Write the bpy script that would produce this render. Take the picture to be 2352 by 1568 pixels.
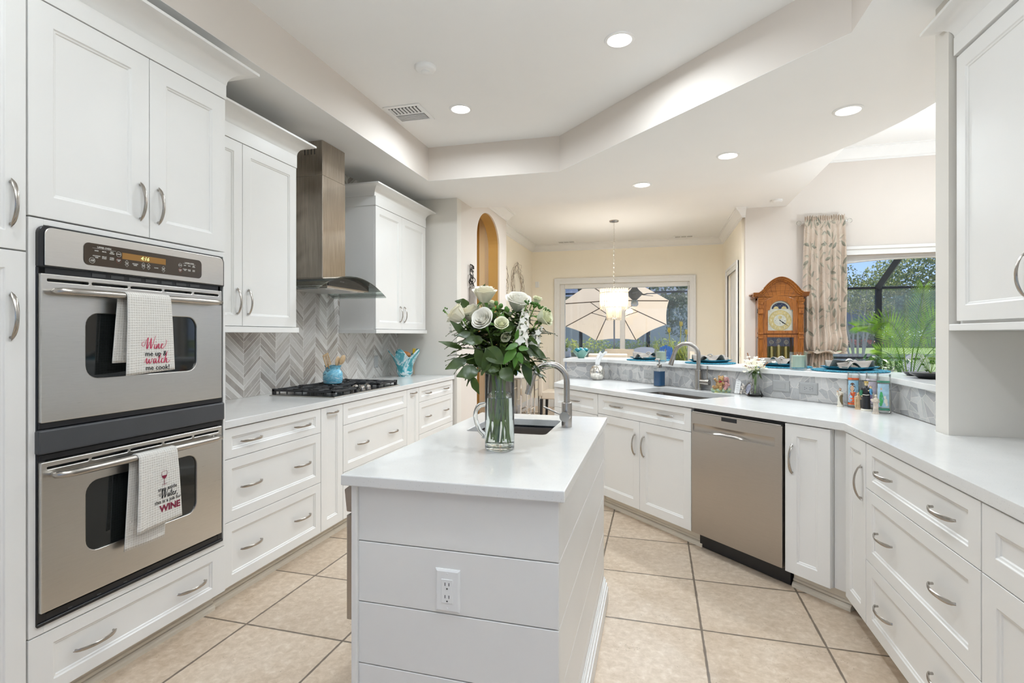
import bpy, bmesh, math, random
from mathutils import Vector, Matrix
R = math.radians
PI = math.pi
SC = bpy.context.scene
COL = SC.collection
for _o in list(bpy.data.objects):
    bpy.data.objects.remove(_o, do_unlink=True)

# ------------------------------------------------------------------ camera
EYE = 1.33
_cam = bpy.data.cameras.new('camera')
CAM = bpy.data.objects.new('camera', _cam)
COL.objects.link(CAM)
_cam.sensor_width = 36.0
_cam.lens = 1206.0 / 2352.0 * 36.0
_cam.shift_y = -15.0 / 2352.0
_cam.clip_start = 0.05
_cam.clip_end = 400
CAM.location = (0, 0, EYE)
CAM.rotation_euler = (R(90), 0, math.atan(332.0 / 1206.0))
SC.camera = CAM

# ------------------------------------------------------------------ world, sun, exposure
SC.view_settings.view_transform = 'Standard'
SC.view_settings.look = 'None'
SC.view_settings.gamma = 1.0
SC.view_settings.use_curve_mapping = False
SC.view_settings.exposure = 0.58
SC.cycles.max_bounces = 20
SC.cycles.diffuse_bounces = 6
SC.cycles.glossy_bounces = 4
SC.cycles.transmission_bounces = 18
SC.cycles.transparent_max_bounces = 24
SC.cycles.caustics_reflective = False
SC.cycles.caustics_refractive = True
SC.cycles.blur_glossy = 1.0
SC.cycles.use_denoising = True
SC.cycles.sample_clamp_indirect = 6.0
W = bpy.data.worlds.new('world')
SC.world = W
W.use_nodes = True
_nt = W.node_tree
_bg = _nt.nodes['Background']
_tc = _nt.nodes.new('ShaderNodeTexCoord')
_sx = _nt.nodes.new('ShaderNodeSeparateXYZ')
_rp = _nt.nodes.new('ShaderNodeValToRGB')
_nt.links.new(_tc.outputs['Generated'], _sx.inputs[0])
_nt.links.new(_sx.outputs[2], _rp.inputs[0])
_e = _rp.color_ramp.elements
_e[0].position = 0.0; _e[0].color = (.52, .66, .95, 1)
_e[1].position = 1.0; _e[1].color = (.16, .34, .85, 1)
_x = _e.new(.12); _x.color = (.33, .50, .90, 1)
_x = _e.new(.45); _x.color = (.22, .40, .86, 1)
_nt.links.new(_rp.outputs[0], _bg.inputs[0])
_bg.inputs[1].default_value = 1.0
_sun = bpy.data.lights.new('sun', 'SUN')
_sun.energy = 3.9
_sun.angle = R(0.6)
_sun.color = (1.0, 0.94, 0.82)
SUN = bpy.data.objects.new('sun', _sun)
COL.objects.link(SUN)
SUN.rotation_euler = Vector((-0.55, -0.80, -0.85)).to_track_quat('-Z', 'Y').to_euler()

CANW = 11.0        # watts of one recessed lamp


# ------------------------------------------------------------------ mesh builder
class MB:
    def __init__(s, M=None):
        s.v = []; s.f = []; s.mi = []; s.cur = 0; s.M = M

    def add(s, vs, fs):
        o = len(s.v)
        if s.M is not None:
            vs = [s.M @ Vector(v) for v in vs]
        s.v += [tuple(v) for v in vs]
        s.f += [tuple(i + o for i in f) for f in fs]
        s.mi += [s.cur] * len(fs)
        return s

    def box(s, x0, x1, y0, y1, z0, z1):
        x0, x1 = min(x0, x1), max(x0, x1); y0, y1 = min(y0, y1), max(y0, y1); z0, z1 = min(z0, z1), max(z0, z1)
        vs = [(x, y, z) for z in (z0, z1) for y in (y0, y1) for x in (x0, x1)]
        return s.add(vs, [(0, 2, 3, 1), (4, 5, 7, 6), (0, 1, 5, 4), (2, 6, 7, 3), (0, 4, 6, 2), (1, 3, 7, 5)])

    def obox(s, c, sx, sy, sz, M):
        vs = [Vector(c) + M @ Vector((x * sx / 2, y * sy / 2, z * sz / 2)) for z in (-1, 1) for y in (-1, 1) for x in (-1, 1)]
        return s.add(vs, [(0, 2, 3, 1), (4, 5, 7, 6), (0, 1, 5, 4), (2, 6, 7, 3), (0, 4, 6, 2), (1, 3, 7, 5)])

    def prism(s, poly, z0, z1):
        a = sum(poly[i][0] * poly[(i + 1) % len(poly)][1] - poly[(i + 1) % len(poly)][0] * poly[i][1] for i in range(len(poly)))
        if a < 0: poly = poly[::-1]
        n = len(poly)
        vs = [(x, y, z0) for x, y in poly] + [(x, y, z1) for x, y in poly]
        fs = [tuple(range(n))[::-1], tuple(range(n, 2 * n))] + [(i, (i + 1) % n, n + (i + 1) % n, n + i) for i in range(n)]
        return s.add(vs, fs)

    def extr(s, poly, o, u, v, d):
        """polygon (a,b) in plane o+a*u+b*v, swept by vector d"""
        o, u, v, d = Vector(o), Vector(u), Vector(v), Vector(d)
        n = len(poly)
        vs = [o + u * a + v * b for a, b in poly] + [o + u * a + v * b + d for a, b in poly]
        fs = [tuple(range(n))[::-1], tuple(range(n, 2 * n))] + [(i, (i + 1) % n, n + (i + 1) % n, n + i) for i in range(n)]
        return s.add(vs, fs)

    def lathe(s, prof, n=24, c=(0, 0, 0), sx=1, sy=1, a0=0, a1=2 * PI):
        full = abs(a1 - a0 - 2 * PI) < 1e-6
        m = n if full else n + 1
        vs = []; fs = []
        for (r, z) in prof:
            for k in range(m):
                a = a0 + (a1 - a0) * k / n
                vs.append((c[0] + r * math.cos(a) * sx, c[1] + r * math.sin(a) * sy, c[2] + z))
        for i in range(len(prof) - 1):
            for k in range(n):
                k2 = (k + 1) % m if full else k + 1
                fs.append((i * m + k, i * m + k2, (i + 1) * m + k2, (i + 1) * m + k))
        if full:
            if prof[0][0] > 1e-5: fs.append(tuple(range(m))[::-1])
            if prof[-1][0] > 1e-5: fs.append(tuple(range((len(prof) - 1) * m, len(prof) * m)))
        return s.add(vs, fs)

    def tube(s, pts, r, n=8, cap=True, flat=1.0, up=None):
        pts = [Vector(p) for p in pts]
        L = len(pts)
        rs = r if isinstance(r, (list, tuple)) else [r] * L
        vs = []; fs = []; prev = None
        for i, p in enumerate(pts):
            t = (pts[min(i + 1, L - 1)] - pts[max(i - 1, 0)])
            if t.length < 1e-9: t = Vector((0, 0, 1))
            t.normalize()
            if prev is None:
                a = Vector(up) if up else (Vector((0, 0, 1)) if abs(t.z) < .9 else Vector((1, 0, 0)))
                x = (a - t * a.dot(t)).normalized()
            else:
                x = (prev - t * prev.dot(t))
                x = x.normalized() if x.length > 1e-6 else t.orthogonal().normalized()
            prev = x
            y = t.cross(x)
            for k in range(n):
                ang = 2 * PI * k / n
                vs.append(p + (x * math.cos(ang) + y * math.sin(ang) * flat) * rs[i])
        for i in range(L - 1):
            for k in range(n):
                k2 = (k + 1) % n
                fs.append((i * n + k, i * n + k2, (i + 1) * n + k2, (i + 1) * n + k))
        if cap:
            fs.append(tuple(range(n))[::-1]); fs.append(tuple(range((L - 1) * n, L * n)))
        return s.add(vs, fs)

    def rod(s, a, b, r, n=10, r2=None):
        return s.tube([a, b], [r, r if r2 is None else r2], n)

    def ball(s, c, r, n=12, sx=1, sy=1, sz=1, Mr=None):
        m = max(4, n // 2)
        prof = [(math.sin(PI * i / m), -math.cos(PI * i / m)) for i in range(m + 1)]
        vs = []; fs = []
        for (q, z) in prof:
            for k in range(n):
                a = 2 * PI * k / n
                w = Vector((q * math.cos(a) * sx, q * math.sin(a) * sy, z * sz)) * r
                if Mr is not None: w = Mr @ w
                vs.append(Vector(c) + w)
        for i in range(m):
            for k in range(n):
                k2 = (k + 1) % n
                fs.append((i * n + k, i * n + k2, (i + 1) * n + k2, (i + 1) * n + k))
        return s.add(vs, fs)

    def grid(s, fn, nu, nv, wrap=False):
        vs = [fn(i / nu, j / nv) for i in range(nu + 1) for j in range(nv + 1)]
        fs = [(i * (nv + 1) + j, (i + 1) * (nv + 1) + j, (i + 1) * (nv + 1) + j + 1, i * (nv + 1) + j + 1) for i in range(nu) for j in range(nv)]
        return s.add(vs, fs)

    def mesh(s, name, mats, smooth=None):
        me = bpy.data.meshes.new(name)
        me.from_pydata(s.v, [], s.f)
        if not isinstance(mats, (list, tuple)): mats = [mats]
        for m in mats: me.materials.append(m)
        if len(mats) > 1: me.polygons.foreach_set('material_index', s.mi)
        if smooth is not None:
            me.polygons.foreach_set('use_smooth', [True] * len(me.polygons))
            me.update()
            me.set_sharp_from_angle(angle=R(smooth))
        me.update()
        return me

    def build(s, name, mats, parent=None, smooth=None, bevel=0, seg=2, fix=False, loc=None, solid=0, weld=False, sub=0):
        me = s.mesh(name, mats, smooth)
        if fix or weld:
            bm = bmesh.new(); bm.from_mesh(me)
            bmesh.ops.remove_doubles(bm, verts=bm.verts, dist=1e-5)
            bmesh.ops.recalc_face_normals(bm, faces=bm.faces)
            bm.to_mesh(me); bm.free()
            if smooth is not None: me.set_sharp_from_angle(angle=R(smooth))
        return put(name, me, parent, bevel, seg, loc, solid, sub)


def put(name, me, parent=None, bevel=0, seg=2, loc=None, solid=0, sub=0):
    o = bpy.data.objects.new(name, me)
    COL.objects.link(o)
    if parent is not None: o.parent = parent
    if loc is not None: o.location = loc
    if solid:
        m = o.modifiers.new('thick', 'SOLIDIFY'); m.thickness = solid; m.offset = 0
    if sub:
        m = o.modifiers.new('sub', 'SUBSURF'); m.levels = sub; m.render_levels = sub
    if bevel:
        m = o.modifiers.new('bevel', 'BEVEL'); m.width = bevel; m.segments = seg
        m.limit_method = 'ANGLE'; m.angle_limit = R(40)
    return o


def tag(o, label=None, cat=None, group=None, kind=None):
    if label: o['label'] = label
    if cat: o['category'] = cat
    if group: o['group'] = group
    if kind: o['kind'] = kind
    return o


def thing(name, label, cat, loc=(0, 0, 0), rz=0.0, group=None):
    o = bpy.data.objects.new(name, None)
    COL.objects.link(o)
    o.empty_display_size = .1
    o.location = loc
    o.rotation_euler = (0, 0, rz)
    return tag(o, label, cat, group)


def struct(o):
    o['kind'] = 'structure'
    return o


def copy_tree(o, parent=None):
    c = o.copy(); COL.objects.link(c)
    if parent is not None: c.parent = parent
    for ch in list(o.children): copy_tree(ch, c)
    return c


# ------------------------------------------------------------------ materials
def _nodes(m):
    m.use_nodes = True
    return m.node_tree, m.node_tree.nodes['Principled BSDF']


def nd(nt, typ, **kw):
    n = nt.nodes.new(typ)
    for k, v in kw.items():
        if k.startswith('i_'):
            key = k[2:]
            key = int(key) if key.isdigit() else key.replace('_', ' ')
            n.inputs[key].default_value = v
        else: setattr(n, k, v)
    return n


def lk(nt, a, b): nt.links.new(a, b)


def mth(nt, op, a, b=None, c=None):
    n = nt.nodes.new('ShaderNodeMath'); n.operation = op
    for i, x in enumerate((a, b, c)):
        if x is None: continue
        if isinstance(x, (int, float)): n.inputs[i].default_value = x
        else: nt.links.new(x, n.inputs[i])
    return n.outputs[0]


def mixc(nt, f, a, b, mode='MIX'):
    n = nt.nodes.new('ShaderNodeMix'); n.data_type = 'RGBA'; n.blend_type = mode
    for i, x in ((0, f), (6, a), (7, b)):
        if isinstance(x, (int, float)): n.inputs[i].default_value = x
        elif isinstance(x, tuple): n.inputs[i].default_value = x if len(x) == 4 else x + (1,)
        else: nt.links.new(x, n.inputs[i])
    return n.outputs[2]


def coords(nt, kind='Object', scale=None, rot=None):
    t = nt.nodes.new('ShaderNodeTexCoord')
    o = t.outputs[kind]
    if scale or rot:
        m = nt.nodes.new('ShaderNodeMapping')
        if scale: m.inputs['Scale'].default_value = scale
        if rot: m.inputs['Rotation'].default_value = rot
        nt.links.new(o, m.inputs[0]); o = m.outputs[0]
    return o


def ramp(nt, f, stops):
    n = nt.nodes.new('ShaderNodeValToRGB')
    e = n.color_ramp.elements
    e[0].position, e[1].position = stops[0][0], stops[-1][0]
    e[0].color = stops[0][1] + (1,); e[1].color = stops[-1][1] + (1,)
    for p, c in stops[1:-1]:
        x = e.new(p); x.color = c + (1,)
    nt.links.new(f, n.inputs[0])
    return n.outputs[0]


def noise(nt, vec, scale=5, detail=3, rough=.5, dist=0):
    n = nd(nt, 'ShaderNodeTexNoise')
    n.inputs['Scale'].default_value = scale; n.inputs['Detail'].default_value = detail
    n.inputs['Roughness'].default_value = rough; n.inputs['Distortion'].default_value = dist
    if vec is not None: nt.links.new(vec, n.inputs['Vector'])
    return n.outputs[0]


def bump(nt, h, strength=.3, dist=.002):
    b = nd(nt, 'ShaderNodeBump'); b.inputs['Strength'].default_value = strength; b.inputs['Distance'].default_value = dist
    nt.links.new(h, b.inputs['Height'])
    return b.outputs[0]


def mat(name, col, rough=.5, metal=0.0, var=0.0, vscale=8, spec=None, bmp=0, bscale=60, coat=0, trans=0, ior=None, sheen=0, emit=None, estr=0, stretch=None, alpha=None):
    m = bpy.data.materials.new(name)
    nt, p = _nodes(m)
    p.inputs['Base Color'].default_value = tuple(col) + (1,)
    p.inputs['Roughness'].default_value = rough
    p.inputs['Metallic'].default_value = metal
    if spec is not None: p.inputs['Specular IOR Level'].default_value = spec
    if coat: p.inputs['Coat Weight'].default_value = coat
    if trans: p.inputs['Transmission Weight'].default_value = trans
    if ior: p.inputs['IOR'].default_value = ior
    if sheen: p.inputs['Sheen Weight'].default_value = sheen
    if emit: p.inputs['Emission Color'].default_value = tuple(emit) + (1,); p.inputs['Emission Strength'].default_value = estr
    v = coords(nt, 'Object', stretch)
    if var:
        f = noise(nt, v, vscale, 4)
        a = tuple(c * (1 - var) for c in col); b = tuple(min(1, c * (1 + var)) for c in col)
        lk(nt, ramp(nt, f, [(.3, a), (.7, b)]), p.inputs['Base Color'])
    if bmp:
        lk(nt, bump(nt, noise(nt, v, bscale, 3), bmp, .001), p.inputs['Normal'])
    return m


M = {}
M['cab'] = mat('cabinet_paint', (.80, .788, .765), .38, var=.015, vscale=3)
M['cabgap'] = mat('carcass_paint', (.70, .69, .66), .5, var=.02)
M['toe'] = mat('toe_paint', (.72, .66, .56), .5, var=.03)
M['wall'] = mat('wall_paint', (.71, .65, .595), .75, var=.015, vscale=2, bmp=.05, bscale=180)
M['wallcream'] = mat('nook_wall_paint', (.93, .865, .74), .75, var=.015, vscale=2, bmp=.05, bscale=180)
M['walltaupe'] = mat('pillar_paint', (.72, .685, .63), .7, var=.015, vscale=2, bmp=.05, bscale=180)
M['ceil'] = mat('ceiling_paint', (.84, .835, .82), .85, var=.01, vscale=2, bmp=.05, bscale=150)
M['trim'] = mat('trim_paint', (.82, .81, .79), .4, var=.01)
M['gold'] = mat('hall_paint', (.52, .33, .11), .75, var=.03)
M['black'] = mat('black_plastic', (.012, .012, .014), .3, var=.2)
M['blackmat'] = mat('black_enamel', (.02, .021, .024), .5, var=.2, bmp=.1, bscale=200)
M['charcoal'] = mat('charcoal_panel', (.055, .057, .062), .42, var=.06)
M['iron'] = mat('cast_iron', (.025, .025, .027), .55, bmp=.2, bscale=220, var=.15)
M['chrome'] = mat('chrome', (.75, .75, .74), .08, 1.0, var=.02)
M['brass'] = mat('brass', (.72, .52, .20), .25, 1.0, var=.08)
M['nickel'] = mat('brushed_nickel', (.44, .41, .375), .26, 1.0, var=.05)
M['white'] = mat('white_plastic', (.82, .82, .81), .35, var=.01)
M['whitedull'] = mat('white_matte', (.80, .79, .76), .7, var=.02)
M['greyplate'] = mat('grey_plate', (.36, .36, .355), .4, var=.02)
M['slot'] = mat('dark_slot', (.03, .03, .03), .6, var=.1)
M['ink'] = mat('black_ink', (.015, .015, .015), .8, var=.1)
M['cream'] = mat('cream_leather', (.66, .57, .46), .5, var=.03, bmp=.1, bscale=90)


def brushed(name, col, rough, stretch, amt=.06):
    m = bpy.data.materials.new(name)
    nt, p = _nodes(m)
    p.inputs['Metallic'].default_value = 1.0
    v = coords(nt, 'Object', stretch)
    f = noise(nt, v, 6, 5, .6)
    f2 = noise(nt, coords(nt, 'Object'), 2.2, 3)
    a = tuple(c * (1 - amt) for c in col); b = tuple(c * (1 + amt) for c in col)
    c1 = ramp(nt, f, [(.3, a), (.7, b)])
    lk(nt, mixc(nt, .25, c1, ramp(nt, f2, [(.3, a), (.7, b)])), p.inputs['Base Color'])
    r = mth(nt, 'MULTIPLY_ADD', f, .12, rough - .06)
    lk(nt, r, p.inputs['Roughness'])
    lk(nt, bump(nt, f, .04, .0005), p.inputs['Normal'])
    p.inputs['Anisotropic'].default_value = .4
    return m


M['steel'] = brushed('stainless_steel', (.64, .62, .585), .30, (3, 3, 160))
M['steelh'] = brushed('hood_steel', (.47, .415, .35), .22, (26, 26, .8), .28)  # broad tonal streaks in the colour stand in for room reflections
M['steeldw'] = brushed('dishwasher_steel', (.44, .405, .37), .30, (3, 3, 160))
M['sink'] = brushed('sink_steel', (.26, .23, .205), .34, (80, 80, 3))


def glassmat(name, col=(1, 1, 1), refl=.10, rough=0.0, tint=1.0):
    """thin pane: see-through with a fresnel sheen"""
    m = bpy.data.materials.new(name)
    m.use_nodes = True
    nt = m.node_tree
    nt.nodes.remove(nt.nodes['Principled BSDF'])
    out = nt.nodes['Material Output']
    t = nd(nt, 'ShaderNodeBsdfTransparent'); t.inputs[0].default_value = tuple(c * tint for c in col) + (1,)
    g = nd(nt, 'ShaderNodeBsdfGlossy'); g.inputs['Roughness'].default_value = rough
    fr = nd(nt, 'ShaderNodeLayerWeight'); fr.inputs[0].default_value = .25
    f = mth(nt, 'MULTIPLY', fr.outputs[0], refl * 4)
    f = mth(nt, 'MINIMUM', mth(nt, 'ADD', f, refl * .25), .9)
    mx = nd(nt, 'ShaderNodeMixShader')
    lk(nt, f, mx.inputs[0]); lk(nt, t.outputs[0], mx.inputs[1]); lk(nt, g.outputs[0], mx.inputs[2])
    lk(nt, mx.outputs[0], out.inputs[0])
    return m


M['pane'] = glassmat('window_glass', (.97, .985, .98), .10)
M['clear'] = glassmat('clear_glass', (.975, .985, .98), .14)
M['hoodglass'] = glassmat('hood_glass', (.80, .84, .82), .30)
M['tealglass'] = glassmat('teal_glass', (.42, .70, .76), .30)
M['smoke'] = glassmat('smoked_glass', (.18, .17, .16), .3)
M['thickglass'] = mat('thick_glass', (.96, .985, .975), .0, trans=1.0, ior=1.45)
M['ovenglass'] = mat('oven_glass', (.012, .014, .014), .04, spec=.6, var=.2)


def quartz(name):
    m = bpy.data.materials.new(name)
    nt, p = _nodes(m)
    v = coords(nt)
    f = noise(nt, v, 5, 4, .6)
    base = ramp(nt, f, [(.3, (.72, .715, .70)), (.7, (.77, .765, .75))])
    vo = nd(nt, 'ShaderNodeTexVoronoi'); vo.inputs['Scale'].default_value = 260
    lk(nt, v, vo.inputs['Vector'])
    wn = nd(nt, 'ShaderNodeTexWhiteNoise'); lk(nt, vo.outputs['Position'], wn.inputs['Vector'])
    sp = mth(nt, 'MULTIPLY', mth(nt, 'LESS_THAN', vo.outputs['Distance'], .28), mth(nt, 'GREATER_THAN', wn.outputs['Value'], .86))
    lk(nt, mixc(nt, mth(nt, 'MULTIPLY', sp, .55), base, (.50, .49, .47)), p.inputs['Base Color'])
    p.inputs['Roughness'].default_value = .16
    p.inputs['Specular IOR Level'].default_value = .5
    return m


M['quartz'] = quartz('white_quartz')

TILE, TX, TY = .5041, .1959, 3.0139


def floormat():
    m = bpy.data.materials.new('travertine_tile')
    nt, p = _nodes(m)
    v = coords(nt)
    s = nd(nt, 'ShaderNodeSeparateXYZ'); lk(nt, v, s.inputs[0])
    u = mth(nt, 'DIVIDE', mth(nt, 'SUBTRACT', s.outputs[0], TX), TILE)
    w = mth(nt, 'DIVIDE', mth(nt, 'SUBTRACT', s.outputs[1], TY), TILE)
    iu, iw = mth(nt, 'FLOOR', u), mth(nt, 'FLOOR', w)
    fu, fw = mth(nt, 'FRACT', u), mth(nt, 'FRACT', w)
    du = mth(nt, 'MINIMUM', fu, mth(nt, 'SUBTRACT', 1.0, fu))
    dw = mth(nt, 'MINIMUM', fw, mth(nt, 'SUBTRACT', 1.0, fw))
    wob = mth(nt, 'MULTIPLY', mth(nt, 'SUBTRACT', noise(nt, v, 22, 3), .5), .006)
    d = mth(nt, 'ADD', mth(nt, 'MULTIPLY', mth(nt, 'MINIMUM', du, dw), TILE), wob)
    g = nd(nt, 'ShaderNodeMapRange'); g.inputs[1].default_value = .0035; g.inputs[2].default_value = .0065
    lk(nt, d, g.inputs[0])
    cb = nd(nt, 'ShaderNodeCombineXYZ'); lk(nt, iu, cb.inputs[0]); lk(nt, iw, cb.inputs[1])
    wn = nd(nt, 'ShaderNodeTexWhiteNoise'); lk(nt, cb.outputs[0], wn.inputs['Vector'])
    off = nd(nt, 'ShaderNodeVectorMath', operation='MULTIPLY_ADD')
    lk(nt, cb.outputs[0], off.inputs[0]); off.inputs[1].default_value = (3.7, 5.1, 1); lk(nt, v, off.inputs[2])
    n1 = noise(nt, off.outputs[0], 3.2, 6, .62, .6)
    n2 = noise(nt, off.outputs[0], 30, 6, .68, .35)
    c1 = ramp(nt, n1, [(.30, (.52, .405, .295)), (.52, (.64, .525, .405)), (.74, (.73, .63, .52))])
    c2 = ramp(nt, n2, [(.36, (.46, .355, .25)), (.56, (.66, .55, .44)), (.68, (.80, .725, .625))])
    c = mixc(nt, .5, c1, c2)
    tint = ramp(nt, wn.outputs['Value'], [(0, (.92, .90, .88)), (1, (1.04, 1.02, 1.0))])
    c = mixc(nt, 1.0, c, tint, 'MULTIPLY')
    vo = nd(nt, 'ShaderNodeTexVoronoi'); vo.inputs['Scale'].default_value = 70; lk(nt, off.outputs[0], vo.inputs['Vector'])
    pit = mth(nt, 'MULTIPLY', mth(nt, 'LESS_THAN', vo.outputs['Distance'], .16), mth(nt, 'GREATER_THAN', noise(nt, off.outputs[0], 7, 2), .60))
    c = mixc(nt, mth(nt, 'MULTIPLY', pit, .6), c, (.22, .16, .10))
    c = mixc(nt, g.outputs[0], (.17, .13, .095), c)
    lk(nt, c, p.inputs['Base Color'])
    p.inputs['Roughness'].default_value = .42
    h = mth(nt, 'ADD', g.outputs[0], mth(nt, 'MULTIPLY', n2, .08))
    lk(nt, bump(nt, h, .35, .003), p.inputs['Normal'])
    return m


M['floor'] = floormat()


def chevron():
    m = bpy.data.materials.new('chevron_tile')
    nt, p = _nodes(m)
    v = coords(nt)
    s = nd(nt, 'ShaderNodeSeparateXYZ'); lk(nt, v, s.inputs[0])
    c = mth(nt, 'DIVIDE', mth(nt, 'SUBTRACT', s.outputs[1], 2.893), .1523)
    pp = mth(nt, 'PINGPONG', c, 1.0)
    zz = mth(nt, 'DIVIDE', mth(nt, 'SUBTRACT', mth(nt, 'SUBTRACT', s.outputs[2], .987), mth(nt, 'MULTIPLY', pp, .125)), .0797)
    f = mth(nt, 'FRACT', zz)
    fc = mth(nt, 'FRACT', c)
    d1 = mth(nt, 'MINIMUM', f, mth(nt, 'SUBTRACT', 1.0, f))
    d1 = mth(nt, 'MULTIPLY', mth(nt, 'MINIMUM', d1, mth(nt, 'ABSOLUTE', mth(nt, 'SUBTRACT', f, .66))), .0797 * .77)
    d2 = mth(nt, 'MULTIPLY', mth(nt, 'MINIMUM', fc, mth(nt, 'SUBTRACT', 1.0, fc)), .1523)
    d = mth(nt, 'MINIMUM', d1, d2)
    g = nd(nt, 'ShaderNodeMapRange'); g.inputs[1].default_value = .0008; g.inputs[2].default_value = .0018
    lk(nt, d, g.inputs[0])
    idz = mth(nt, 'ADD', mth(nt, 'FLOOR', zz), mth(nt, 'MULTIPLY', mth(nt, 'GREATER_THAN', f, .66), .5))
    cb = nd(nt, 'ShaderNodeCombineXYZ'); lk(nt, mth(nt, 'FLOOR', c), cb.inputs[0]); lk(nt, idz, cb.inputs[1])
    wn = nd(nt, 'ShaderNodeTexWhiteNoise'); lk(nt, cb.outputs[0], wn.inputs['Vector'])
    off = nd(nt, 'ShaderNodeVectorMath', operation='MULTIPLY_ADD')
    lk(nt, cb.outputs[0], off.inputs[0]); off.inputs[1].default_value = (2.1, 3.3, 1.7); lk(nt, v, off.inputs[2])
    n1 = noise(nt, off.outputs[0], 9, 5, .6, .8)
    t = mth(nt, 'ADD', mth(nt, 'MULTIPLY', wn.outputs['Value'], .6), mth(nt, 'MULTIPLY', n1, .5))
    col = ramp(nt, t, [(.15, (.30, .265, .235)), (.45, (.47, .435, .40)), (.7, (.60, .575, .545)), (.95, (.72, .70, .67))])
    lk(nt, mixc(nt, g.outputs[0], (.80, .78, .75), col), p.inputs['Base Color'])
    p.inputs['Roughness'].default_value = .12
    p.inputs['Coat Weight'].default_value = .3
    lk(nt, bump(nt, g.outputs[0], .3, .001), p.inputs['Normal'])
    return m


M['chevron'] = chevron()


def shard():
    m = bpy.data.materials.new('shard_mosaic')
    nt, p = _nodes(m)
    v = coords(nt)
    s = nd(nt, 'ShaderNodeSeparateXYZ'); lk(nt, v, s.inputs[0])
    a = mth(nt, 'MULTIPLY', mth(nt, 'SUBTRACT', s.outputs[0], s.outputs[1]), .7071)
    cb = nd(nt, 'ShaderNodeCombineXYZ'); lk(nt, a, cb.inputs[0]); lk(nt, s.outputs[2], cb.inputs[1])

    def vor(scale, feat):
        n = nd(nt, 'ShaderNodeTexVoronoi'); n.voronoi_dimensions = '2D'; n.feature = feat
        n.inputs['Scale'].default_value = scale; n.inputs['Randomness'].default_value = 1.0
        lk(nt, cb.outputs[0], n.inputs['Vector'])
        return n
    e1 = vor(15, 'DISTANCE_TO_EDGE').outputs['Distance']
    c1 = vor(15, 'F1').outputs['Color']
    # split half of the shards again with a slanted cut through their middle
    pos = vor(15, 'F1').outputs['Position']
    sub = nd(nt, 'ShaderNodeVectorMath', operation='SUBTRACT')
    sc = nd(nt, 'ShaderNodeVectorMath', operation='SCALE'); sc.inputs[3].default_value = 1.0
    lk(nt, cb.outputs[0], sc.inputs[0]); lk(nt, sc.outputs[0], sub.inputs[0]); lk(nt, pos, sub.inputs[1])
    sp = nd(nt, 'ShaderNodeSeparateXYZ'); lk(nt, sub.outputs[0], sp.inputs[0])
    cs = nd(nt, 'ShaderNodeSeparateColor'); lk(nt, c1, cs.inputs[0])
    ang = mth(nt, 'MULTIPLY', cs.outputs[0], 6.283)
    line = mth(nt, 'ADD', mth(nt, 'MULTIPLY', sp.outputs[0], mth(nt, 'COSINE', ang)), mth(nt, 'MULTIPLY', sp.outputs[1], mth(nt, 'SINE', ang)))
    has = mth(nt, 'GREATER_THAN', cs.outputs[1], .15)
    dl = mth(nt, 'ADD', mth(nt, 'MULTIPLY', mth(nt, 'ABSOLUTE', line), 15.0), mth(nt, 'MULTIPLY', mth(nt, 'SUBTRACT', 1.0, has), 5.0))
    d = mth(nt, 'MINIMUM', e1, dl)
    g = nd(nt, 'ShaderNodeMapRange'); g.inputs[1].default_value = .012; g.inputs[2].default_value = .024
    lk(nt, d, g.inputs[0])
    side = mth(nt, 'MULTIPLY', mth(nt, 'GREATER_THAN', line, 0.0), has)
    rnd = mth(nt, 'FRACT', mth(nt, 'ADD', cs.outputs[2], mth(nt, 'MULTIPLY', side, .41)))
    n1 = noise(nt, v, 40, 4, .6, 1.0)
    t = mth(nt, 'ADD', mth(nt, 'MULTIPLY', rnd, .65), mth(nt, 'MULTIPLY', n1, .4))
    col = ramp(nt, t, [(.1, (.31, .31, .315)), (.5, (.45, .445, .44)), (.95, (.60, .59, .575))])
    lk(nt, mixc(nt, g.outputs[0], (.66, .63, .59), col), p.inputs['Base Color'])
    p.inputs['Roughness'].default_value = .14
    lk(nt, bump(nt, g.outputs[0], .35, .0015), p.inputs['Normal'])
    return m


M['shard'] = shard()


def emis(name, col, st):
    m = bpy.data.materials.new(name)
    nt, p = _nodes(m)
    p.inputs['Base Color'].default_value = tuple(col) + (1,)
    p.inputs['Emission Color'].default_value = tuple(col) + (1,)
    p.inputs['Emission Strength'].default_value = st
    return m


M['lamp'] = emis('lamp_lens', (1.0, .97, .92), 6.0)


def lamp_area(name, loc, watts, size, parent=None, col=(.84, .93, 1.0), spread=170):
    l = bpy.data.lights.new(name, 'AREA')
    l.shape = 'DISK'; l.size = size; l.energy = watts; l.color = col; l.spread = R(spread)
    o = bpy.data.objects.new(name, l); COL.objects.link(o)
    if parent: o.parent = parent
    o.location = loc
    return o
# ------------------------------------------------------------------ the setting
XW, YE = -2.655, 5.06            # left wall face, end wall face
SOF, TRAY, NOOK, FAM = 2.743, 3.048, 3.0, 3.66
YF, YB = 7.5, 9.6                # family-room wall, nook back wall


def wallholes(mb, axis, c0, c1, a0, a1, z0, z1, holes):
    """wall slab normal to axis ('x' or 'y') between c0 and c1, spanning a0..a1, rectangular holes (a,b,za,zb)"""
    xs = sorted({a0, a1} | {h[0] for h in holes} | {h[1] for h in holes})
    for i in range(len(xs) - 1):
        a, b = xs[i], xs[i + 1]
        hz = sorted([(h[2], h[3]) for h in holes if h[0] <= a + 1e-6 and h[1] >= b - 1e-6])
        z = z0
        for (p, q) in hz + [(z1, z1)]:
            if p > z + 1e-4:
                if axis == 'y': mb.box(a, b, c0, c1, z, p)
                else: mb.box(c0, c1, a, b, z, p)
            z = q
    return mb


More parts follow.
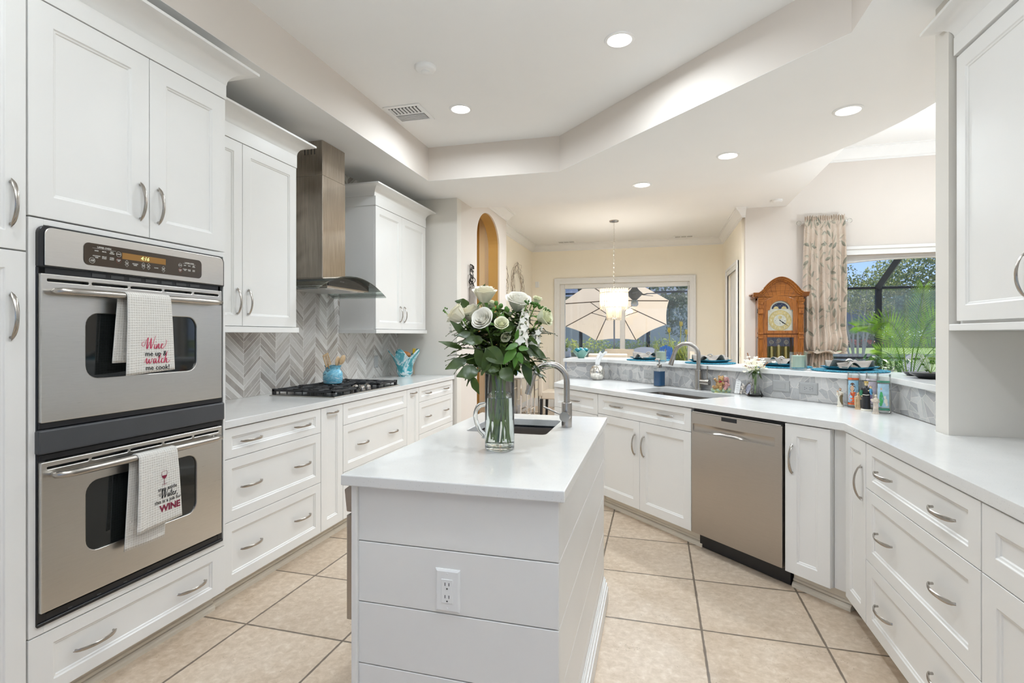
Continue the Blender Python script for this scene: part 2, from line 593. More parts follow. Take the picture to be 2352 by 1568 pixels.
struct(MB().box(-4.5, 7.0, -3.2, YB + .1, -.08, 0).build('floor', M['floor']))
struct(MB().box(XW - .12, XW, -3.2, YE + .12, 0, 3.3).build('wall_left', M['wall']))
struct(MB().box(XW - .0, -1.98, YE, YE + .12, 0, SOF + .1).build('wall_end', M['walltaupe']))

# wall with the arched doorway
y0, y1 = 5.68, 6.57
yc, rr = (y0 + y1) / 2, (y1 - y0) / 2
SPR = 2.47


def archpts(n, rise, top=None):
    return [(yc + rr * math.cos(PI - PI * i / n), SPR + rise * math.sin(PI * i / n)) for i in range(n + 1)]


ap = archpts(24, .34)
poly = [(YE + .12, 0), (y0, 0)] + ap + [(y1, 0), (6.90, 0), (6.90, 3.2), (YE + .12, 3.2)]
def archslab(x0, t):
    mb = MB()
    k = dict(o=(x0, 0, 0), u=(0, 1, 0), v=(0, 0, 1), d=(t, 0, 0))
    mb.extr([(YE + .12, 0), (y0, 0), (y0, 3.2), (YE + .12, 3.2)], **k)
    mb.extr([(y1, 0), (6.90, 0), (6.90, 3.2), (y1, 3.2)], **k)
    for a, b in zip(ap[:-1], ap[1:]): mb.extr([a, b, (b[0], 3.2), (a[0], 3.2)], **k)
    return mb


mb = archslab(-2.0, .02)
mb.box(-2.25, -2.0, 6.78, 6.90, 0, 3.2)
struct(mb.build('wall_arch', M['wall']))
# golden hall behind the arch
mb = archslab(-2.13, .13)
mb.box(-3.7, -2.14, 5.19, 5.30, 0, 3.1)
mb.box(-3.7, -2.26, 6.92, 7.0, 0, 3.1)
mb.box(-3.8, -3.7, 5.19, 7.0, 0, 3.1)
mb.box(-3.8, -2.14, 5.19, 7.0, 3.0, 3.1)
# an inner arch set in the hall, its vault lighter than the wall behind
for i in range(len(ap) - 1):
    a, b = ap[i], ap[i + 1]
    k = lambda p: (yc + .12 + (p[0] - yc) * 1.15, p[1] - .10)
    a, b = k(a), k(b)
    mb.extr([a, b, (b[0], 3.0), (a[0], 3.0)], (-3.1, 0, 0), (0, 1, 0), (0, 0, 1), (.12, 0, 0))
mb.box(-3.1, -2.98, 5.3, k(ap[0])[0], 0, 3.0)
mb.box(-3.1, -2.98, k(ap[-1])[0], 6.92, 0, 3.0)
struct(mb.build('wall_hall', M['gold']))
hl = lamp_area('hall_lamp', (-2.6, 5.9, 2.95), 7, .15, None, (1, .86, .62))
struct(MB().box(-2.37, -2.25, 6.90, YB, 0, 3.2).build('wall_nook_left', M['wallcream']))
# back wall of the nook with the sliding door opening
DX0, DX1, DZ = -1.72, .55, 2.265
mb = MB(); wallholes(mb, 'y', YB, YB + .15, -2.37, 1.25, 0, 3.2, [(DX0, DX1, 0, DZ)])
struct(mb.build('wall_back', M['wallcream']))
mb = MB(); wallholes(mb, 'x', 1.10, 1.25, YF + .12, YB, 0, 3.2, [(7.95, 8.95, .1, 2.26)])
struct(mb.build('wall_nook_right', M['wallcream']))
WX0, WX1, WZ0, WZ1 = 2.12, 4.3, .35, 2.33
mb = MB(); wallholes(mb, 'y', YF, YF + .15, 1.13, 7.0, 0, 3.9, [(WX0, WX1, WZ0, WZ1)])
struct(mb.build('wall_family', M['wall']))
mb = MB(); wallholes(mb, 'x', 6.2, 6.35, -3.0, YF, 0, 3.9, [(-1.6, 1.9, .1, 2.4), (3.2, 6.4, .3, 2.6)])
struct(mb.build('wall_family_right', M['wall']))
# the partition at the end of the right-hand counter, then the wall behind the wall cabinet
struct(MB().box(1.17, 1.51, 2.585, 2.69, 0, SOF + .02).build('wall_pillar', M['walltaupe']))
struct(MB().box(1.51, 1.63, .20, 2.69, 0, SOF + .02).build('wall_right', M['walltaupe']))
mb = MB(); wallholes(mb, 'y', -3.15, -3.0, -2.8, 6.35, 0, 3.9, [(-2.2, 1.4, .05, 2.45), (2.4, 5.4, .05, 2.45)])
struct(mb.build('wall_front', M['wall']))

# ceilings
def offs(pts, d):
    out = []
    for i in range(len(pts)):
        nn = []
        if i: v = (Vector(pts[i]) - Vector(pts[i - 1])).normalized(); nn.append(Vector((-v.y, v.x)))
        if i < len(pts) - 1: v = (Vector(pts[i + 1]) - Vector(pts[i])).normalized(); nn.append(Vector((-v.y, v.x)))
        m = sum(nn, Vector((0, 0))).normalized()
        k = d / max(.4, m.dot(nn[0]))
        out.append((pts[i][0] + m.x * k, pts[i][1] + m.y * k))
    return out


def strip(pts, d0, d1, z0, z1):
    a, b = offs(pts, d0), offs(pts, d1)
    mb = MB()
    n = len(pts)
    vs = [(x, y, z0) for x, y in a] + [(x, y, z0) for x, y in b] + [(x, y, z1) for x, y in a] + [(x, y, z1) for x, y in b]
    fs = []
    for i in range(n - 1):
        fs += [(i, n + i, n + i + 1, i + 1), (2 * n + i, 2 * n + i + 1, 3 * n + i + 1, 3 * n + i), (i, i + 1, 2 * n + i + 1, 2 * n + i), (n + i, 3 * n + i, 3 * n + i + 1, n + i + 1)]
    fs += [(0, 2 * n, 3 * n, n), (n - 1, 2 * n - 1, 4 * n - 1, 3 * n - 1)]
    mb.add(vs, fs)
    return mb


curve = [(-1.98, 5.44), (-1.72, 5.50), (-1.40, 5.545), (-1.08, 5.555), (-.76, 5.54), (-.44, 5.51), (-.14, 5.46), (.16, 5.38), (.46, 5.26), (.74, 5.10),
         (.98, 4.91), (1.17, 4.69), (1.33, 4.44), (1.455, 4.17), (1.545, 3.90), (1.60, 3.63), (1.63, 3.3), (1.64, 2.9)]
fine = []
for i in range(len(curve) - 1):
    p0, p1, p2, p3 = [Vector(curve[min(max(i + k, 0), len(curve) - 1)]) for k in (-1, 0, 1, 2)]
    for k in range(3):
        q = k / 3
        fine.append(tuple(.5 * (2 * p1 + (p2 - p0) * q + (2 * p0 - 5 * p1 + 4 * p2 - p3) * q * q + (3 * p1 - p0 - 3 * p2 + p3) * q ** 3)))
curve = fine + [curve[-1]]
outer = [(XW, -3.1), (XW, YE), (-1.98, YE)] + curve + [(1.64, -3.1)]
inner = [(-2.02, -1.6), (-2.02, 4.445), (-.808, 4.48), (.88, 2.79), (.88, -1.6)]


def holed(name, outer, inner, z0, z1, m):
    bm = bmesh.new()
    def loop(pts):
        vs = [bm.verts.new((x, y, z0)) for x, y in pts]
        return [bm.edges.new((vs[i], vs[(i + 1) % len(vs)])) for i in range(len(vs))]
    es = loop(outer) + (loop(inner) if inner else [])
    bmesh.ops.triangle_fill(bm, use_beauty=True, use_dissolve=False, edges=es)
    r = bmesh.ops.extrude_face_region(bm, geom=list(bm.faces))
    for g in r['geom']:
        if isinstance(g, bmesh.types.BMVert): g.co.z = z1
    bmesh.ops.recalc_face_normals(bm, faces=bm.faces)
    me = bpy.data.meshes.new(name); bm.to_mesh(me); bm.free(); me.materials.append(m)
    return put(name, me)


struct(holed('ceiling', outer, inner, SOF, SOF + .0012, M['ceil']))
# painted sides of the raised tray and its lid
mb = MB()
for i in range(len(inner)):
    (xa, ya), (xb, yb) = inner[i], inner[(i + 1) % len(inner)]
    d = Vector((xb - xa, yb - ya)).normalized(); n = Vector((-d.y, d.x)) * .006
    mb.prism([(xa, ya), (xb, yb), (xb + n.x, yb + n.y), (xa + n.x, ya + n.y)], SOF + .0012, TRAY)
struct(mb.build('wall_tray', M['wall']))
struct(MB().prism([(x, y) for x, y in outer], TRAY, TRAY + .08).build('ceiling_tray', M['ceil']))
# vertical drop of the curved soffit, seen from the rooms beyond
struct(strip(curve + [(1.64, -3.0)], 0, .06, SOF + .0005, FAM).build('wall_soffit', M['ceil'], fix=True))
struct(MB().prism([(-2.4, 5.2), (-2.4, YB + .1), (1.25, YB + .1), (1.25, YF + .1), (1.565, YF + .1), (1.565, 3.9)] + [(x, y + .02) for x, y in curve[43::-1]], NOOK, NOOK + .1).build('ceiling_nook', M['ceil']))
struct(MB().box(1.565, 1.62, 3.9, YF, NOOK + .0, FAM).build('wall_header', M['ceil']))
struct(MB().box(1.50, 6.35, -3.1, YF + .1, FAM, FAM + .1).build('ceiling_family', M['ceil']))


def crown(name, pts, zt, h=.12, out=.10, inward=1, ends=None):
    """crown moulding along a polyline of wall corners; profile steps out under the ceiling"""
    prof = [(0, -h), (.012, -h), (.016, -h + .02), (.03, -h + .028), (out * .55, -h * .42), (out * .85, -.024), (out * .86, -.012), (out, -.010), (out, 0), (0, 0)]
    mb = MB(); n = len(pts)
    ring = []
    for i in range(n):
        p = Vector(pts[i])
        d0 = (p - Vector(pts[i - 1])).normalized() if i else None
        d1 = (Vector(pts[i + 1]) - p).normalized() if i < n - 1 else None
        nn = []
        for d in (d0, d1):
            if d is not None: nn.append(Vector((-d.y, d.x)) * inward)
        if len(nn) == 2:
            m = (nn[0] + nn[1]).normalized(); k = 1 / max(.3, m.dot(nn[0]))
        else: m = nn[0]; k = 1
        ring.append([(p.x + m.x * k * a, p.y + m.y * k * a, zt + z) for a, z in prof])
    L = len(prof)
    vs = [v for r in ring for v in r]
    fs = [(i * L + j, (i + 1) * L + j, (i + 1) * L + (j + 1) % L, i * L + (j + 1) % L) for i in range(n - 1) for j in range(L)]
    fs += [tuple(range(L)), tuple(range((n - 1) * L, n * L))[::-1]]
    mb.add(vs, fs)
    return struct(mb.build(name, M['trim'], smooth=25, fix=True))


crown('trim_1', [(-1.98, 5.50), (-1.98, 6.90), (-2.25, 6.90), (-2.25, YB), (1.10, YB), (1.10, YF), (1.13, YF)], NOOK, inward=-1)
crown('trim_2', [(1.63, YF), (6.2, YF), (6.2, -3.0)], FAM, .15, .13, inward=-1)


def baseb(name, pts, h=.15, t=.018):
    mb = MB()
    for i in range(len(pts) - 1):
        (xa, ya), (xb, yb) = pts[i], pts[i + 1]
        d = Vector((xb - xa, yb - ya)).normalized(); n = Vector((d.y, -d.x))
        for (tt, z0, z1) in ((t, 0, h - .03), (t * .7, h - .03, h - .012), (t * .4, h - .012, h)):
            mb.prism([(xa, ya), (xb, yb), (xb + n.x * tt, yb + n.y * tt), (xa + n.x * tt, ya + n.y * tt)], z0, z1)
    return struct(mb.build(name, M['trim']))


baseb('baseboard_nook', [(-2.25, 6.9), (-2.25, YB), (-1.83, YB)])
baseb('baseboard_nook_right', [(.66, YB), (1.10, YB), (1.10, 9.06)])
baseb('baseboard_arch', [(-1.98, YE), (-1.98, y0)])
baseb('baseboard_family', [(1.13, YF), (6.2, YF)])


def casing(name, x0, x1, zt, y, z0=0.0, w=.105, parent=None):
    """flat stepped casing round an opening in a wall normal to y, facing -y"""
    mb = MB()
    for (a, b, t) in ((0, w, .016), (w * .62, w, .026), (w - .018, w, .034), (.0, .014, .022)):
        mb.box(x0 - b, x0 - a, y - t, y, z0, zt + b)
        mb.box(x1 + a, x1 + b, y - t, y, z0, zt + b)
        mb.box(x0 - a, x1 + a, y - t, y, zt + a, zt + b)
    o = mb.build(name, M['trim'], parent, bevel=.003, seg=1)
    return o


# sliding glass door of the nook
t = struct(thing('door_1', None, None, (0, 0, 0)))
struct(casing('door_casing', DX0, DX1, DZ, YB, parent=t))
mb = MB()
g0, g1, gz = -1.64, .525, 2.185
mb.box(DX0, g0, YB + .02, YB + .13, 0, DZ); mb.box(g1, DX1, YB + .02, YB + .13, 0, DZ)
mb.box(g0, g1, YB + .02, YB + .13, gz, DZ); mb.box(g0, g1, YB + .02, YB + .13, 0, .09)
mb.box(-.635, -.555, YB + .03, YB + .10, .09, gz)
mb.box(-.555, -.545, YB + .02, YB + .03, .09, gz + .08)
struct(mb.build('door_frame', M['trim'], t, bevel=.004, seg=1))
struct(MB().box(g0, -.635, YB + .062, YB + .070, .09, gz).build('door_pane', M['pane'], t))
struct(MB().box(-.555, g1, YB + .085, YB + .093, .09, gz).build('door_pane', M['pane'], t))
struct(MB().box(.535, .548, YB + .008, YB + .02, 2.12, 2.19).build('door_latch', M['nickel'], t, bevel=.002))
# window in the family room: arched head panel above a single pane
t = struct(thing('window_1', None, None))
mb = MB()
for (a, b, tt) in ((0, .11, .018), (.07, .11, .034), (0, .015, .03)):
    mb.box(WX0 - b, WX1 + b, YF - tt, YF, WZ1 + a, WZ1 + b)
    mb.box(WX0 - b, WX0 - a, YF - tt, YF, WZ0, WZ1 + a); mb.box(WX1 + a, WX1 + b, YF - tt, YF, WZ0, WZ1 + a)
mb.box(WX0 - .12, WX1 + .12, YF - .06, YF + .02, WZ0 - .03, WZ0)
struct(mb.build('window_casing', M['trim'], t, bevel=.003, seg=1))
mb = MB()
nA = 20
for i in range(nA):
    xa = WX0 + (WX1 - WX0) * i / nA; xb = WX0 + (WX1 - WX0) * (i + 1) / nA
    f = lambda x: 2.17 + .125 * math.sqrt(max(0, 1 - ((x - (WX0 + WX1) / 2) / ((WX1 - WX0) / 2 * 1.04)) ** 2))
    mb.extr([(xa, f(xa)), (xb, f(xb)), (xb, WZ1), (xa, WZ1)], (0, YF + .06, 0), (1, 0, 0), (0, 0, 1), (0, .06, 0))
    mb.extr([(xa, f(xa) - .012), (xb, f(xb) - .012), (xb, f(xb)), (xa, f(xa))], (0, YF + .045, 0), (1, 0, 0), (0, 0, 1), (0, .09, 0))
mb.box(WX0, WX0 + .04, YF + .05, YF + .13, WZ0, 2.2); mb.box(WX1 - .04, WX1, YF + .05, YF + .13, WZ0, 2.2)
mb.box(WX0, WX1, YF + .05, YF + .13, WZ0, WZ0 + .05)
struct(mb.build('window_frame', M['trim'], t))
struct(MB().box(WX0 + .04, WX1 - .04, YF + .09, YF + .097, WZ0 + .05, WZ1).build('window_pane', M['pane'], t))
# glazed door on the right side of the nook
t = struct(thing('door_2', None, None))
mb = MB()
for (a, b, tt) in ((0, .11, .018), (.07, .11, .034), (0, .015, .03)):
    mb.box(1.10 - tt, 1.10, 7.95 - b, 7.95 - a, 0, 2.26 + b); mb.box(1.10 - tt, 1.10, 8.95 + a, 8.95 + b, 0, 2.26 + b)
    mb.box(1.10 - tt, 1.10, 7.95 - a, 8.95 + a, 2.26 + a, 2.26 + b)
struct(mb.build('door_casing', M['trim'], t, bevel=.003, seg=1))
mb = MB()
mb.box(1.11, 1.15, 7.95, 8.60, .0, 2.26); mb.box(1.13, 1.17, 8.82, 8.95, 0, 2.26); mb.box(1.13, 1.17, 8.08, 8.82, 2.12, 2.26); mb.box(1.13, 1.17, 8.08, 8.82, 0, .25)
struct(mb.build('door_frame', M['trim'], t, bevel=.003, seg=1))
struct(MB().box(1.145, 1.153, 8.60, 8.82, .25, 2.12).build('door_pane', M['pane'], t))
# windows behind the viewer and on the far right, which let the daylight in
for n_, (ax, a, b, za, zb, c) in enumerate((('y', -2.2, 1.4, .05, 2.45, -3.075), ('y', 2.4, 5.4, .05, 2.45, -3.075), ('x', -1.6, 1.9, .1, 2.4, 6.275), ('x', 3.2, 6.4, .3, 2.6, 6.275))):
    t = struct(thing('window_%d' % (n_ + 2), None, None))
    fr = MB(); pn = MB()
    k = 4
    for i in range(k + 1):
        q = a + (b - a) * i / k
        if ax == 'y': fr.box(q - .03, q + .03, c - .04, c + .04, za, zb)
        else: fr.box(c - .04, c + .04, q - .03, q + .03, za, zb)
    for z in (za, zb):
        if ax == 'y': fr.box(a, b, c - .04, c + .04, z - .03, z + .03)
        else: fr.box(c - .04, c + .04, a, b, z - .03, z + .03)
    if ax == 'y': pn.box(a, b, c - .004, c + .004, za, zb)
    else: pn.box(c - .004, c + .004, a, b, za, zb)
    struct(fr.build('window_frame', M['trim'], t)); struct(pn.build('window_pane', M['pane'], t))

# ------------------------------------------------------------------ tiled splashes
tag(MB().box(XW, XW + .008, 2.07, YE - .002, .914, SOF).build('chevron_backsplash', M['chevron']),
    'grey and taupe chevron glass tile panel on the wall behind the gas cooktop', 'backsplash')
SP = [(-.84, 5.035), (-.44, 5.005), (1.24, 3.355), (1.24, 2.692)]     # face of the bar's knee wall


tag(strip(SP, 0, .008, .915, 1.071).build('mosaic_backsplash', M['shard'], fix=True), 'grey broken-tile mosaic strip between sink counter and raised bar', 'backsplash')
struct(strip(SP, .008, .12, 0, 1.071).build('wall_bar', M['wall'], fix=True))
tag(strip([(-.868, 5.01), (-.447, 4.982), (1.218, 3.345), (1.218, 2.692)], 0, .42, 1.0715, 1.102).build('bar_top', M['quartz'], fix=True, bevel=.003),
    'raised white quartz bar top following the angled knee wall above the sink', 'bar counter')

# ------------------------------------------------------------------ countertops
tag(MB().prism([(XW + .009, 2.072), (XW + .009, YE - .002), (-2.005, YE - .002), (-2.005, 2.072)], .876, .914).build('left_countertop', M['quartz'], bevel=.003),
    'white quartz countertop along the left wall under the gas cooktop', 'countertop')
S2 = math.sqrt(.5)


def sp_(s, d):            # sink-run coordinates: s along the front, d back from the cabinet face
    return (s * S2 + d * S2, 3.70 - s * S2 + d * S2)


def countertop(name, outer, holes, z0, z1, m):
    bm = bmesh.new()
    def loop(pts):
        vs = [bm.verts.new((x, y, z0)) for x, y in pts]
        return [bm.edges.new((vs[i], vs[(i + 1) % len(vs)])) for i in range(len(vs))]
    es = loop(outer)
    for h in holes: es += loop(h)
    bmesh.ops.triangle_fill(bm, use_beauty=True, edges=es)
    r = bmesh.ops.extrude_face_region(bm, geom=list(bm.faces))
    for g in r['geom']:
        if isinstance(g, bmesh.types.BMVert): g.co.z = z1
    bmesh.ops.recalc_face_normals(bm, faces=bm.faces)
    me = bpy.data.meshes.new(name); bm.to_mesh(me); bm.free(); me.materials.append(m)
    return put(name, me, None, .003)


def rrect(x0, x1, y0, y1, r, n=5):
    out = []
    for cx, cy, a in ((x1 - r, y1 - r, 0), (x0 + r, y1 - r, 90), (x0 + r, y0 + r, 180), (x1 - r, y0 + r, 270)):
        out += [(cx + r * math.cos(R(a + 90 * i / n)), cy + r * math.sin(R(a + 90 * i / n))) for i in range(n + 1)]
    return out


spb = offs(SP, -.002)
sinkhole = [sp_(s, d) for s, d in rrect(-.44, .255, .10, .49, .03)]
tag(countertop('sink_countertop', [(-.864, 4.52), (.855, 2.808), (.855, .70), (1.508, .70), (1.508, 2.583), (1.168, 2.583), (1.168, 2.69), (1.237, 2.69)] + spb[2::-1], [sinkhole], .876, .914, M['quartz']),
    'angled white quartz countertop with the undermount sink, below the raised bar', 'countertop')
ISX0, ISX1, ISY0, ISY1 = -.907, -.236, 1.372, 2.685
ihole = rrect(-.80, -.447, 2.145, 2.53, .025)
tag(countertop('island_countertop', [(ISX0, ISY0), (ISX1, ISY0 + .012), (ISX1 - .004, ISY1), (ISX0, ISY1)], [ihole], .882, .914, M['quartz']),
    'white quartz slab on top of the shiplap kitchen island', 'countertop')

# ------------------------------------------------------------------ cabinet kit
# local frame of a cabinet: x along the front, front face at y = 0 looking to -y, z up


def hmesh(L, out, w):
    mb = MB()
    n = 18
    pts, ws = [], []
    vs = []; k = 8
    for i in range(n + 1):
        t = -1 + 2 * i / n
        o = .004 + out * (1 - abs(t) ** 2.2)
        hw = w * (1 - abs(t) ** 8) * (1 - .35 * (1 - t * t)) + .0006
        th = .0035 * (1 - abs(t) ** 10) + .0008
        ang = R(38) * t
        for j in range(k):
            a = 2 * PI * j / k
            p, q = hw * math.cos(a), th * math.sin(a)
            vs.append((p * math.cos(ang) - q * math.sin(ang), -(o + p * math.sin(ang) + q * math.cos(ang)) if False else -(o + q), t * L / 2))
            # twist: shear the flat section so that the two ends face opposite ways
            x, y, z = vs[-1]
            vs[-1] = (x, y - x * .45 * t, z)
    fs = [(i * k + j, i * k + (j + 1) % k, (i + 1) * k + (j + 1) % k, (i + 1) * k + j) for i in range(n) for j in range(k)]
    fs += [tuple(range(k)), tuple(range(n * k, (n + 1) * k))[::-1]]
    mb.add(vs, fs)
    for t in (-1, 1):
        mb.rod((0, 0, t * L * .43), (0, -.013, t * L * .41), .0045, 8)
    return mb.mesh('handle', M['nickel'], 40)


HM = {'big': hmesh(.158, .027, .0095), 'mid': hmesh(.128, .024, .0085), 'small': hmesh(.105, .022, .008)}
FT = .020            # front thickness


def handle(parent, x, z, vert=True, size='big'):
    o = bpy.data.objects.new('handle', HM[size]); COL.objects.link(o)
    o.parent = parent
    o.location = (x, -FT, z)
    if not vert: o.rotation_euler = (0, R(90), 0)
    return o


def front(name, parent, x0, x1, z0, z1, rail=.058, m=None, flat=False, handles=(), size='big', g=.0015, rz=None, lift=0.0):
    """one shaker door or drawer front with its recessed panel"""
    m = m or M['cab']
    x0 += g; x1 -= g; z0 += g; z1 -= g
    mb = MB()
    if flat:
        mb.box(x0, x1, -FT, -.001, z0, z1)
    else:
        rr_ = rail if rz is None else rz
        lip = .010; dep = .009
        def ring(a, b, y): return [(x0 + a, y, z0 + b), (x1 - a, y, z0 + b), (x1 - a, y, z1 - b), (x0 + a, y, z1 - b)]
        vs = ring(0, 0, -.001) + ring(0, 0, -FT) + ring(rail, rr_, -FT) + ring(rail + .003, rr_ + .003, -FT + .004) + ring(rail + lip, rr_ + lip, -FT + .0055) + ring(rail + lip + .001, rr_ + lip + .001, -FT + dep)
        fs = [(3, 2, 1, 0)]
        for a in range(5):
            for k in range(4):
                fs.append((a * 4 + k, a * 4 + (k + 1) % 4, (a + 1) * 4 + (k + 1) % 4, (a + 1) * 4 + k))
        fs.append((20, 21, 22, 23))
        mb.add(vs, fs)
    o = mb.build(name, m, parent, fix=True, bevel=.0012, seg=1)
    for h in handles: handle(o, h[0], h[1], h[2], size)
    return o


def body(parent, w, d, z0, z1, name='carcass', m=None, t=.0):
    return MB().box(0, w, 0, d, z0, z1).build(name, m or M['cabgap'], parent)


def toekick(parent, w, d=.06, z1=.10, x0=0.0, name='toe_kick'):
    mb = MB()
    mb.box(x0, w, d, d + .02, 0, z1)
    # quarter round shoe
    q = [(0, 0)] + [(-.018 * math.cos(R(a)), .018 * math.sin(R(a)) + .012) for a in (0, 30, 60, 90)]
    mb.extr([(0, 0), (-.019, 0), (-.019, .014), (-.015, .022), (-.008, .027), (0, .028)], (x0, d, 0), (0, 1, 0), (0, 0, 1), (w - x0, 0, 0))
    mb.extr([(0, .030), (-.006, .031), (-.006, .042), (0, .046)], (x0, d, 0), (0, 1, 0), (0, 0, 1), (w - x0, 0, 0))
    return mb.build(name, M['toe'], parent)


def crownpart(parent, w, d, z0, z1, out=.10, left=True, right=True, name='crown_molding'):
    """cove crown on a wall cabinet: front run with optional returns"""
    h = z1 - z0
    prof = [(0, 0), (.010, 0), (.013, .006)]
    for i in range(1, 8):
        a = R(90 * i / 8)
        prof.append((.013 + (out - .016) * (1 - math.cos(a)), .006 + (h - .018) * math.sin(a)))
    prof += [(out - .001, h - .012), (out, h - .010), (out, h), (0, h)]
    pts = []
    if left: pts.append((0, d))
    pts += [(0, -.002), (w, -.002)]
    if right: pts.append((w, d))
    mb = MB(); n = len(pts); ring = []
    for i in range(n):
        p = Vector(pts[i]); nn = []
        for a, b in ((i - 1, i), (i, i + 1)):
            if a >= 0 and b < n:
                v = (Vector(pts[b]) - Vector(pts[a])).normalized(); nn.append(Vector((v.y, -v.x)))
        m = sum(nn, Vector((0, 0))).normalized(); k = 1 / m.dot(nn[0])
        ring.append([(p.x + m.x * k * a, p.y + m.y * k * a, z0 + z) for a, z in prof])
    L = len(prof)
    mb.add([v for r in ring for v in r], [(i * L + j, (i + 1) * L + j, (i + 1) * L + (j + 1) % L, i * L + (j + 1) % L) for i in range(n - 1) for j in range(L)] + [tuple(range(L)), tuple(range((n - 1) * L, n * L))[::-1]])
    return mb.build(name, M['cab'], parent, smooth=25, fix=True)


def frieze(parent, w, z0, z1, d, name='frieze', proud=.022, sides=.004):
    return MB().box(-sides, w + sides, -proud, d, z0, z1).build(name, M['cab'], parent, bevel=.001, seg=1)


def lightrail(parent, w, d, z0, z1, lip=.012):
    return MB().box(-lip, w + lip, -FT - lip, d, z0, z1).build('light_rail', M['cab'], parent, bevel=.0015, seg=1)


# ------------------------------------------------------------------ left run (fronts look to +X)
XF = -2.035
RL = R(90)
DL = XF - XW - .003


def leftcab(name, label, y0, y1, xf=XF, cat='cabinet', group=None):
    return thing(name, label, cat, (xf, y0, 0), RL, group), y1 - y0


# pantry at the picture's left edge
t, w = leftcab('pantry_cabinet', 'tall white pantry cabinet left of the double wall oven, two stacked doors', .62, 1.243, -2.02)
body(t, w, .6, .1, 2.46); toekick(t, w)
front('door', t, 0, w, .10, 1.604, handles=[(w - .045, 1.39, True)])
front('door', t, 0, w, 1.606, 2.46, handles=[(w - .045, 1.755, True)])
frieze(t, w, 2.462, 2.53, .6, sides=0); crownpart(t, w, .6, 2.53, 2.625, .115, left=False, right=False)

# oven tower
OY0, OY1 = 1.246, 2.070
t, w = leftcab('oven_cabinet', 'tall white cabinet tower that houses the double wall oven', OY0, OY1, -2.02)
mb = MB()
mb.box(0, w, .02, .6, .10, .325); mb.box(0, w, .02, .6, 1.715, 2.46)
mb.box(0, .03, .02, .6, .325, 1.715); mb.box(w - .016, w, .02, .6, .325, 1.715); mb.box(.03, w - .016, .56, .6, .325, 1.715)
mb.build('carcass', M['cabgap'], t)
mb = MB()
mb.box(.002, .046, -FT, .02, .322, 1.722); mb.box(w - .014, w - .001, -FT, .02, .322, 1.722); mb.box(.046, w - .014, -FT, .02, 1.702, 1.722); mb.box(.046, w - .014, -FT, .02, .322, .350)
mb.build('face_frame', M['cab'], t, bevel=.001, seg=1)
toekick(t, w)
ms = .432
front('drawer', t, 0, w, .10, .319, .075, rz=.045, handles=[(.215, .205, False), (w - .19, .205, False)])
front('door', t, 0, ms, 1.726, 2.46, handles=[(ms - .042, 1.865, True)], rail=.075)
front('door', t, ms, w, 1.726, 2.46, handles=[(ms + .038, 1.865, True)], rail=.075)
frieze(t, w, 2.462, 2.53, .6); crownpart(t, w, .6, 2.53, 2.625, .115, left=False)


def drawer_bank(t, w, zs, rails=.05, two=True, size='big', hz=.5):
    for i in range(len(zs) - 1):
        z1, z0 = zs[i], zs[i + 1]
        hs = [(w * .235, (z0 + z1) / 2, False), (w * .765, (z0 + z1) / 2, False)] if two else [(w / 2, (z0 + z1) / 2, False)]
        front('drawer', t, 0, w, z0, z1, rails, rz=.042 if i == 0 else .05, handles=hs, size=size)


t, w = leftcab('drawer_cabinet', 'white three-drawer base cabinet next to the double wall oven', 2.074, 2.836)
body(t, w, DL, .1, .874); toekick(t, w); drawer_bank(t, w, [.872, .722, .413, .098])
t, w = leftcab('pullout_cabinet', 'narrow white pull-out base cabinet left of the cooktop drawers', 2.838, 3.075)
body(t, w, DL, .1, .874); toekick(t, w)
front('door', t, 0, w, .098, .872, .06, handles=[(w / 2, .835, False)], size='mid')
t, w = leftcab('cooktop_cabinet', 'white base cabinet with wide drawers directly under the gas cooktop', 3.077, 4.005)
body(t, w, DL, .1, .874); toekick(t, w)
front('drawer', t, 0, w, .725, .872, .055, rz=.042)
for z0, z1 in ((.41, .725), (.098, .41)): front('drawer', t, 0, w, z0, z1, .055, rz=.05, handles=[(w * .26, (z0 + z1) / 2, False), (w * .74, (z0 + z1) / 2, False)])
t, w = leftcab('pullout_cabinet', 'narrow white pull-out base cabinet right of the cooktop drawers', 4.007, 4.235)
body(t, w, DL, .1, .874); toekick(t, w)
front('door', t, 0, w, .098, .872, .06, handles=[(w / 2, .835, False)], size='mid')
t, w = leftcab('drawer_cabinet', 'white drawer cabinet at the far end of the left counter', 4.237, 5.032)
body(t, w, DL, .1, .874); toekick(t, w)
drawer_bank(t, w, [.872, .735, .45, .098], size='mid')

# wall cabinets either side of the hood
XU = -2.315
DU = XU - XW - .010
for (ya, yb, sp, lab, lo, ro) in ((2.074, 2.968, .425, 'white two-door wall cabinet between oven tower and range hood', False, True),
                                  (3.985, 4.98, .475, 'white two-door wall cabinet right of the range hood', True, True)):
    t, w = leftcab('wall_cabinet', lab, ya, yb, XU)
    MB().box(0, w, 0, DU, 1.372, 2.435).build('carcass', M['cab'], t)
    front('door', t, 0, sp, 1.380, 2.43, .062, handles=[(sp - .042, 1.52, True)])
    front('door', t, sp, w, 1.380, 2.43, .062, handles=[(sp + .042, 1.52, True)])
    frieze(t, w, 2.432, 2.512, DU); crownpart(t, w, DU, 2.512, 2.60, .10, left=lo, right=ro)
    lightrail(t, w, DU, 1.345, 1.378) if lo else MB().box(0, w + .012, -FT - .012, DU, 1.345, 1.378).build('light_rail', M['cab'], t, bevel=.0015, seg=1)

# ------------------------------------------------------------------ sink run
RS = R(-45)


def sinkcab(name, label, s0, s1, cat='cabinet'):
    x, y = sp_(s0, 0)
    return thing(name, label, cat, (x, y, 0), RS), s1 - s0


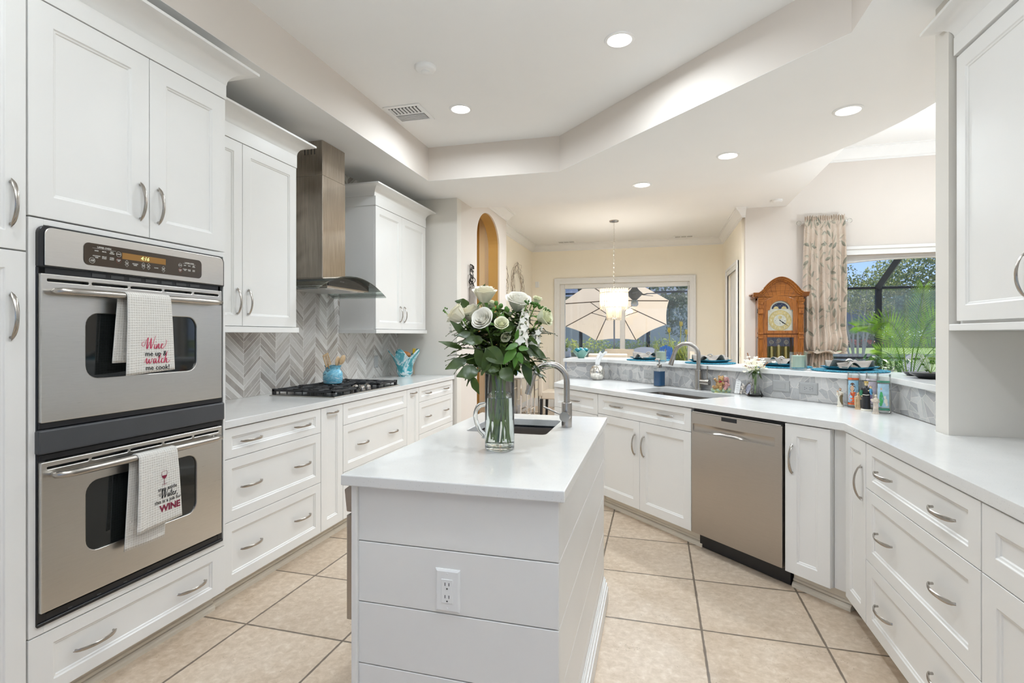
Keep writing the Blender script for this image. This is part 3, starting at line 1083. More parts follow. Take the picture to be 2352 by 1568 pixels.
t, w = sinkcab('drawer_cabinet', 'white drawer cabinet at the far left end of the sink counter', -1.203, -.604)
MB().box(0, w, 0, .58, .1, .874).build('carcass', M['cab'], t); toekick(t, w)
drawer_bank(t, w, [.872, .705, .41, .098], two=False)
t, w = sinkcab('sink_cabinet', 'white sink base cabinet with false drawer and two doors, left of dishwasher', -.602, .316)
mb = MB(); mb.box(0, .018, 0, .58, .1, .874); mb.box(w - .018, w, 0, .58, .1, .874); mb.box(.018, w - .018, 0, .58, .1, .13); mb.box(.018, w - .018, 0, .018, .13, .874); mb.box(.018, w - .018, .56, .58, .13, .874)
mb.build('carcass', M['cabgap'], t); toekick(t, w + .03)
front('drawer', t, 0, w, .722, .872, .055, rz=.042, handles=[(w * .235, .80, False), (w * .765, .80, False)])
front('door', t, 0, w / 2, .102, .722, .06, handles=[(w / 2 - .045, .555, True)])
front('door', t, w / 2, w, .102, .722, .06, handles=[(w / 2 + .045, .555, True)])
t, w = sinkcab('base_cabinet', 'slim white single-door base cabinet right of the dishwasher', .934, 1.168)
body(t, w, .56, .1, .874); toekick(t, w + .06, x0=0)
front('door', t, 0, w, .098, .872, .062, handles=[(.042, .69, True)])
t, w = sinkcab('filler_cabinet', 'plain white corner filler panel where the sink run meets the right run', 1.170, 1.262)
MB().box(0, w - .012, .012, .08, .1, .874).build('panel', M['cab'], t)

# ------------------------------------------------------------------ right run
RR = R(-90)
XR = .88


def rightcab(name, label, y1, y0, x=XR):
    return thing(name, label, 'cabinet', (x, y1, 0), RR), y1 - y0


t, w = rightcab('base_cabinet', 'narrow white door cabinet in the right corner with one tall bow handle', 2.806, 2.560)
body(t, w, .27, .1, .874); toekick(t, w, .07)
front('door', t, 0, w, .098, .872, .055, handles=[(w - .042, .69, True)])
t, w = rightcab('drawer_cabinet', 'white three-drawer base cabinet on the right with six bow handles', 2.557, 1.735)
body(t, w, .6, .1, .874); toekick(t, w, .07)
drawer_bank(t, w, [.872, .680, .376, .098], rails=.06)
t, w = rightcab('drawer_cabinet', 'white base cabinet cut by the lower right picture edge, drawer above door', 1.732, .90)
body(t, w, .6, .1, .874); toekick(t, w, .07)
front('drawer', t, 0, w, .680, .872, .06, handles=[(w / 2, .78, False)])
front('door', t, 0, w / 2, .098, .680, .065, handles=[(w / 2 - .05, .52, True)])
front('door', t, w / 2, w, .098, .680, .065, handles=[(w / 2 + .05, .52, True)])
# right wall cabinet
t, w = rightcab('wall_cabinet', 'white wall cabinet at the upper right, beside the beige partition', 2.560, 1.10, 1.20)
MB().box(0, w, 0, .305, 1.372, 2.47).build('carcass', M['cab'], t)
k = .47
for i in range(3):
    front('door', t, .012 + k * i, .012 + k * (i + 1), 1.385, 2.462, .062, handles=[(.012 + k * i + (k - .045 if i != 1 else .045), 1.53, True)])
frieze(t, w, 2.474, 2.548, .305, proud=.024, sides=0.0); crownpart(t, w, .28, 2.548, 2.63, .10, left=True, right=False)
MB().box(-.018, w, -FT - .012, .305, 1.348, 1.374).build('light_rail', M['cab'], t, bevel=.0015, seg=1)

# ------------------------------------------------------------------ island
t = thing('kitchen_island', 'white kitchen island with horizontal shiplap boards in the middle of the floor', 'kitchen island', (0, 0, 0))
ix0, ix1, iy0, iy1 = -.882, -.254, 1.400, 2.655
mb = MB()      # hollow core, open at the top under the sink
for b in ((ix0 + .012, ix1 - .012, iy0 + .012, iy0 + .03), (ix0 + .012, ix1 - .012, iy1 - .02, iy1), (ix0, ix0 + .02, iy0 + .03, iy1 - .02), (ix1 - .03, ix1 - .012, iy0 + .03, iy1 - .02)):
    mb.box(*b, 0, .881)
mb.box(ix0 + .02, ix1 - .03, iy0 + .03, 2.10, .84, .881)
mb.build('core', M['cab'], t)
zb = [.0, .165, .346, .531, .713, .881]
mb = MB()
for i in range(5): mb.box(ix0 + .018, ix1, iy0, iy0 + .012, zb[i] + .0015, zb[i + 1] - .0015)
mb.build('front_boards', M['cab'], t, bevel=.0015, seg=1)
mb = MB()
for i in range(5): mb.box(ix1 - .012, ix1, iy0 + .0122, iy1, zb[i] + .0015, zb[i + 1] - .0015)
mb.build('side_boards', M['cab'], t, bevel=.0015, seg=1)
MB().box(ix0, ix0 + .018, iy0 - .012, iy0 + .02, 0, .881).build('corner_post', M['cab'], t, bevel=.002, seg=1)
mb = MB()
for (tt, za, zc) in ((.022, 0, .075), (.017, .075, .095), (.010, .095, .112), (.005, .112, .122)):
    mb.box(ix1, ix1 + tt, iy0, iy1, za, zc)
mb.build('baseboard', M['cab'], t, bevel=.002, seg=2)
# ------------------------------------------------------------------ ceiling fittings
def can(x, y, z, label, w=CANW, r=.088):
    t = thing('recessed_light', label, 'ceiling light', (x, y, z), 0, 'recessed ceiling lights')
    MB().lathe([(r * .76, -.001), (r * .80, -.007), (r * .97, -.005), (r, 0), (r * .76, -.001)], 40).build('trim_ring', M['white'], t, smooth=40)
    MB().lathe([(0, -.0045), (r * .55, -.004), (r * .77, -.001)], 32).build('lens', M['lamp'], t, smooth=60)
    lamp_area('lamp', (0, 0, -.012), w, r * 1.4, t)
    return t


can(-.208, 3.112, TRAY, 'nearest of the bright recessed lights in the raised ceiling tray')
can(-1.436, 3.745, TRAY, 'recessed light in the raised tray beside the ceiling air vent')
can(1.162, 3.745, SOF, 'recessed light in the curved soffit nearest the right-hand wall cabinet', CANW * .5)
can(.542, 4.439, SOF, 'middle of the three recessed lights over the raised bar', CANW * .5)
can(-.13, 5.087, SOF, 'farthest of the three recessed lights over the raised bar', CANW * .5)
for x, y, w, lab in ((-.21, 1.0, 8.5, 'added unseen recessed light in the raised tray above the viewer, on the right'), (-1.44, .8, 4, 'added unseen recessed light in the raised tray above the viewer, on the left')):  # unseen lamps added overhead to brighten the kitchen
    can(x, y, TRAY, lab, w)
for x, y in ((2.9, 5.6), (4.3, 5.6), (2.9, 2.6), (4.3, 2.6)):  # unseen lamps added to brighten the family room
    can(x, y, FAM, 'unseen recessed light added to the high family room ceiling', 13)
for x, y, w in ((-1.2, 6.3, 4), (-.5, 6.4, 18), (.25, 6.25, 19), (1.05, 5.7, 10)):  # hidden lamps added to brighten the nook walls
    can(x, y, NOOK, 'unseen recessed light added to the nook ceiling, hidden above the curved soffit', w)


def fill_torchiere(x, y, w, label):  # unseen uplight added to brighten the ceilings
    t = thing('added_fill_lamp', label, 'added fill light', (x, y, 0))
    MB().lathe([(0, 0), (.15, 0), (.15, .015), (.03, .03), (.013, .05), (.013, 1.70), (.03, 1.72), (0, 1.72)], 28).build('stand', M['nickel'], t, smooth=40)
    MB().lathe([(.02, 1.72), (.09, 1.74), (.17, 1.82), (.18, 1.84), (.165, 1.83), (.08, 1.755), (0, 1.75)], 36).build('bowl_shade', M['white'], t, smooth=40)
    o = lamp_area('lamp', (0, 0, 1.80), w, .20, t); o.rotation_euler = (PI, 0, 0)


fill_torchiere(.52, .05, 46, 'added unseen fill lamp with upturned bowl beside the viewer')
fill_torchiere(3.2, 5.3, 44, 'added unseen fill lamp with upturned bowl in the family room, hidden by the partition')
t = thing('smoke_detector', 'round white smoke detector on the ceiling above the island', 'smoke detector', (-1.428, 3.096, TRAY), 0)
MB().lathe([(.068, 0), (.068, -.012), (.060, -.024), (.045, -.030), (0, -.031)], 32).build('housing', M['white'], t, smooth=40)
MB().lathe([(.027, -.030), (.026, -.040), (.020, -.044), (0, -.044)], 24).build('sensor_cap', M['white'], t, smooth=40)
t = thing('smoke_detector', 'small white detector on the lower ceiling above the curtain', 'smoke detector', (1.44, 7.13, NOOK), 0)
MB().lathe([(.06, 0), (.06, -.014), (.045, -.030), (0, -.032)], 28).build('housing', M['white'], t, smooth=40)
t = thing('air_vent', 'square white ceiling air vent with dark louvres near the range hood', 'vent', (-1.848, 3.713, TRAY), 0)
mb = MB(); v = .15
for b in ((-v, v, -v, -v + .03), (-v, v, v - .03, v), (-v, -v + .03, -v + .03, v - .03), (v - .03, v, -v + .03, v - .03), (-v + .03, v - .03, -.008, .008)): mb.box(*b, -.008, 0)
mb.build('frame', M['white'], t, bevel=.002, seg=1)
MB().box(-v + .03, v - .03, -v + .03, v - .03, -.002, -.0005).build('duct', M['slot'], t)
mb = MB()
for i in range(9):
    q = -v + .035 + i * .0285
    mb.obox((q + .008, -.062, -.006), .004, .10, .014, Matrix.Rotation(R(35), 3, 'Y'))
for i in range(6): mb.obox((0, .02 + i * .018, -.006), .23, .004, .014, Matrix.Rotation(R(-35), 3, 'X'))
mb.build('louvres', M['white'], t)
for x, lab in ((-1.56, 'narrow white ceiling vent left of the chandelier chain'), (.445, 'narrow white ceiling vent right of the chandelier chain')):
    t = thing('air_vent', lab, 'vent', (x, 9.35, NOOK), 0)
    mb = MB(); mb.box(-.17, .17, -.08, .08, -.006, 0); mb.build('frame', M['white'], t, bevel=.002, seg=1)
    mb = MB()
    for i in range(3): mb.box(-.14 + i * .096, -.055 + i * .096, -.045, .045, -.0075, -.0062)
    mb.build('louvres', M['greyplate'], t)
t = thing('ceiling_speaker', 'round grey speaker grille in the high family room ceiling', 'speaker', (2.62, 5.85, FAM), 0)
MB().lathe([(.10, -.001), (.115, -.006), (.125, 0)], 36).build('trim_ring', M['white'], t, smooth=40)
MB().lathe([(0, -.004), (.10, -.003)], 36).build('grille', mat('speaker_cloth', (.42, .42, .42), .8, var=.05, bmp=.3, bscale=300), t)


# ------------------------------------------------------------------ lettering
def text_mesh(s, size, shear=0.0, bold=0.0, ext=.0004, align='CENTER', space=1.0):
    c = bpy.data.curves.new('lettering', 'FONT')
    c.body = s; c.size = size; c.shear = shear; c.offset = bold; c.extrude = ext
    c.align_x = align; c.align_y = 'CENTER'; c.resolution_u = 2; c.space_character = space
    o = bpy.data.objects.new('tmp', c); COL.objects.link(o)
    dg = bpy.context.evaluated_depsgraph_get()
    me = bpy.data.meshes.new_from_object(o.evaluated_get(dg))
    bpy.data.objects.remove(o, do_unlink=True)
    return me


def letters(items, name, m, parent, y, roll=0.0, mx=None):
    """items: (text, x, z, size[, shear, bold, align]); joined into one lettering mesh on the plane y facing -y"""
    mb = MB()
    for it in items:
        s, x, z, size = it[:4]
        me = text_mesh(s, size, *(it[4:6] if len(it) > 4 else ()), align=(it[6] if len(it) > 6 else 'CENTER'))
        mb.add([(x + v.co.x, y - v.co.z, z + v.co.y) for v in me.vertices], [tuple(p.vertices) for p in me.polygons])
        bpy.data.meshes.remove(me)
    return mb.build(name, m, parent)


def stroke(mb, pts, w, y, n=8):
    """a pen stroke on the plane y: list of (x, z, width factor) smoothed by Catmull-Rom"""
    P = [Vector((p[0], p[1], p[2] if len(p) > 2 else 1)) for p in pts]
    out = []
    for i in range(len(P) - 1):
        p0, p1, p2, p3 = P[max(i - 1, 0)], P[i], P[i + 1], P[min(i + 2, len(P) - 1)]
        for k in range(n):
            t = k / n
            out.append(.5 * (2 * p1 + (p2 - p0) * t + (2 * p0 - 5 * p1 + 4 * p2 - p3) * t * t + (3 * p1 - p0 - 3 * p2 + p3) * t ** 3))
    out.append(P[-1])
    mb.tube([(q.x, y, q.y) for q in out], [max(.15, q.z) * w for q in out], 6, flat=1)


# ------------------------------------------------------------------ double wall oven (in the tower's local frame)
t = thing('double_wall_oven', 'stainless steel double wall oven with black trim built into the left cabinet tower', 'oven', (-2.02, OY0, 0), RL)
PF = -.035
mb = MB()
mb.box(.031, .807, .0, .55, .326, 1.70)
mb.build('cavity_box', M['black'], t)
mb = MB()
mb.box(.026, .796, -.030, .001, 1.012, 1.035); mb.box(.030, .792, -.026, .001, .905, .926)
mb.box(.022, .800, -.022, -.001, .352, .385); mb.box(.022, .800, -.030, -.022, .350, .362); mb.box(.022, .050, -.024, -.001, .362, 1.56); mb.box(.774, .800, -.024, -.001, .362, 1.56)
mb.box(.027, .790, -.024, -.001, 1.536, 1.566)
mb.build('black_trim', M['black'], t, bevel=.002, seg=1)
mb = MB()
for i in range(7): mb.box(.20 + i * .07, .25 + i * .07, -.0255, -.0245, 1.544, 1.556)
for i in range(6): mb.box(.12 + i * .1, .135 + i * .1, -.0235, -.022, .366, .370)
mb.build('vent_slot_grille', mat('slot_grey', (.06, .06, .062), .4, var=.1), t)
MB().box(.020, .800, -.040, -.001, .928, 1.010).build('black_band', M['charcoal'], t, bevel=.006)
# control panel with rounded upper corners: black backing then steel face
def rounded_top(x0, x1, z0, z1, r, n=6):
    return [(x0, z0), (x1, z0)] + [(x1 - r + r * math.cos(R(a)), z1 - r + r * math.sin(R(a))) for a in [90 * i / n for i in range(n + 1)]] + [(x0 + r + r * math.cos(R(a)), z1 - r + r * math.sin(R(a))) for a in [90 + 90 * i / n for i in range(n + 1)]]
mb = MB(); mb.extr(rounded_top(.022, .800, 1.560, 1.700, .028), (0, PF - .001, 0), (1, 0, 0), (0, 0, 1), (0, .034, 0)); mb.build('panel_backing', M['black'], t, bevel=.002, seg=1)
mb = MB(); mb.extr(rounded_top(.037, .790, 1.564, 1.694, .024), (0, PF - .006, 0), (1, 0, 0), (0, 0, 1), (0, .0045, 0)); cp = mb.build('control_panel', M['steel'], t, bevel=.002, seg=2)
tag(cp, 'stainless control panel strip')
dp = rrect(.160, .665, 1.583, 1.664, .018)
mb = MB(); mb.extr(dp, (0, PF - .0075, 0), (1, 0, 0), (0, 0, 1), (0, .0012, 0))
disp = mb.build('display_window', mat('panel_brown', (.050, .036, .026), .10, spec=.6, var=.05), cp)
MB().box(.300, .485, PF - .0082, PF - .0076, 1.622, 1.646).build('clock_display', emis('amber_display', (.18, .085, .012), .35), cp)
FW = emis('panel_white', (.62, .60, .56), .05)
letters([('4:16', .392, 1.634, .021, .25, 0)], 'digits', emis('display_digits', (.62, .72, .30), .8), cp, PF - .0085)
it = []
for (x0, ttl) in ((.232, 'UPPER OVEN'), (.600, 'LOWER OVEN')):
    k = 1.0 if x0 < .5 else .8
    it.append((ttl, x0, 1.6515 if k == 1 else 1.6435, .0078 * k + .001, 0, .0001))
    for c_, (a, b) in enumerate((('BAKE', 'COOKING\nTIME'), ('BROIL', 'DELAY\nSTART'), ('SELF\nCLEAN', 'OVEN\nLIGHT'))):
        it.append((a, x0 - .028 * k + c_ * .028 * k, 1.638 if k == 1 else 1.632, .0058 * k, 0, .0001))
        it.append((b, x0 - .028 * k + c_ * .028 * k, 1.616 if k == 1 else 1.613, .0058 * k, 0, .0001))
    cx = x0 + .054 if k == 1 else x0 - .046
    it.append(('START', cx, 1.637 if k == 1 else 1.630, .0055, 0, .0001)); it.append(('CLEAR\nOFF', cx, 1.613 if k == 1 else 1.608, .005, 0, .0001))
it += [('KITCHEN\nTIMER', .352, 1.606, .0055, 0, .0001), ('CLOCK', .442, 1.604, .0055, 0, .0001), ('TEMP', .318, 1.606, .0048, 0, .0001), ('HOUR', .386, 1.606, .0048, 0, .0001), ('MIN', .408, 1.606, .0048, 0, .0001), ('TEMP', .474, 1.603, .0048, 0, .0001)]
letters(it, 'button_lettering', FW, cp, PF - .0081)
mb = MB()
def ring(mb, x, z, r, w, y):
    mb.tube([(x + r * math.cos(2 * PI * i / 28), y, z + r * math.sin(2 * PI * i / 28)) for i in range(29)], w, 5, cap=False)
ring(mb, .188, 1.601, .0100, .0006, PF - .0085)
ring(mb, .286, 1.637, .0095, .0005, PF - .0085); ring(mb, .554, 1.630, .008, .0005, PF - .0085)
for x0, w, z in ((.232, .043, 1.6465), (.600, .033, 1.6395)): mb.box(x0 - w, x0 + w, PF - .0085, PF - .008, z, z + .0006)
for x, z in ((.318, 1.606), (.386, 1.606), (.408, 1.606), (.474, 1.603)):
    for s_ in (1, -1):
        a = (x - .0075, z + s_ * .0042); b = (x + .0075, z + s_ * .0042); c = (x, z + s_ * .013)
        for p, q in ((a, b), (b, c), (c, a)): mb.rod((p[0], PF - .0083, p[1]), (q[0], PF - .0083, q[1]), .0005, 4)
mb.build('button_outlines', FW, cp)
letters([('GE', .188, 1.601, .011, .35, .0001)], 'maker_monogram', FW, cp, PF - .0085)
mb = MB(); ring(mb, .286, 1.613, .0095, .0005, PF - .0085); ring(mb, .554, 1.608, .008, .0005, PF - .0085); mb.build('red_outlines', mat('red_line', (.30, .08, .06), .5, var=.05), cp)


def oven_door(z0, z1, wz0, wz1, hz, name_label):
    x0, x1 = .027, .783
    d = MB()
    # steel skin as a frame round the window
    win = rrect(.170, .642, wz0, wz1, .045, 6)
    bm = bmesh.new()
    def loop(pts):
        vs = [bm.verts.new((x, PF - .004, z)) for x, z in pts]
        return [bm.edges.new((vs[i], vs[(i + 1) % len(vs)])) for i in range(len(vs))]
    sl = []
    es = loop([(x0, z0), (x1, z0), (x1, z1), (x0, z1)]) + loop(win)
    for i in range(5):
        a = x0 + .018 + i * .146
        es += loop(rrect(a, a + .135, z1 - .026, z1 - .0175, .0042, 3))
    bmesh.ops.triangle_fill(bm, use_beauty=True, edges=es)
    r = bmesh.ops.extrude_face_region(bm, geom=list(bm.faces))
    for g in r['geom']:
        if isinstance(g, bmesh.types.BMVert): g.co.y = -.012
    bmesh.ops.recalc_face_normals(bm, faces=bm.faces)
    me = bpy.data.meshes.new('door'); bm.to_mesh(me); bm.free(); me.materials.append(M['steel'])
    do = put('door', me, t, .003, 2)
    tag(do, name_label)
    MB().box(x0 + .010, x1 - .010, -.0119, -.002, z0 + .006, z1 - .008).build('inner_panel', M['black'], do)
    mb = MB(); mb.extr([(a, b) for a, b in rrect(.168, .644, wz0 - .002, wz1 + .002, .046, 6)], (0, PF + .003, 0), (1, 0, 0), (0, 0, 1), (0, .004, 0)); mb.build('window', M['ovenglass'], do)
    pts = [(.065, PF - .004, hz), (.057, -.062, hz), (.068, -.080, hz), (.10, -.0865, hz)] + [(.10 + .50 * i / 6 + .0, -.0885, hz) for i in range(1, 6)] + [(.70, -.0865, hz), (.732, -.080, hz), (.743, -.062, hz), (.735, PF - .004, hz)]
    MB().tube(pts, [.010, .0115, .0125] + [.0135] * (len(pts) - 6) + [.0125, .0115, .010], 14).build('handle', M['nickel'], do, smooth=50)
    return do


oven_door(1.034, 1.537, 1.173, 1.408, 1.478, 'upper oven door with towel bar')
oven_door(.396, .902, .544, .800, .857, 'lower oven door with towel bar')

# towels over the two oven bars
def towelmat():
    m = bpy.data.materials.new('waffle_cotton')
    nt, p = _nodes(m)
    v = coords(nt, 'UV')
    s = nd(nt, 'ShaderNodeSeparateXYZ'); lk(nt, v, s.inputs[0])
    a = mth(nt, 'ABSOLUTE', mth(nt, 'SINE', mth(nt, 'MULTIPLY', s.outputs[0], PI / .0095)))
    b = mth(nt, 'ABSOLUTE', mth(nt, 'SINE', mth(nt, 'MULTIPLY', s.outputs[1], PI / .0095)))
    h = mth(nt, 'POWER', mth(nt, 'MULTIPLY', a, b), .6)
    lk(nt, ramp(nt, h, [(0, (.80, .78, .74)), (.9, (.62, .59, .54))]), p.inputs['Base Color'])
    p.inputs['Roughness'].default_value = .9
    lk(nt, bump(nt, mth(nt, 'SUBTRACT', 1.0, h), .6, .002), p.inputs['Normal'])
    return m


M['towel'] = towelmat()


def towel(name, label, x0, x1, hz, zf, zb, seed, flare=.012):
    t2 = thing(name, label, 'towel', (-2.02, OY0, 0), RL, 'kitchen towels on the oven bars')
    rnd = random.Random(seed)
    yb, rr_ = -.0885, .0155
    nu, nv = 22, 46
    Lb, Lf = hz - zb, hz - zf
    arc = PI * rr_
    tot = Lb + arc + Lf
    ph = rnd.uniform(0, 6)
    mb = MB(); uv = []
    def P(u, v):
        s = v * tot
        x = x0 + (x1 - x0) * u
        if s < Lb:
            k = 1 - s / Lb
            y = yb + rr_ + .001 + .010 * k * math.sin(u * 5 + ph) * .4; z = zb + s
            x += -.018 * k - .012
        elif s < Lb + arc:
            a = (s - Lb) / rr_
            y = yb + rr_ * math.cos(a); z = hz + rr_ * math.sin(a)
            x += -.012 * (1 - (s - Lb) / arc)
        else:
            q = s - Lb - arc; k = q / Lf
            fold = math.exp(-((u - .08) / .06) ** 2)
            y = yb - rr_ - .004 * min(1, k * 3) - .006 * k * (.5 + .5 * math.sin(u * 4.2 + ph)) * 0 - .007 * fold * k
            z = hz - q - .012 * k * (u - .5) * -1
            x += (u - .4) * flare * k * 2
        uv.append(((x1 - x0) * u, s))
        return (x, y, z)
    mb.grid(P, nu, nv)
    me = mb.mesh('cloth', M['towel'], 60)
    ul = me.uv_layers.new(name='UVMap')
    for lp in me.loops: ul.data[lp.index].uv = uv[lp.vertex_index]
    put('cloth', me, t2, solid=.0035)
    return t2, yb - rr_ - .0068


RED = mat('crimson_thread', (.52, .012, .075), .7, var=.1)
WINE = mat('wine_thread', (.20, .006, .035), .7, var=.1)
t, ty = towel('kitchen_towel', 'white waffle towel reading Wine me up over the upper oven bar', .272, .454, 1.478, 1.183, 1.225, 3)
letters([('me up &', .384, 1.256, .0275, 0, .0001), ('me cook!', .392, 1.201, .0275, 0, .0001)], 'black_lettering', M['ink'], t, ty)
mb = MB()
def script(mb, ox, oz, k, strokes, y, w):
    for s_ in strokes: stroke(mb, [(ox + p[0] * k, oz + p[1] * k, p[2] if len(p) > 2 else 1) for p in s_], w, y)
WI = [[(-.1, .62, .5), (-.28, .55, .5), (-.30, .30, .6), (-.12, .25, .5), (.10, .70, .6), (.28, .98, .7), (.18, .4, 1.3), (.16, .0, 1.0), (.42, .55, .6), (.58, .95, .7), (.52, .4, 1.3), (.52, .02, 1), (.75, .5, .6), (.95, 1.05, .5), (.98, 1.15, .4)],
      [(.92, .42, .5), (.86, .10, 1.2), (.95, .02, .8), (1.06, .16, .5)], [(1.02, .60, 1.2), (1.035, .62, 1.2)],
      [(1.10, .40, .6), (1.08, .02, 1.2), (1.22, .36, .6), (1.32, .42, .9), (1.28, .10, 1.2), (1.38, .02, .8), (1.48, .14, .5)],
      [(1.54, .20, .6), (1.70, .34, .6), (1.62, .44, .8), (1.52, .22, 1.1), (1.60, .02, 1), (1.80, .12, .6), (2.02, .42, .5), (2.06, .72, .5), (2.0, .76, .4)]]
WA = [[(-.18, .10, .5), (-.02, .40, .6), (.06, .46, .8), (.02, .14, 1.2), (.12, .02, .9), (.30, .40, .6), (.28, .10, 1.2), (.40, .02, .9), (.54, .30, .6), (.58, .46, .6), (.66, .40, .5)],
      [(.98, .40, .7), (.80, .40, .8), (.72, .12, 1.2), (.82, .02, .8), (.98, .36, .6), (.96, .08, 1.2), (1.06, .03, .8), (1.18, .2, .5)],
      [(1.44, .85, .6), (1.26, .20, 1.2), (1.30, .02, .9), (1.46, .14, .5)], [(1.16, .52, .6), (1.52, .58, .6)],
      [(1.74, .40, .8), (1.60, .40, .8), (1.52, .14, 1.2), (1.62, .02, .9), (1.80, .12, .5)],
      [(2.16, 1.10, .5), (1.98, .60, 1.1), (1.84, .0, 1.0), (1.98, .34, .6), (2.10, .42, .8), (2.06, .10, 1.2), (2.16, .02, .8), (2.42, .16, .5), (2.36, .22, .4)]]
script(mb, .338, 1.276, .044, WI, ty - .0004, .0014)
script(mb, .342, 1.219, .042, WA, ty - .0004, .0014)
mb.build('red_lettering', RED, t)
t, ty = towel('kitchen_towel', 'white waffle towel with a wine glass motif over the lower oven bar', .318, .484, .857, .572, .505, 8, .016)
letters([('step aside', .435, .712, .0215, .0, .0), ('this is a job for', .437, .663, .0195, 0, 0)], 'black_lettering', M['ink'], t, ty)
mb = MB()
WT = [[(-.1, .62, .5), (-.22, .5, .5), (-.12, .30, .5), (.10, .70, .6), (.24, .95, .7), (.16, .4, 1.3), (.14, .0, 1.0), (.40, .55, .6), (.54, .95, .7), (.48, .4, 1.3), (.48, .02, 1), (.75, .6, .6), (.90, 1.0, .5)],
      [(1.04, .38, .7), (.90, .38, .8), (.84, .12, 1.2), (.92, .02, .8), (1.06, .36, .6), (1.04, .08, 1.2), (1.14, .04, .6)],
      [(1.36, .80, .6), (1.22, .20, 1.2), (1.26, .02, .9), (1.38, .12, .5)], [(1.14, .48, .6), (1.44, .52, .6)],
      [(1.44, .20, .6), (1.60, .32, .6), (1.52, .42, .8), (1.44, .20, 1.1), (1.52, .02, 1), (1.70, .12, .6)],
      [(1.78, .40, .6), (1.74, .02, 1.2), (1.86, .36, .6), (1.96, .40, .9)], [(2.06, .04, 1.2), (2.02, -.12, .6)]]
script(mb, .405, .676, .036, WT, ty - .0003, .0013)
mb.build('script_lettering', M['ink'], t)
letters([('WINE', .446, .633, .036, 0, .0012)], 'wine_lettering', WINE, t, ty)
mb = MB()
gx, gz = .420, .752
stroke(mb, [(gx - .011, gz + .030), (gx - .012, gz + .016), (gx - .006, gz + .004), (gx, gz + .001), (gx + .006, gz + .004), (gx + .012, gz + .016), (gx + .011, gz + .030), (gx, gz + .032), (gx - .011, gz + .030)], .0006, ty - .0003)
stroke(mb, [(gx, gz), (gx, gz - .022)], .0007, ty - .0003, 2); stroke(mb, [(gx - .010, gz - .023), (gx + .010, gz - .022)], .0007, ty - .0003, 2)
mb.extr([(gx - .0115, gz + .014), (gx - .006, gz + .004), (gx, gz + .001), (gx + .006, gz + .004), (gx + .0115, gz + .014)], (0, ty - .0006, 0), (1, 0, 0), (0, 0, 1), (0, .0005, 0))
mb.build('wine_glass_motif', WINE, t)

# ------------------------------------------------------------------ range hood
t = thing('range_hood', 'tall stainless chimney range hood with curved glass canopy over the cooktop', 'range hood', (XW + .009, 3.445, 0), RL)
# local: x along Y (0 = centre), -y toward the room
dC = .315
mb = MB(); mb.box(-.145, .145, -dC, 0, 1.745, 2.49); mb.build('chimney', M['steelh'], t, bevel=.004)
up = MB().box(-.142, .142, -dC + .003, 0, 2.49, SOF).build('upper_chimney', M['steelh'], t, bevel=.003)
mb = MB()
for i in range(4): mb.box(-.1426, -.1418, -.25 + i * .028, -.244 + i * .028, 2.645, 2.69)
mb.build('vent_slots', M['slot'], up)
def arcz(x): return 1.752 - .118 * (x / .455) ** 2
mb = MB(); N = 30
for i in range(N):
    a = -.455 + .91 * i / N; b = -.455 + .91 * (i + 1) / N
    mb.extr([(a, arcz(a)), (b, arcz(b)), (b, arcz(b) + .008), (a, arcz(a) + .008)], (0, 0, 0), (1, 0, 0), (0, 0, 1), (0, -.495, 0))
mb.build('glass_canopy', M['hoodglass'], t, weld=True, smooth=30)
# body under the glass with a dark curved fascia
fx = .27
pol = [(-fx, 1.668), (fx, 1.668)] + [(fx - 2 * fx * i / 14, arcz(fx - 2 * fx * i / 14) - .001) for i in range(15)]
mb = MB(); mb.extr(pol, (0, -.44, 0), (1, 0, 0), (0, 0, 1), (0, .44, 0)); mb.build('hood_body', M['steelh'], t, bevel=.002)
fas = [(-fx + .004, 1.674), (fx - .004, 1.674)] + [(fx - .004 - (2 * fx - .008) * i / 14, arcz(fx - .004 - (2 * fx - .008) * i / 14) - .004) for i in range(15)]
mb = MB(); mb.extr(fas, (0, -.447, 0), (1, 0, 0), (0, 0, 1), (0, .006, 0)); fa = mb.build('fascia', mat('fascia_black', (.02, .02, .02), .06, spec=.7, var=.1), t)
letters([('zephyr' if False else 'o  o  o  o', -.10, 1.715, .012)], 'button_marks', M['greyplate'], fa, -.4475)
MB().box(-fx + .03, fx - .03, -.42, -.03, 1.660, 1.668).build('filter_panel', M['steel'], t)
mb = MB(); mb.lathe([(0, 0), (.03, -.002), (.034, .004)], 20, (-.15, -.38, 1.659)); mb.lathe([(0, 0), (.03, -.002), (.034, .004)], 20, (.15, -.38, 1.659)); mb.build('work_light', M['white'], t)

# ------------------------------------------------------------------ gas cooktop
t = thing('gas_cooktop', 'black and stainless gas cooktop set into the left counter under the hood', 'cooktop', (0, 0, .914), 0)
cx0, cx1, cy0, cy1 = -2.552, -2.040, 3.018, 3.932
MB().box(cx0, cx1, cy0, cy1, .0005, .007).build('tray', M['steel'], t, bevel=.003)
MB().box(cx0 + .012, cx1 - .012, cy0 + .012, cy1 - .012, .007, .009).build('burner_deck', mat('deck_black', (.045, .043, .04), .2, .6, var=.2), t)
bp = [(-2.43, 3.18, .045), (-2.18, 3.18, .038), (-2.36, 3.475, .055), (-2.43, 3.77, .045), (-2.18, 3.77, .038)]
for x, y, r in bp:
    b = MB().lathe([(r * 1.1, .009), (r * 1.05, .018), (r * .8, .021), (0, .022)], 24, (x, y, 0)).build('burner', M['greyplate'], t, smooth=40)
    MB().lathe([(r * .72, .0215), (r * .74, .029), (r * .60, .033), (0, .034)], 24, (x, y, 0)).build('burner_cap', M['iron'], b, smooth=40)


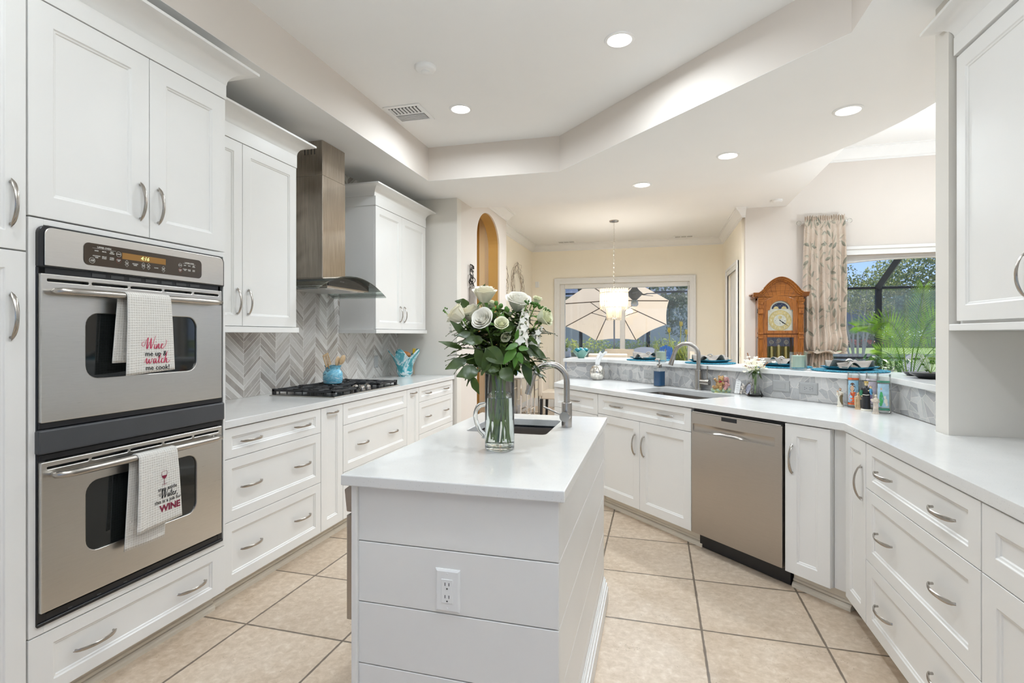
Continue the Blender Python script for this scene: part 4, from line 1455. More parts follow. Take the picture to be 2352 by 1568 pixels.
def grate(x0, x1, y0, y1, spokes):
    mb = MB(); z0, z1 = .030, .044; h = .007
    mb.box(x0, x1, y0, y0 + 2 * h, z0, z1); mb.box(x0, x1, y1 - 2 * h, y1, z0, z1)
    mb.box(x0, x0 + 2 * h, y0, y1, z0, z1); mb.box(x1 - 2 * h, x1, y0, y1, z0, z1)
    for x in (x0, x1 - .022):
        for y in (y0, y1 - .022): mb.box(x, x + .022, y, y + .022, .0095, z1 + .004)
    n = 8
    for i in range(1, n):
        x = x0 + (x1 - x0) * i / n
        mb.box(x - .005, x + .005, y0, y0 + .006, .012, z0); mb.box(x - .005, x + .005, y1 - .006, y1, .012, z0)
    ym = (y0 + y1) / 2
    for bx, by, r in spokes:
        for a in range(6):
            q = R(60 * a + 30)
            ex = bx + math.cos(q) * .20; ey = by + math.sin(q) * .20
            ex = min(max(ex, x0 + .01), x1 - .01); ey = min(max(ey, y0 + .01), y1 - .01)
            sx, sy = bx + math.cos(q) * .028, by + math.sin(q) * .028
            mb.tube([(sx, sy, z1 - .002), (ex, ey, z1 - .003)], .007, 6)
        if x1 - x0 > .4: pass
    if x1 - x0 > .4:
        xm = (x0 + x1) / 2
        mb.box(xm - h, xm + h, y0, y1, z0, z1)
    for k in (.25, .75): mb.box(x0, x1, y0 + (y1 - y0) * k - .005, y0 + (y1 - y0) * k + .005, z0 + .003, z1 + .001)
    return mb.build('grate', M['iron'], t, bevel=.002, seg=1)


grate(cx0 + .010, cx1 - .018, 3.032, 3.330, bp[:2])
grate(cx0 + .010, -2.255, 3.334, 3.616, bp[2:3])
grate(cx0 + .010, cx1 - .018, 3.620, 3.918, bp[3:])
for x, y in ((-2.13, 3.385), (-2.09, 3.435), (-2.17, 3.475), (-2.09, 3.515), (-2.13, 3.565)):
    k = MB().lathe([(.024, .009), (.024, .013), (.020, .016), (.0195, .036), (.017, .040), (0, .040)], 20, (x, y, 0)).build('knob', M['nickel'], t, smooth=40)
    MB().box(x - .003, x + .003, y - .017, y + .017, .0402, .046).build('knob_grip', M['nickel'], k, bevel=.001, seg=1)

# ------------------------------------------------------------------ dishwasher
x, y = sp_(.322, 0)
t = thing('dishwasher', 'stainless steel dishwasher between the sink cabinet and the slim door cabinet', 'dishwasher', (x, y, 0), RS)
w = .606
MB().box(.004, w - .004, .002, .56, .10, .868).build('tub', M['black'], t)
bm = bmesh.new()
def loopx(pts, yy):
    vs = [bm.verts.new((a, yy, b)) for a, b in pts]
    return [bm.edges.new((vs[i], vs[(i + 1) % len(vs)])) for i in range(len(vs))]
es = loopx([(.003, .108), (w - .003, .108), (w - .003, .852), (.003, .852)], -.030) + loopx(rrect(.016, w - .045, .738, .782, .006, 3), -.030)
bmesh.ops.triangle_fill(bm, use_beauty=True, edges=es)
r = bmesh.ops.extrude_face_region(bm, geom=list(bm.faces))
for g in r['geom']:
    if isinstance(g, bmesh.types.BMVert): g.co.y = -.001
bmesh.ops.recalc_face_normals(bm, faces=bm.faces)
me = bpy.data.meshes.new('door'); bm.to_mesh(me); bm.free(); me.materials.append(M['steeldw'])
dd = put('door', me, t, .003, 2)
# scooped pocket handle behind the cut-out
def pk(u, v):
    x_ = .014 + (w - .057) * u; z_ = .736 + .048 * v
    deep = .016 * math.exp(-((u - .45) / .20) ** 4) + .003
    return (x_, -.0275 + deep * (1 - (2 * v - 1) ** 2) * 1.0 + .0008, z_)
MB().grid(pk, 40, 8).build('pocket_handle', M['steeldw'], dd, smooth=60)
MB().box(.225, .330, -.0312, -.029, .826, .849).build('control_strip', M['smoke'] if False else M['black'], dd, bevel=.001, seg=1)
MB().box(.01, w - .01, -.028, -.002, .8525, .8575).build('top_lip', M['steel'], dd)
MB().box(.006, w - .004, .045, .06, .004, .100).build('kick_plate', M['black'], t)

# ------------------------------------------------------------------ microwave drawer in the island's left side
t = thing('microwave_drawer', 'stainless drawer appliance built into the left side of the island', 'microwave drawer', (ix0, 1.43, 0), R(-90))
# local: x toward -Y, -y toward -X
MB().box(-.62, 0, -.006, -.001, .435, .872).build('trim_frame', M['steeldw'], t)
mb = MB(); mb.extr([(0, .782), (-.040, .782), (-.048, .850), (-.026, .866), (0, .866)], (-.615, -.006, 0), (0, 1, 0), (0, 0, 1), (.610, 0, 0)); mb.build('control_panel', M['steeldw'], t, bevel=.002, seg=1)
MB().box(-.615, -.005, -.046, -.006, .448, .772).build('drawer_front', M['steeldw'], t, bevel=.003)


# ------------------------------------------------------------------ sinks
def sink(name, label, fn, x0, x1, y0, y1, zt, depth, m):
    t = thing(name, label, 'sink', (0, 0, 0))
    mb = MB(); N = 5
    rings = []
    for (g, z, r) in ((-.012, zt - .0385, .03), (.0, zt - .0385, .03), (.002, zt - .06, .03), (.004, zt - depth + .03, .035), (.02, zt - depth + .006, .05), (.05, zt - depth, .06)):
        rings.append([fn(a, b) + (z,) for a, b in rrect(x0 + g, x1 - g, y0 + g, y1 - g, r, N)])
    n = len(rings[0])
    vs = [v for r_ in rings for v in r_]
    fs = [(i * n + k, i * n + (k + 1) % n, (i + 1) * n + (k + 1) % n, (i + 1) * n + k) for i in range(len(rings) - 1) for k in range(n)]
    fs.append(tuple(range((len(rings) - 1) * n, len(rings) * n)))
    mb.add(vs, fs)
    mb.build('basin', m, t, smooth=40, fix=True)
    c = fn((x0 + x1) / 2, (y0 + y1) / 2 + .05)
    MB().lathe([(.045, 0), (.040, .003), (.030, .001), (0, -.002)], 24, (c[0], c[1], zt - depth + .001)).build('drain', M['chrome'], t, smooth=40)
    return t


sink('undermount_sink', 'wide stainless undermount sink below the tall pull-down faucet at the bar', sp_, -.43, .245, .11, .48, .914, .23, M['sink'])
sink('undermount_sink', 'small stainless prep sink cut into the island top behind the flowers', lambda a, b: (a, b), -.79, -.457, 2.155, 2.52, .914, .20, M['sink'])


# ------------------------------------------------------------------ faucets
def arcpts(c, r, a0, a1, n, ax):
    return [Vector(c) + Vector(ax) * r * math.cos(R(a0 + (a1 - a0) * i / n)) + Vector((0, 0, 1)) * r * math.sin(R(a0 + (a1 - a0) * i / n)) for i in range(n + 1)]


# prep faucet on the island, spout over the sink toward -X
t = thing('prep_faucet', 'brushed nickel gooseneck prep faucet standing on the island', 'faucet', (-.392, 2.358, .914))
MB().lathe([(.0235, 0), (.0235, .110), (.0215, .1115), (.0160, .1115)], 28).build('body', M['nickel'], t, smooth=40)
ax = Vector((-.98, -.20, 0)).normalized()
rad = .078
pts = [(0, 0, .11), (0, 0, .16), (0, 0, .205)] + arcpts(ax * rad + Vector((0, 0, .205)), rad, 180, 12, 20, ax)
e = pts[-1]; dirn = (Vector(pts[-1]) - Vector(pts[-2])).normalized()
pts += [e + dirn * .03, e + dirn * .062]
sp = MB().tube(pts, .0140, 16).build('spout', M['nickel'], t, smooth=50)
MB().rod(e + dirn * .062, e + dirn * .078, .0146, 16).build('aerator', M['nickel'], sp, smooth=40)
a = Vector((-.05, -1, 0)).normalized()
lv = MB(); lv.rod(a * .018 + Vector((0, 0, .052)), a * .050 + Vector((0, 0, .052)), .0225, 24); lv.build('valve_knob', M['nickel'], t, smooth=40)
lv = MB(); p0 = a * .036 + Vector((-.012, 0, .058)); lv.tube([p0, p0 + Vector((-.085, -.01, .036))], .0042, 10); lv.build('lever', M['nickel'], t, smooth=40)

# pull-down faucet behind the big sink
fx_, fy_ = sp_(-.146, .580)
t = thing('kitchen_faucet', 'tall brushed nickel pull-down faucet behind the sink at the bar', 'faucet', (fx_, fy_, .914))
MB().lathe([(.026, 0), (.026, .150), (.024, .1515), (.0155, .1515)], 28).build('body', M['nickel'], t, smooth=40)
ax = Vector((-.985, .17, 0)).normalized()
rad = .088
pts = [(0, 0, .15), (0, 0, .20), (0, 0, .262)] + arcpts(ax * rad + Vector((0, 0, .262)), rad, 180, 14, 22, ax)
e = pts[-1]; dirn = (Vector(pts[-1]) - Vector(pts[-2])).normalized()
sp = MB().tube(pts + [e + dirn * .02], .0150, 16).build('spout', M['nickel'], t, smooth=50)
MB().tube([e + dirn * .0205, e + dirn * .06, e + dirn * .105], [.0158, .0175, .0185], 16).build('spray_head', M['nickel'], t, smooth=40)
a = Vector((.80, -.60, 0)).normalized()
lv = MB(); lv.rod(a * .020 + Vector((0, 0, .062)), a * .090 + Vector((0, 0, .062)), .0215, 22); lv.build('valve_knob', M['nickel'], t, smooth=40)
lv = MB(); p0 = a * .072 + Vector((0, 0, .080)); lv.tube([p0, p0 + Vector((.002, 0, .105))], .0040, 10); lv.build('lever', M['nickel'], t, smooth=40)


# ------------------------------------------------------------------ outlets and switches
def plate(name, label, loc, rz, w, h, m, kind, group=None, roll=False):
    """wall plate in local frame: face toward -y"""
    t = thing(name, label, 'outlet' if 'outlet' in name else 'switch', loc, rz, group)
    mb = MB()
    vs = []
    for (g, y) in ((0, 0), (0, -.003), (.006, -.0065)):
        vs += [(-w / 2 + g, y, -h / 2 + g), (w / 2 - g, y, -h / 2 + g), (w / 2 - g, y, h / 2 - g), (-w / 2 + g, y, h / 2 - g)]
    fs = [(3, 2, 1, 0), (8, 9, 10, 11)] + [(a * 4 + k, a * 4 + (k + 1) % 4, a * 4 + 4 + (k + 1) % 4, a * 4 + 4 + k) for a in range(2) for k in range(4)]
    mb.add(vs, fs); mb.build('cover_plate', m, t, fix=True)
    lw, lh = (h * .56, w * .47) if w > h else (w * .47, h * .56)
    if w > h: lw, lh = w * .56, h * .47
    MB().box(-lw / 2, lw / 2, -.0085, -.0062, -lh / 2, lh / 2).build('socket' if kind == 'outlet' else 'rocker', m, t, bevel=.001, seg=1)
    mb = MB()
    if kind == 'outlet':
        for s_ in (-1, 1):
            if w > h:
                c = s_ * lw * .26
                for q in (-1, 1): mb.box(c - .006, c + .003, -.0089, -.0084, q * .006 - .001, q * .006 + .001)
                mb.lathe([(.0024, -.0002), (.0024, .0002)], 10, (c + .011, 0, 0)) if False else mb.box(c + .009, c + .0125, -.0089, -.0084, -.002, .002)
            else:
                c = s_ * lh * .26
                for q in (-1, 1): mb.box(q * .006 - .001, q * .006 + .001, -.0089, -.0084, c - .002, c + .007)
                mb.box(-.002, .002, -.0089, -.0084, c - .012, c - .008)
    if mb.v: mb.build('slots', M['slot'], t)
    mb = MB()
    for s_ in (-1, 1):
        if w > h: mb.box(s_ * w * .42 - .002, s_ * w * .42 + .002, -.0072, -.0062, -.002, .002)
        else: mb.ball((0, -.0065, s_ * h * .40), .0032, 10, sy=.4); mb.box(-.0005, .0005, -.0082, -.0062, s_ * h * .40 - .0028, s_ * h * .40 + .0028)
    mb.build('screws', M['greyplate'] if m is M['greyplate'] else M['white'], t)
    return t


plate('wall_outlet', 'white duplex outlet on the shiplap front of the island', (-.575, iy0, .600), 0, .075, .122, M['white'], 'outlet')


def onsp(s, z, off=.001):
    x, y = s * S2, 4.578 - s * S2
    return (x - off * S2, y - off * S2, z)


def seg_s(px):        # helper value only: position along the splash
    return px


for s, lab, kind, w in ((-.085, 'grey outlet plate on the mosaic splash left of the soap bottle', 'outlet', .118),
                        (1.118, 'grey rocker switch plate on the mosaic behind the bud vase', 'switch', .118),
                        (1.300, 'grey outlet plate on the mosaic left of the saint figures', 'outlet', .118)):
    x = s * S2; k = (x + .44) / 1.68
    xx, yy = -.44 + 1.68 * k, 5.005 - 1.65 * k
    plate('wall_outlet' if kind == 'outlet' else 'light_switch', lab, (xx - .001, yy - .001, .995), R(-44.5), w, .074, M['greyplate'], kind)
plate('wall_outlet', 'plain grey plate on the chevron tiles left of the blue ruffled vase', (XW + .0085, 4.60, 1.07), RL, .074, .118, M['greyplate'], 'switch')
plate('light_switch', 'ivory switch plate on the white wall right of the nook door', (1.0995, 7.72, 1.10), R(-90), .075, .12, mat('ivory', (.74, .66, .48), .4, var=.02), 'switch')
plate('wall_outlet', 'pale plate on the cream wall left of the nook sliding door', (-2.0, YB - .001, 1.06), 0, .12, .12, M['wallcream'], 'switch')
t = thing('alarm_keypad', 'small white sensor box in the far left corner of the nook wall', 'sensor', (-2.15, YB - .001, 2.27), 0)
MB().box(-.035, .035, -.025, 0, -.055, .055).build('housing', M['white'], t, bevel=.004)
# ------------------------------------------------------------------ things on the left counter
def swirl(name, stops, scale=6, dist=3.0, rough=.12, stretch=None, coat=.4):
    m = bpy.data.materials.new(name)
    nt, p = _nodes(m)
    v = coords(nt, 'Object', stretch)
    lk(nt, ramp(nt, noise(nt, v, scale, 6, .6, dist), stops), p.inputs['Base Color'])
    p.inputs['Roughness'].default_value = rough; p.inputs['Coat Weight'].default_value = coat
    return m


def wood(name, a, b, scale=3.0, stretch=(14, 14, 1.2), rough=.35):
    m = bpy.data.materials.new(name)
    nt, p = _nodes(m)
    f = noise(nt, coords(nt, 'Object', stretch), scale, 6, .62, 1.4)
    lk(nt, ramp(nt, f, [(.32, b), (.5, a), (.62, tuple(x * 1.15 for x in a)), (.74, b)]), p.inputs['Base Color'])
    p.inputs['Roughness'].default_value = rough
    lk(nt, bump(nt, f, .12, .0008), p.inputs['Normal'])
    return m


M['spoon'] = wood('beech_wood', (.52, .36, .20), (.42, .27, .14), 3, (20, 20, 2))
cz = .914 + .0465
t = thing('utensil_crock', 'blue marbled ceramic crock standing on the cooktop grate', 'crock', (-2.366, 3.478, cz))
MB().lathe([(0, .004), (.050, .0), (.066, .006), (.072, .030), (.072, .078), (.064, .096), (.055, .104), (.054, .122), (.064, .140), (.060, .140), (.049, .122), (.049, .104), (.062, .08), (.062, .012), (0, .010)], 40).build('jar', swirl('blue_marbled_glaze', [(.3, (.62, .76, .80)), (.45, (.10, .40, .58)), (.55, (.30, .62, .74)), (.63, (.03, .10, .16)), (.72, (.45, .70, .78))], 5, 2.5, .15, (1, 1, 3)), t, smooth=50)


def utensil(name, label, tip, kind, rz):
    b = Vector((-2.366, 3.478, cz + .02)); e = Vector(tip)
    t = thing(name, label, 'utensil', tuple(b), 0, 'wooden utensils in the blue crock')
    d = e - b; L = d.length; dn = d.normalized()
    q = dn.to_track_quat('Z', 'Y').to_matrix().to_4x4() @ Matrix.Rotation(rz, 4, 'Z')
    mb = MB(q); mb.tube([(0, 0, 0), (0, 0, L * .5), (0, 0, L - .055)], [.0055, .006, .0065], 8); mb.build('stem', M['spoon'], t, smooth=50)
    mb = MB(q)
    if kind == 'spatula':
        for a, b_ in ((-.026, -.016), (-.009, -.003), (.003, .009), (.016, .026)): mb.box(a, b_, -.002, .002, L - .062, L + .016)
        mb.box(-.026, .026, -.002, .002, L - .075, L - .060); mb.box(-.026, .026, -.002, .002, L + .014, L + .026)
    else:
        mb.ball((0, 0, L - .018), .040, 14, .55, .18, 1.0)
    mb.build('blade' if kind == 'spatula' else 'bowl', M['spoon'], t, smooth=40)
    return t


utensil('wooden_spatula', 'slotted wooden spatula leaning left in the blue crock', (-2.36, 3.385, cz + .205), 'spatula', R(70))
utensil('wooden_spoon', 'wooden spoon leaning right in the blue crock, paler one', (-2.36, 3.535, cz + .185), 'spoon', R(80))
utensil('wooden_spoon', 'darker wooden spoon leaning farthest right in the blue crock', (-2.33, 3.560, cz + .195), 'spoon', R(80))
t = thing('ruffled_vase', 'teal and white swirled glass vase with ruffled rim at the end of the left counter', 'vase', (-2.44, 4.80, .914))
NV = 60
def rv(u, v):
    a = 2 * PI * u
    r0 = .062 + .012 * math.sin(PI * min(v * 3, 1)) + .085 * v ** 1.8
    w = max(0, v - .35) / .65
    r = r0 + .022 * w ** 2 * math.cos(5 * a + .6)
    z = .010 + .225 * v + .040 * w ** 2 * math.cos(5 * a + .6)
    return (r * math.cos(a), r * math.sin(a), z)
mb = MB(); mb.grid(rv, NV, 16); mb.lathe([(0, 0), (.060, 0), (.062, .010), (0, .012)], 30)
mb.build('bowl', swirl('teal_swirl_glass', [(.3, (.02, .20, .24)), (.43, (.05, .36, .42)), (.5, (.75, .82, .82)), (.57, (.10, .42, .50)), (.72, (.02, .16, .20))], 5.5, 1.8, .06), t, smooth=60, weld=True, solid=.006)
t = thing('pastry', 'brown bread roll in the teal ruffled vase', 'bread', (-2.43, 4.775, .914))
MB().ball((0, 0, .215), .052, 18, 1.3, .9, .75).build('crust', mat('bread_crust', (.50, .20, .06), .6, var=.3, vscale=20, bmp=.3, bscale=40), t, smooth=60)
MB().rod((0, 0, .012), (0, 0, .19), .012, 8).build('stick', M['spoon'], t)
t = thing('snack_packet', 'small yellow packet sticking out of the teal ruffled vase', 'packet', (-2.40, 4.93, .914))
mb = MB(); Mx = Matrix.Translation((0, 0, .0)) @ Matrix.Rotation(R(25), 4, 'X')
def pkf(u, v): return ((.006 * math.sin(PI * u) * math.sin(PI * v)), -.03 + .06 * u, .20 + .075 * v + .006 * math.sin(u * 9))
mb.grid(pkf, 10, 10); mb.build('wrapper', mat('yellow_foil', (.75, .47, .03), .3, var=.15, vscale=30), t, smooth=50, solid=.004)
MB().rod((0, 0, .012), (0, -.0, .21), .004, 6).build('stick', M['spoon'], t)

# ------------------------------------------------------------------ things on the sink counter
t = thing('tissue_dispenser', 'round silver mercury-glass ball dispenser with a white tissue on top', 'tissue dispenser', (-.53, 4.90, .914))
MB().lathe([(0, .002), (.035, 0), (.045, .006), (.062, .030), (.071, .065), (.066, .100), (.048, .126), (.026, .138), (.018, .136)], 40).build('globe', mat('mercury_glass', (.70, .67, .61), .16, .85, var=.35, vscale=55), t, smooth=60)
mb = MB()
def tis(u, v):
    a = 2 * PI * u
    r = .020 + .010 * v + .014 * v * math.cos(3 * a) * .8
    return (r * math.cos(a) + .055 * v - .02 * math.sin(v * 3), r * math.sin(a) * .55, .130 + .120 * v + .016 * v * math.cos(2 * a + 1))
mb.grid(tis, 36, 10); mb.build('tissue', mat('tissue_paper', (.85, .85, .84), .9, var=.03), t, smooth=60)
M['blueliq'] = mat('blue_soap', (.03, .13, .30), .1, trans=.35, ior=1.33, var=.1)
t = thing('soap_dispenser', 'clear square pump bottle filled with blue soap beside the bar sink', 'soap dispenser', (.022, 4.425, .914), R(-40))
mb = MB(); mb.prism(rrect(-.036, .036, -.036, .036, .012), 0, .150); mb.lathe([(.020, .15), (.017, .160)], 20); mb.build('bottle', M['clear'], t, smooth=30, bevel=.003)
MB().prism(rrect(-.033, .033, -.033, .033, .010), .006, .122).build('liquid', M['blueliq'], t, smooth=30)
MB().rod((0, 0, .02), (0, 0, .150), .003, 8).build('dip_tube', M['white'], t)
mb = MB(); mb.lathe([(.018, .152), (.020, .155), (.020, .178), (.018, .180), (.006, .181), (.005, .205), (0, .205)], 24); mb.tube([(0, 0, .205), (0, 0, .214), (-.010, -.008, .218), (-.028, -.022, .214)], [.009, .010, .007, .004], 12); mb.build('pump', M['nickel'], t, smooth=40)

t = thing('bear_figurine', 'small resin figurine of a tan bear and a pink bunny on a flowered base', 'figurine', (.452, 4.078, .914), R(10))
FUR = mat('tan_resin', (.48, .29, .12), .7, var=.25, vscale=60, bmp=.4, bscale=200)
PINK = mat('pink_resin', (.66, .36, .34), .7, var=.15, vscale=60, bmp=.3, bscale=200)
mb = MB()
for i in range(9):
    a = i * .7; mb.ball((-.052 + .013 * i, .010 * math.sin(i * 2.1), .016), .021, 10, 1, 1, .8)
mb.box(-.05, .05, -.02, .02, .0, .008)
mb.build('base', swirl('flowered_base', [(.3, (.30, .42, .16)), (.45, (.62, .60, .22)), (.55, (.28, .45, .40)), (.7, (.62, .66, .40))], 40, 1, .6, None, 0), t, smooth=60)
mb = MB()
mb.ball((-.016, -.006, .056), .026, 14, .95, .9, 1.15); mb.ball((-.004, -.010, .098), .021, 14)
for s_ in (-1, 1): mb.ball((-.004 + s_ * .014, -.008, .116), .0075, 8)
mb.ball((-.012, -.028, .095), .010, 10)
mb.tube([(-.028, -.008, .074), (-.042, -.014, .088), (-.050, -.016, .100)], [.010, .009, .009], 8); mb.tube([(.004, -.014, .072), (.012, -.028, .060)], [.009, .008], 8)
mb.tube([(-.026, -.010, .042), (-.052, -.018, .036), (-.064, -.02, .046)], [.012, .011, .011], 8); mb.tube([(-.008, -.018, .040), (-.016, -.040, .032)], [.012, .011], 8)
mb.build('bear', FUR, t, smooth=60)
mb = MB(); mb.ball((-.020, -.0395, .097), .0035, 8); mb.ball((-.011, -.031, .107), .0022, 6); mb.ball((.004, -.029, .106), .0022, 6); mb.ball((.030, -.019, .100), .003, 8); mb.build('faces', M['ink'], t)
MB().ball((-.014, -.029, .080), .008, 10, 1.4, .6, .7).build('bow', RED, t, smooth=60)
mb = MB(); mb.ball((.030, .0, .052), .024, 14, .9, .9, 1.2); mb.ball((.028, .0, .098), .021, 14); mb.tube([(.042, .0, .110), (.052, -.004, .092), (.056, -.006, .068)], [.006, .009, .007], 8); mb.tube([(.034, -.016, .040), (.014, -.04, .030)], [.011, .010], 8); mb.tube([(.046, -.006, .062), (.054, -.016, .05)], [.009, .008], 8)
mb.build('bunny', PINK, t, smooth=60)
mb = MB(); mb.ball((.028, .002, .110), .018, 12, 1, 1, .75); mb.ball((.044, .0, .040), .018, 12, 1, .9, .8); mb.build('bonnet', mat('bonnet_white', (.68, .66, .64), .7, var=.1), t, smooth=60)

Mr = Matrix.Rotation(R(-24), 4, 'X')
t = thing('remote_control', 'slim white remote control leaning on a black stand by the bear figurine', 'remote control', (.545, 3.985, .914), R(-28))
mb = MB(Mr); mb.box(-.019, .019, -.004, .004, .004, .112); mb.build('shell', M['white'], t, bevel=.003)
mb = MB(Mr)
for i in range(5): mb.box(-.009, .009, -.0046, -.0039, .028 + i * .016, .030 + i * .016)
mb.ball((0, -.0042, .014), .003, 8, 1, .3, 1); mb.build('buttons', M['greyplate'], t)
mb = MB(Matrix.Rotation(R(28), 4, 'X')); mb.box(-.016, .016, .078, .083, -.036, .068); mb.build('stand', M['black'], t)

t = thing('photo_frame', 'small oval picture frame decorated with pearly flowers by the bud vase', 'picture frame', (.600, 3.905, .914), R(-50))
mb = MB(Matrix.Rotation(R(-16), 4, 'X'))
mb.tube([(.026 * math.cos(2 * PI * i / 24), 0, .048 + .042 * math.sin(2 * PI * i / 24)) for i in range(25)], .0055, 8, cap=False); mb.build('rim', mat('pewter', (.32, .30, .28), .3, .9, var=.2), t, smooth=50)
mb = MB(Matrix.Rotation(R(-16), 4, 'X')); mb.extr([(.024 * math.cos(2 * PI * i / 20), .048 + .040 * math.sin(2 * PI * i / 20)) for i in range(20)], (0, 0, 0), (1, 0, 0), (0, 0, 1), (0, .003, 0)); mb.build('picture', swirl('picture_blur', [(.3, (.10, .12, .22)), (.5, (.40, .40, .48)), (.7, (.60, .52, .48))], 40, 1, .2), t)
mb = MB(); rd = random.Random(4)
for i in range(16): mb.ball((-.034 + rd.uniform(-.012, .010), rd.uniform(-.012, .008), .012 + i * .0042), rd.uniform(.005, .009), 8)
mb.build('pearl_flowers', mat('pearl', (.62, .56, .50), .25, .2, var=.2, vscale=60), t, smooth=60)
mb = MB(Matrix.Rotation(R(24), 4, 'X')); mb.box(-.010, .010, .056, .060, -.026, .050); mb.build('stand', M['black'], t)


# leaf and petal builders shared by all the plants
def leafmat(name, c, c2, rough=.35, tr=.35):
    m = bpy.data.materials.new(name)
    nt, p = _nodes(m)
    f = noise(nt, coords(nt), 9, 3)
    col = ramp(nt, f, [(.3, c), (.7, c2)])
    lk(nt, col, p.inputs['Base Color']); p.inputs['Roughness'].default_value = rough
    if tr:
        ts = nd(nt, 'ShaderNodeBsdfTranslucent'); lk(nt, col, ts.inputs[0])
        mx = nd(nt, 'ShaderNodeMixShader'); mx.inputs[0].default_value = tr
        out = nt.nodes['Material Output']
        lk(nt, p.outputs[0], mx.inputs[1]); lk(nt, ts.outputs[0], mx.inputs[2]); lk(nt, mx.outputs[0], out.inputs[0])
    return m


M['leaf'] = leafmat('rose_leaf', (.028, .058, .009), (.070, .118, .018), .32, .2)
M['leaf2'] = leafmat('fresh_leaf', (.06, .17, .02), (.12, .26, .04), .35, .25)
M['stem'] = mat('green_stem', (.22, .34, .08), .5, var=.25, vscale=20)
M['petal'] = leafmat('ivory_petal', (.94, .89, .72), (.95, .92, .82), .55, .15)
M['petalw'] = leafmat('white_petal', (.95, .92, .83), (.96, .94, .88), .55, .15)
M['petalg'] = leafmat('greenish_petal', (.86, .87, .60), (.93, .92, .76), .55, .15)


def leaf(mb, p, d, up, L, w, droop=.25, fold=.25, n=7):
    """one pointed leaf from p along d"""
    p = Vector(p); d = Vector(d).normalized(); up = Vector(up)
    s_ = d.cross(up)
    s_ = s_.normalized() if s_.length > 1e-4 else d.orthogonal().normalized()
    u = s_.cross(d).normalized()
    vs = []; fs = []
    for i in range(n + 1):
        t = i / n
        hw = w * math.sin(PI * min(1, t ** .75)) ** .85 * .5 if 0 < t < 1 else .0004
        c = p + d * (L * t) - u * (droop * L * t * t)
        wav = .06 * w * math.sin(t * 14)
        vs += [c + s_ * hw + u * (fold * hw + wav), c - u * 0.0, c - s_ * hw + u * (fold * hw - wav)]
    for i in range(n):
        a = i * 3
        fs += [(a, a + 3, a + 4, a + 1), (a + 1, a + 4, a + 5, a + 2)]
    mb.add(vs, fs)


def rose_bloom(mb, c, axis, r, seed, open_=1.0):
    rd = random.Random(seed)
    q = Vector(axis).normalized().to_track_quat('Z', 'Y').to_matrix()
    c = Vector(c)
    # tight centre
    def patch(a0, span, rin, rout, h0, h1, curl):
        N, K = 8, 6
        def f(u, v):
            a = a0 + span * (u - .5)
            e = math.sin(PI * u) ** .5 if 0 < u < 1 else 0
            rr_ = rin + (rout - rin) * math.sin(v * PI / 2) ** .8 + curl * max(0, v - .72) * 1.6 * r * e
            z = h0 + (h1 - h0) * (1 - (1 - v) ** 1.7) * (.78 + .22 * e) - curl * max(0, v - .82) * .9 * r
            z *= 1.02
            return c + q @ Vector((rr_ * math.cos(a), rr_ * math.sin(a), z))
        mb.grid(f, N, K)
    for k, (cnt, rin, rout, h1, curl, span) in enumerate(((3, .03, .12, 1.0, -.05, 2.6), (4, .06, .24, 1.04, .0, 2.3), (5, .12, .42, 1.06, .06, 2.0), (5, .20, .62, 1.03, .12, 1.9), (5, .28, .80, .95, .20, 1.8), (5, .34, .94, .80, .30, 1.7))):
        for i in range(cnt):
            a = 2 * PI * i / cnt + k * .55 + rd.uniform(-.15, .15)
            patch(a, span, rin * r, rout * r * open_ * rd.uniform(.94, 1.04), -.62 * r, (h1 * .85 - .25) * r * rd.uniform(.95, 1.05), curl)


def sepal(mb, c, axis, r):
    q = Vector(axis).normalized().to_track_quat('Z', 'Y').to_matrix()
    for i in range(5):
        a = 2 * PI * i / 5
        d = q @ Vector((math.cos(a), math.sin(a), -.35))
        leaf(mb, Vector(c) - (q @ Vector((0, 0, .46 * r))), d, q @ Vector((0, 0, 1)), .9 * r, .28 * r, .3, .1, 4)
    mb.ball(Vector(c) - q @ Vector((0, 0, .5 * r)), .22 * r, 8)


t = thing('bud_vase', 'small cut-crystal bud vase standing by the mosaic splash', 'vase', (.645, 3.862, .914))
n_ = 16
mb = MB(); mb.lathe([(.050, 0), (.052, .006), (.034, .040), (.020, .085), (.019, .130), (.026, .155), (.024, .155), (.016, .130), (.016, .085), (.025, .040), (.030, .012), (0, .010)], n_); mb.build('glass', M['thickglass'], t)
t = thing('white_flower_sprig', 'cream blossoms and brown seed pods in the crystal bud vase', 'flowers', (.645, 3.862, .924))
rd = random.Random(11)
mb = MB()
for i in range(6): mb.tube([(rd.uniform(-.005, .005), rd.uniform(-.005, .005), .005), (rd.uniform(-.01, .01), rd.uniform(-.01, .01), .15), (rd.uniform(-.05, .05), rd.uniform(-.04, .04), .20)], .0018, 6)
mb.build('stems', M['stem'], t)
mb = MB()
for i in range(70):
    c = Vector((rd.gauss(0, .034), rd.gauss(0, .026), .205 + rd.gauss(0, .024)))
    a = rd.uniform(0, 6)
    for k in range(4):
        d = Vector((math.cos(a + k * PI / 2), math.sin(a + k * PI / 2) - .2, rd.uniform(-.2, .5)))
        leaf(mb, c, d, (0, -1, .4), .017, .012, .1, .1, 3)
mb.build('blossoms', M['petal'], t)
mb = MB()
for a in range(9):
    q = a * .7; leaf(mb, (0, 0, .165), (math.cos(q), math.sin(q), .1 if a % 2 else -.5), (0, 0, 1), .065, .026, .5, .2, 5)
mb.build('leaves', M['leaf'], t)
mb = MB()
for p in ((-.052, -.01, .285), (.018, .01, .272), (.072, -.03, .225), (-.07, -.02, .20)): mb.tube([(p[0] * .2, p[1], .18), (p[0] * .7, p[1], (p[2] + .18) / 2), p], [.0015, .002, .0035], 6)
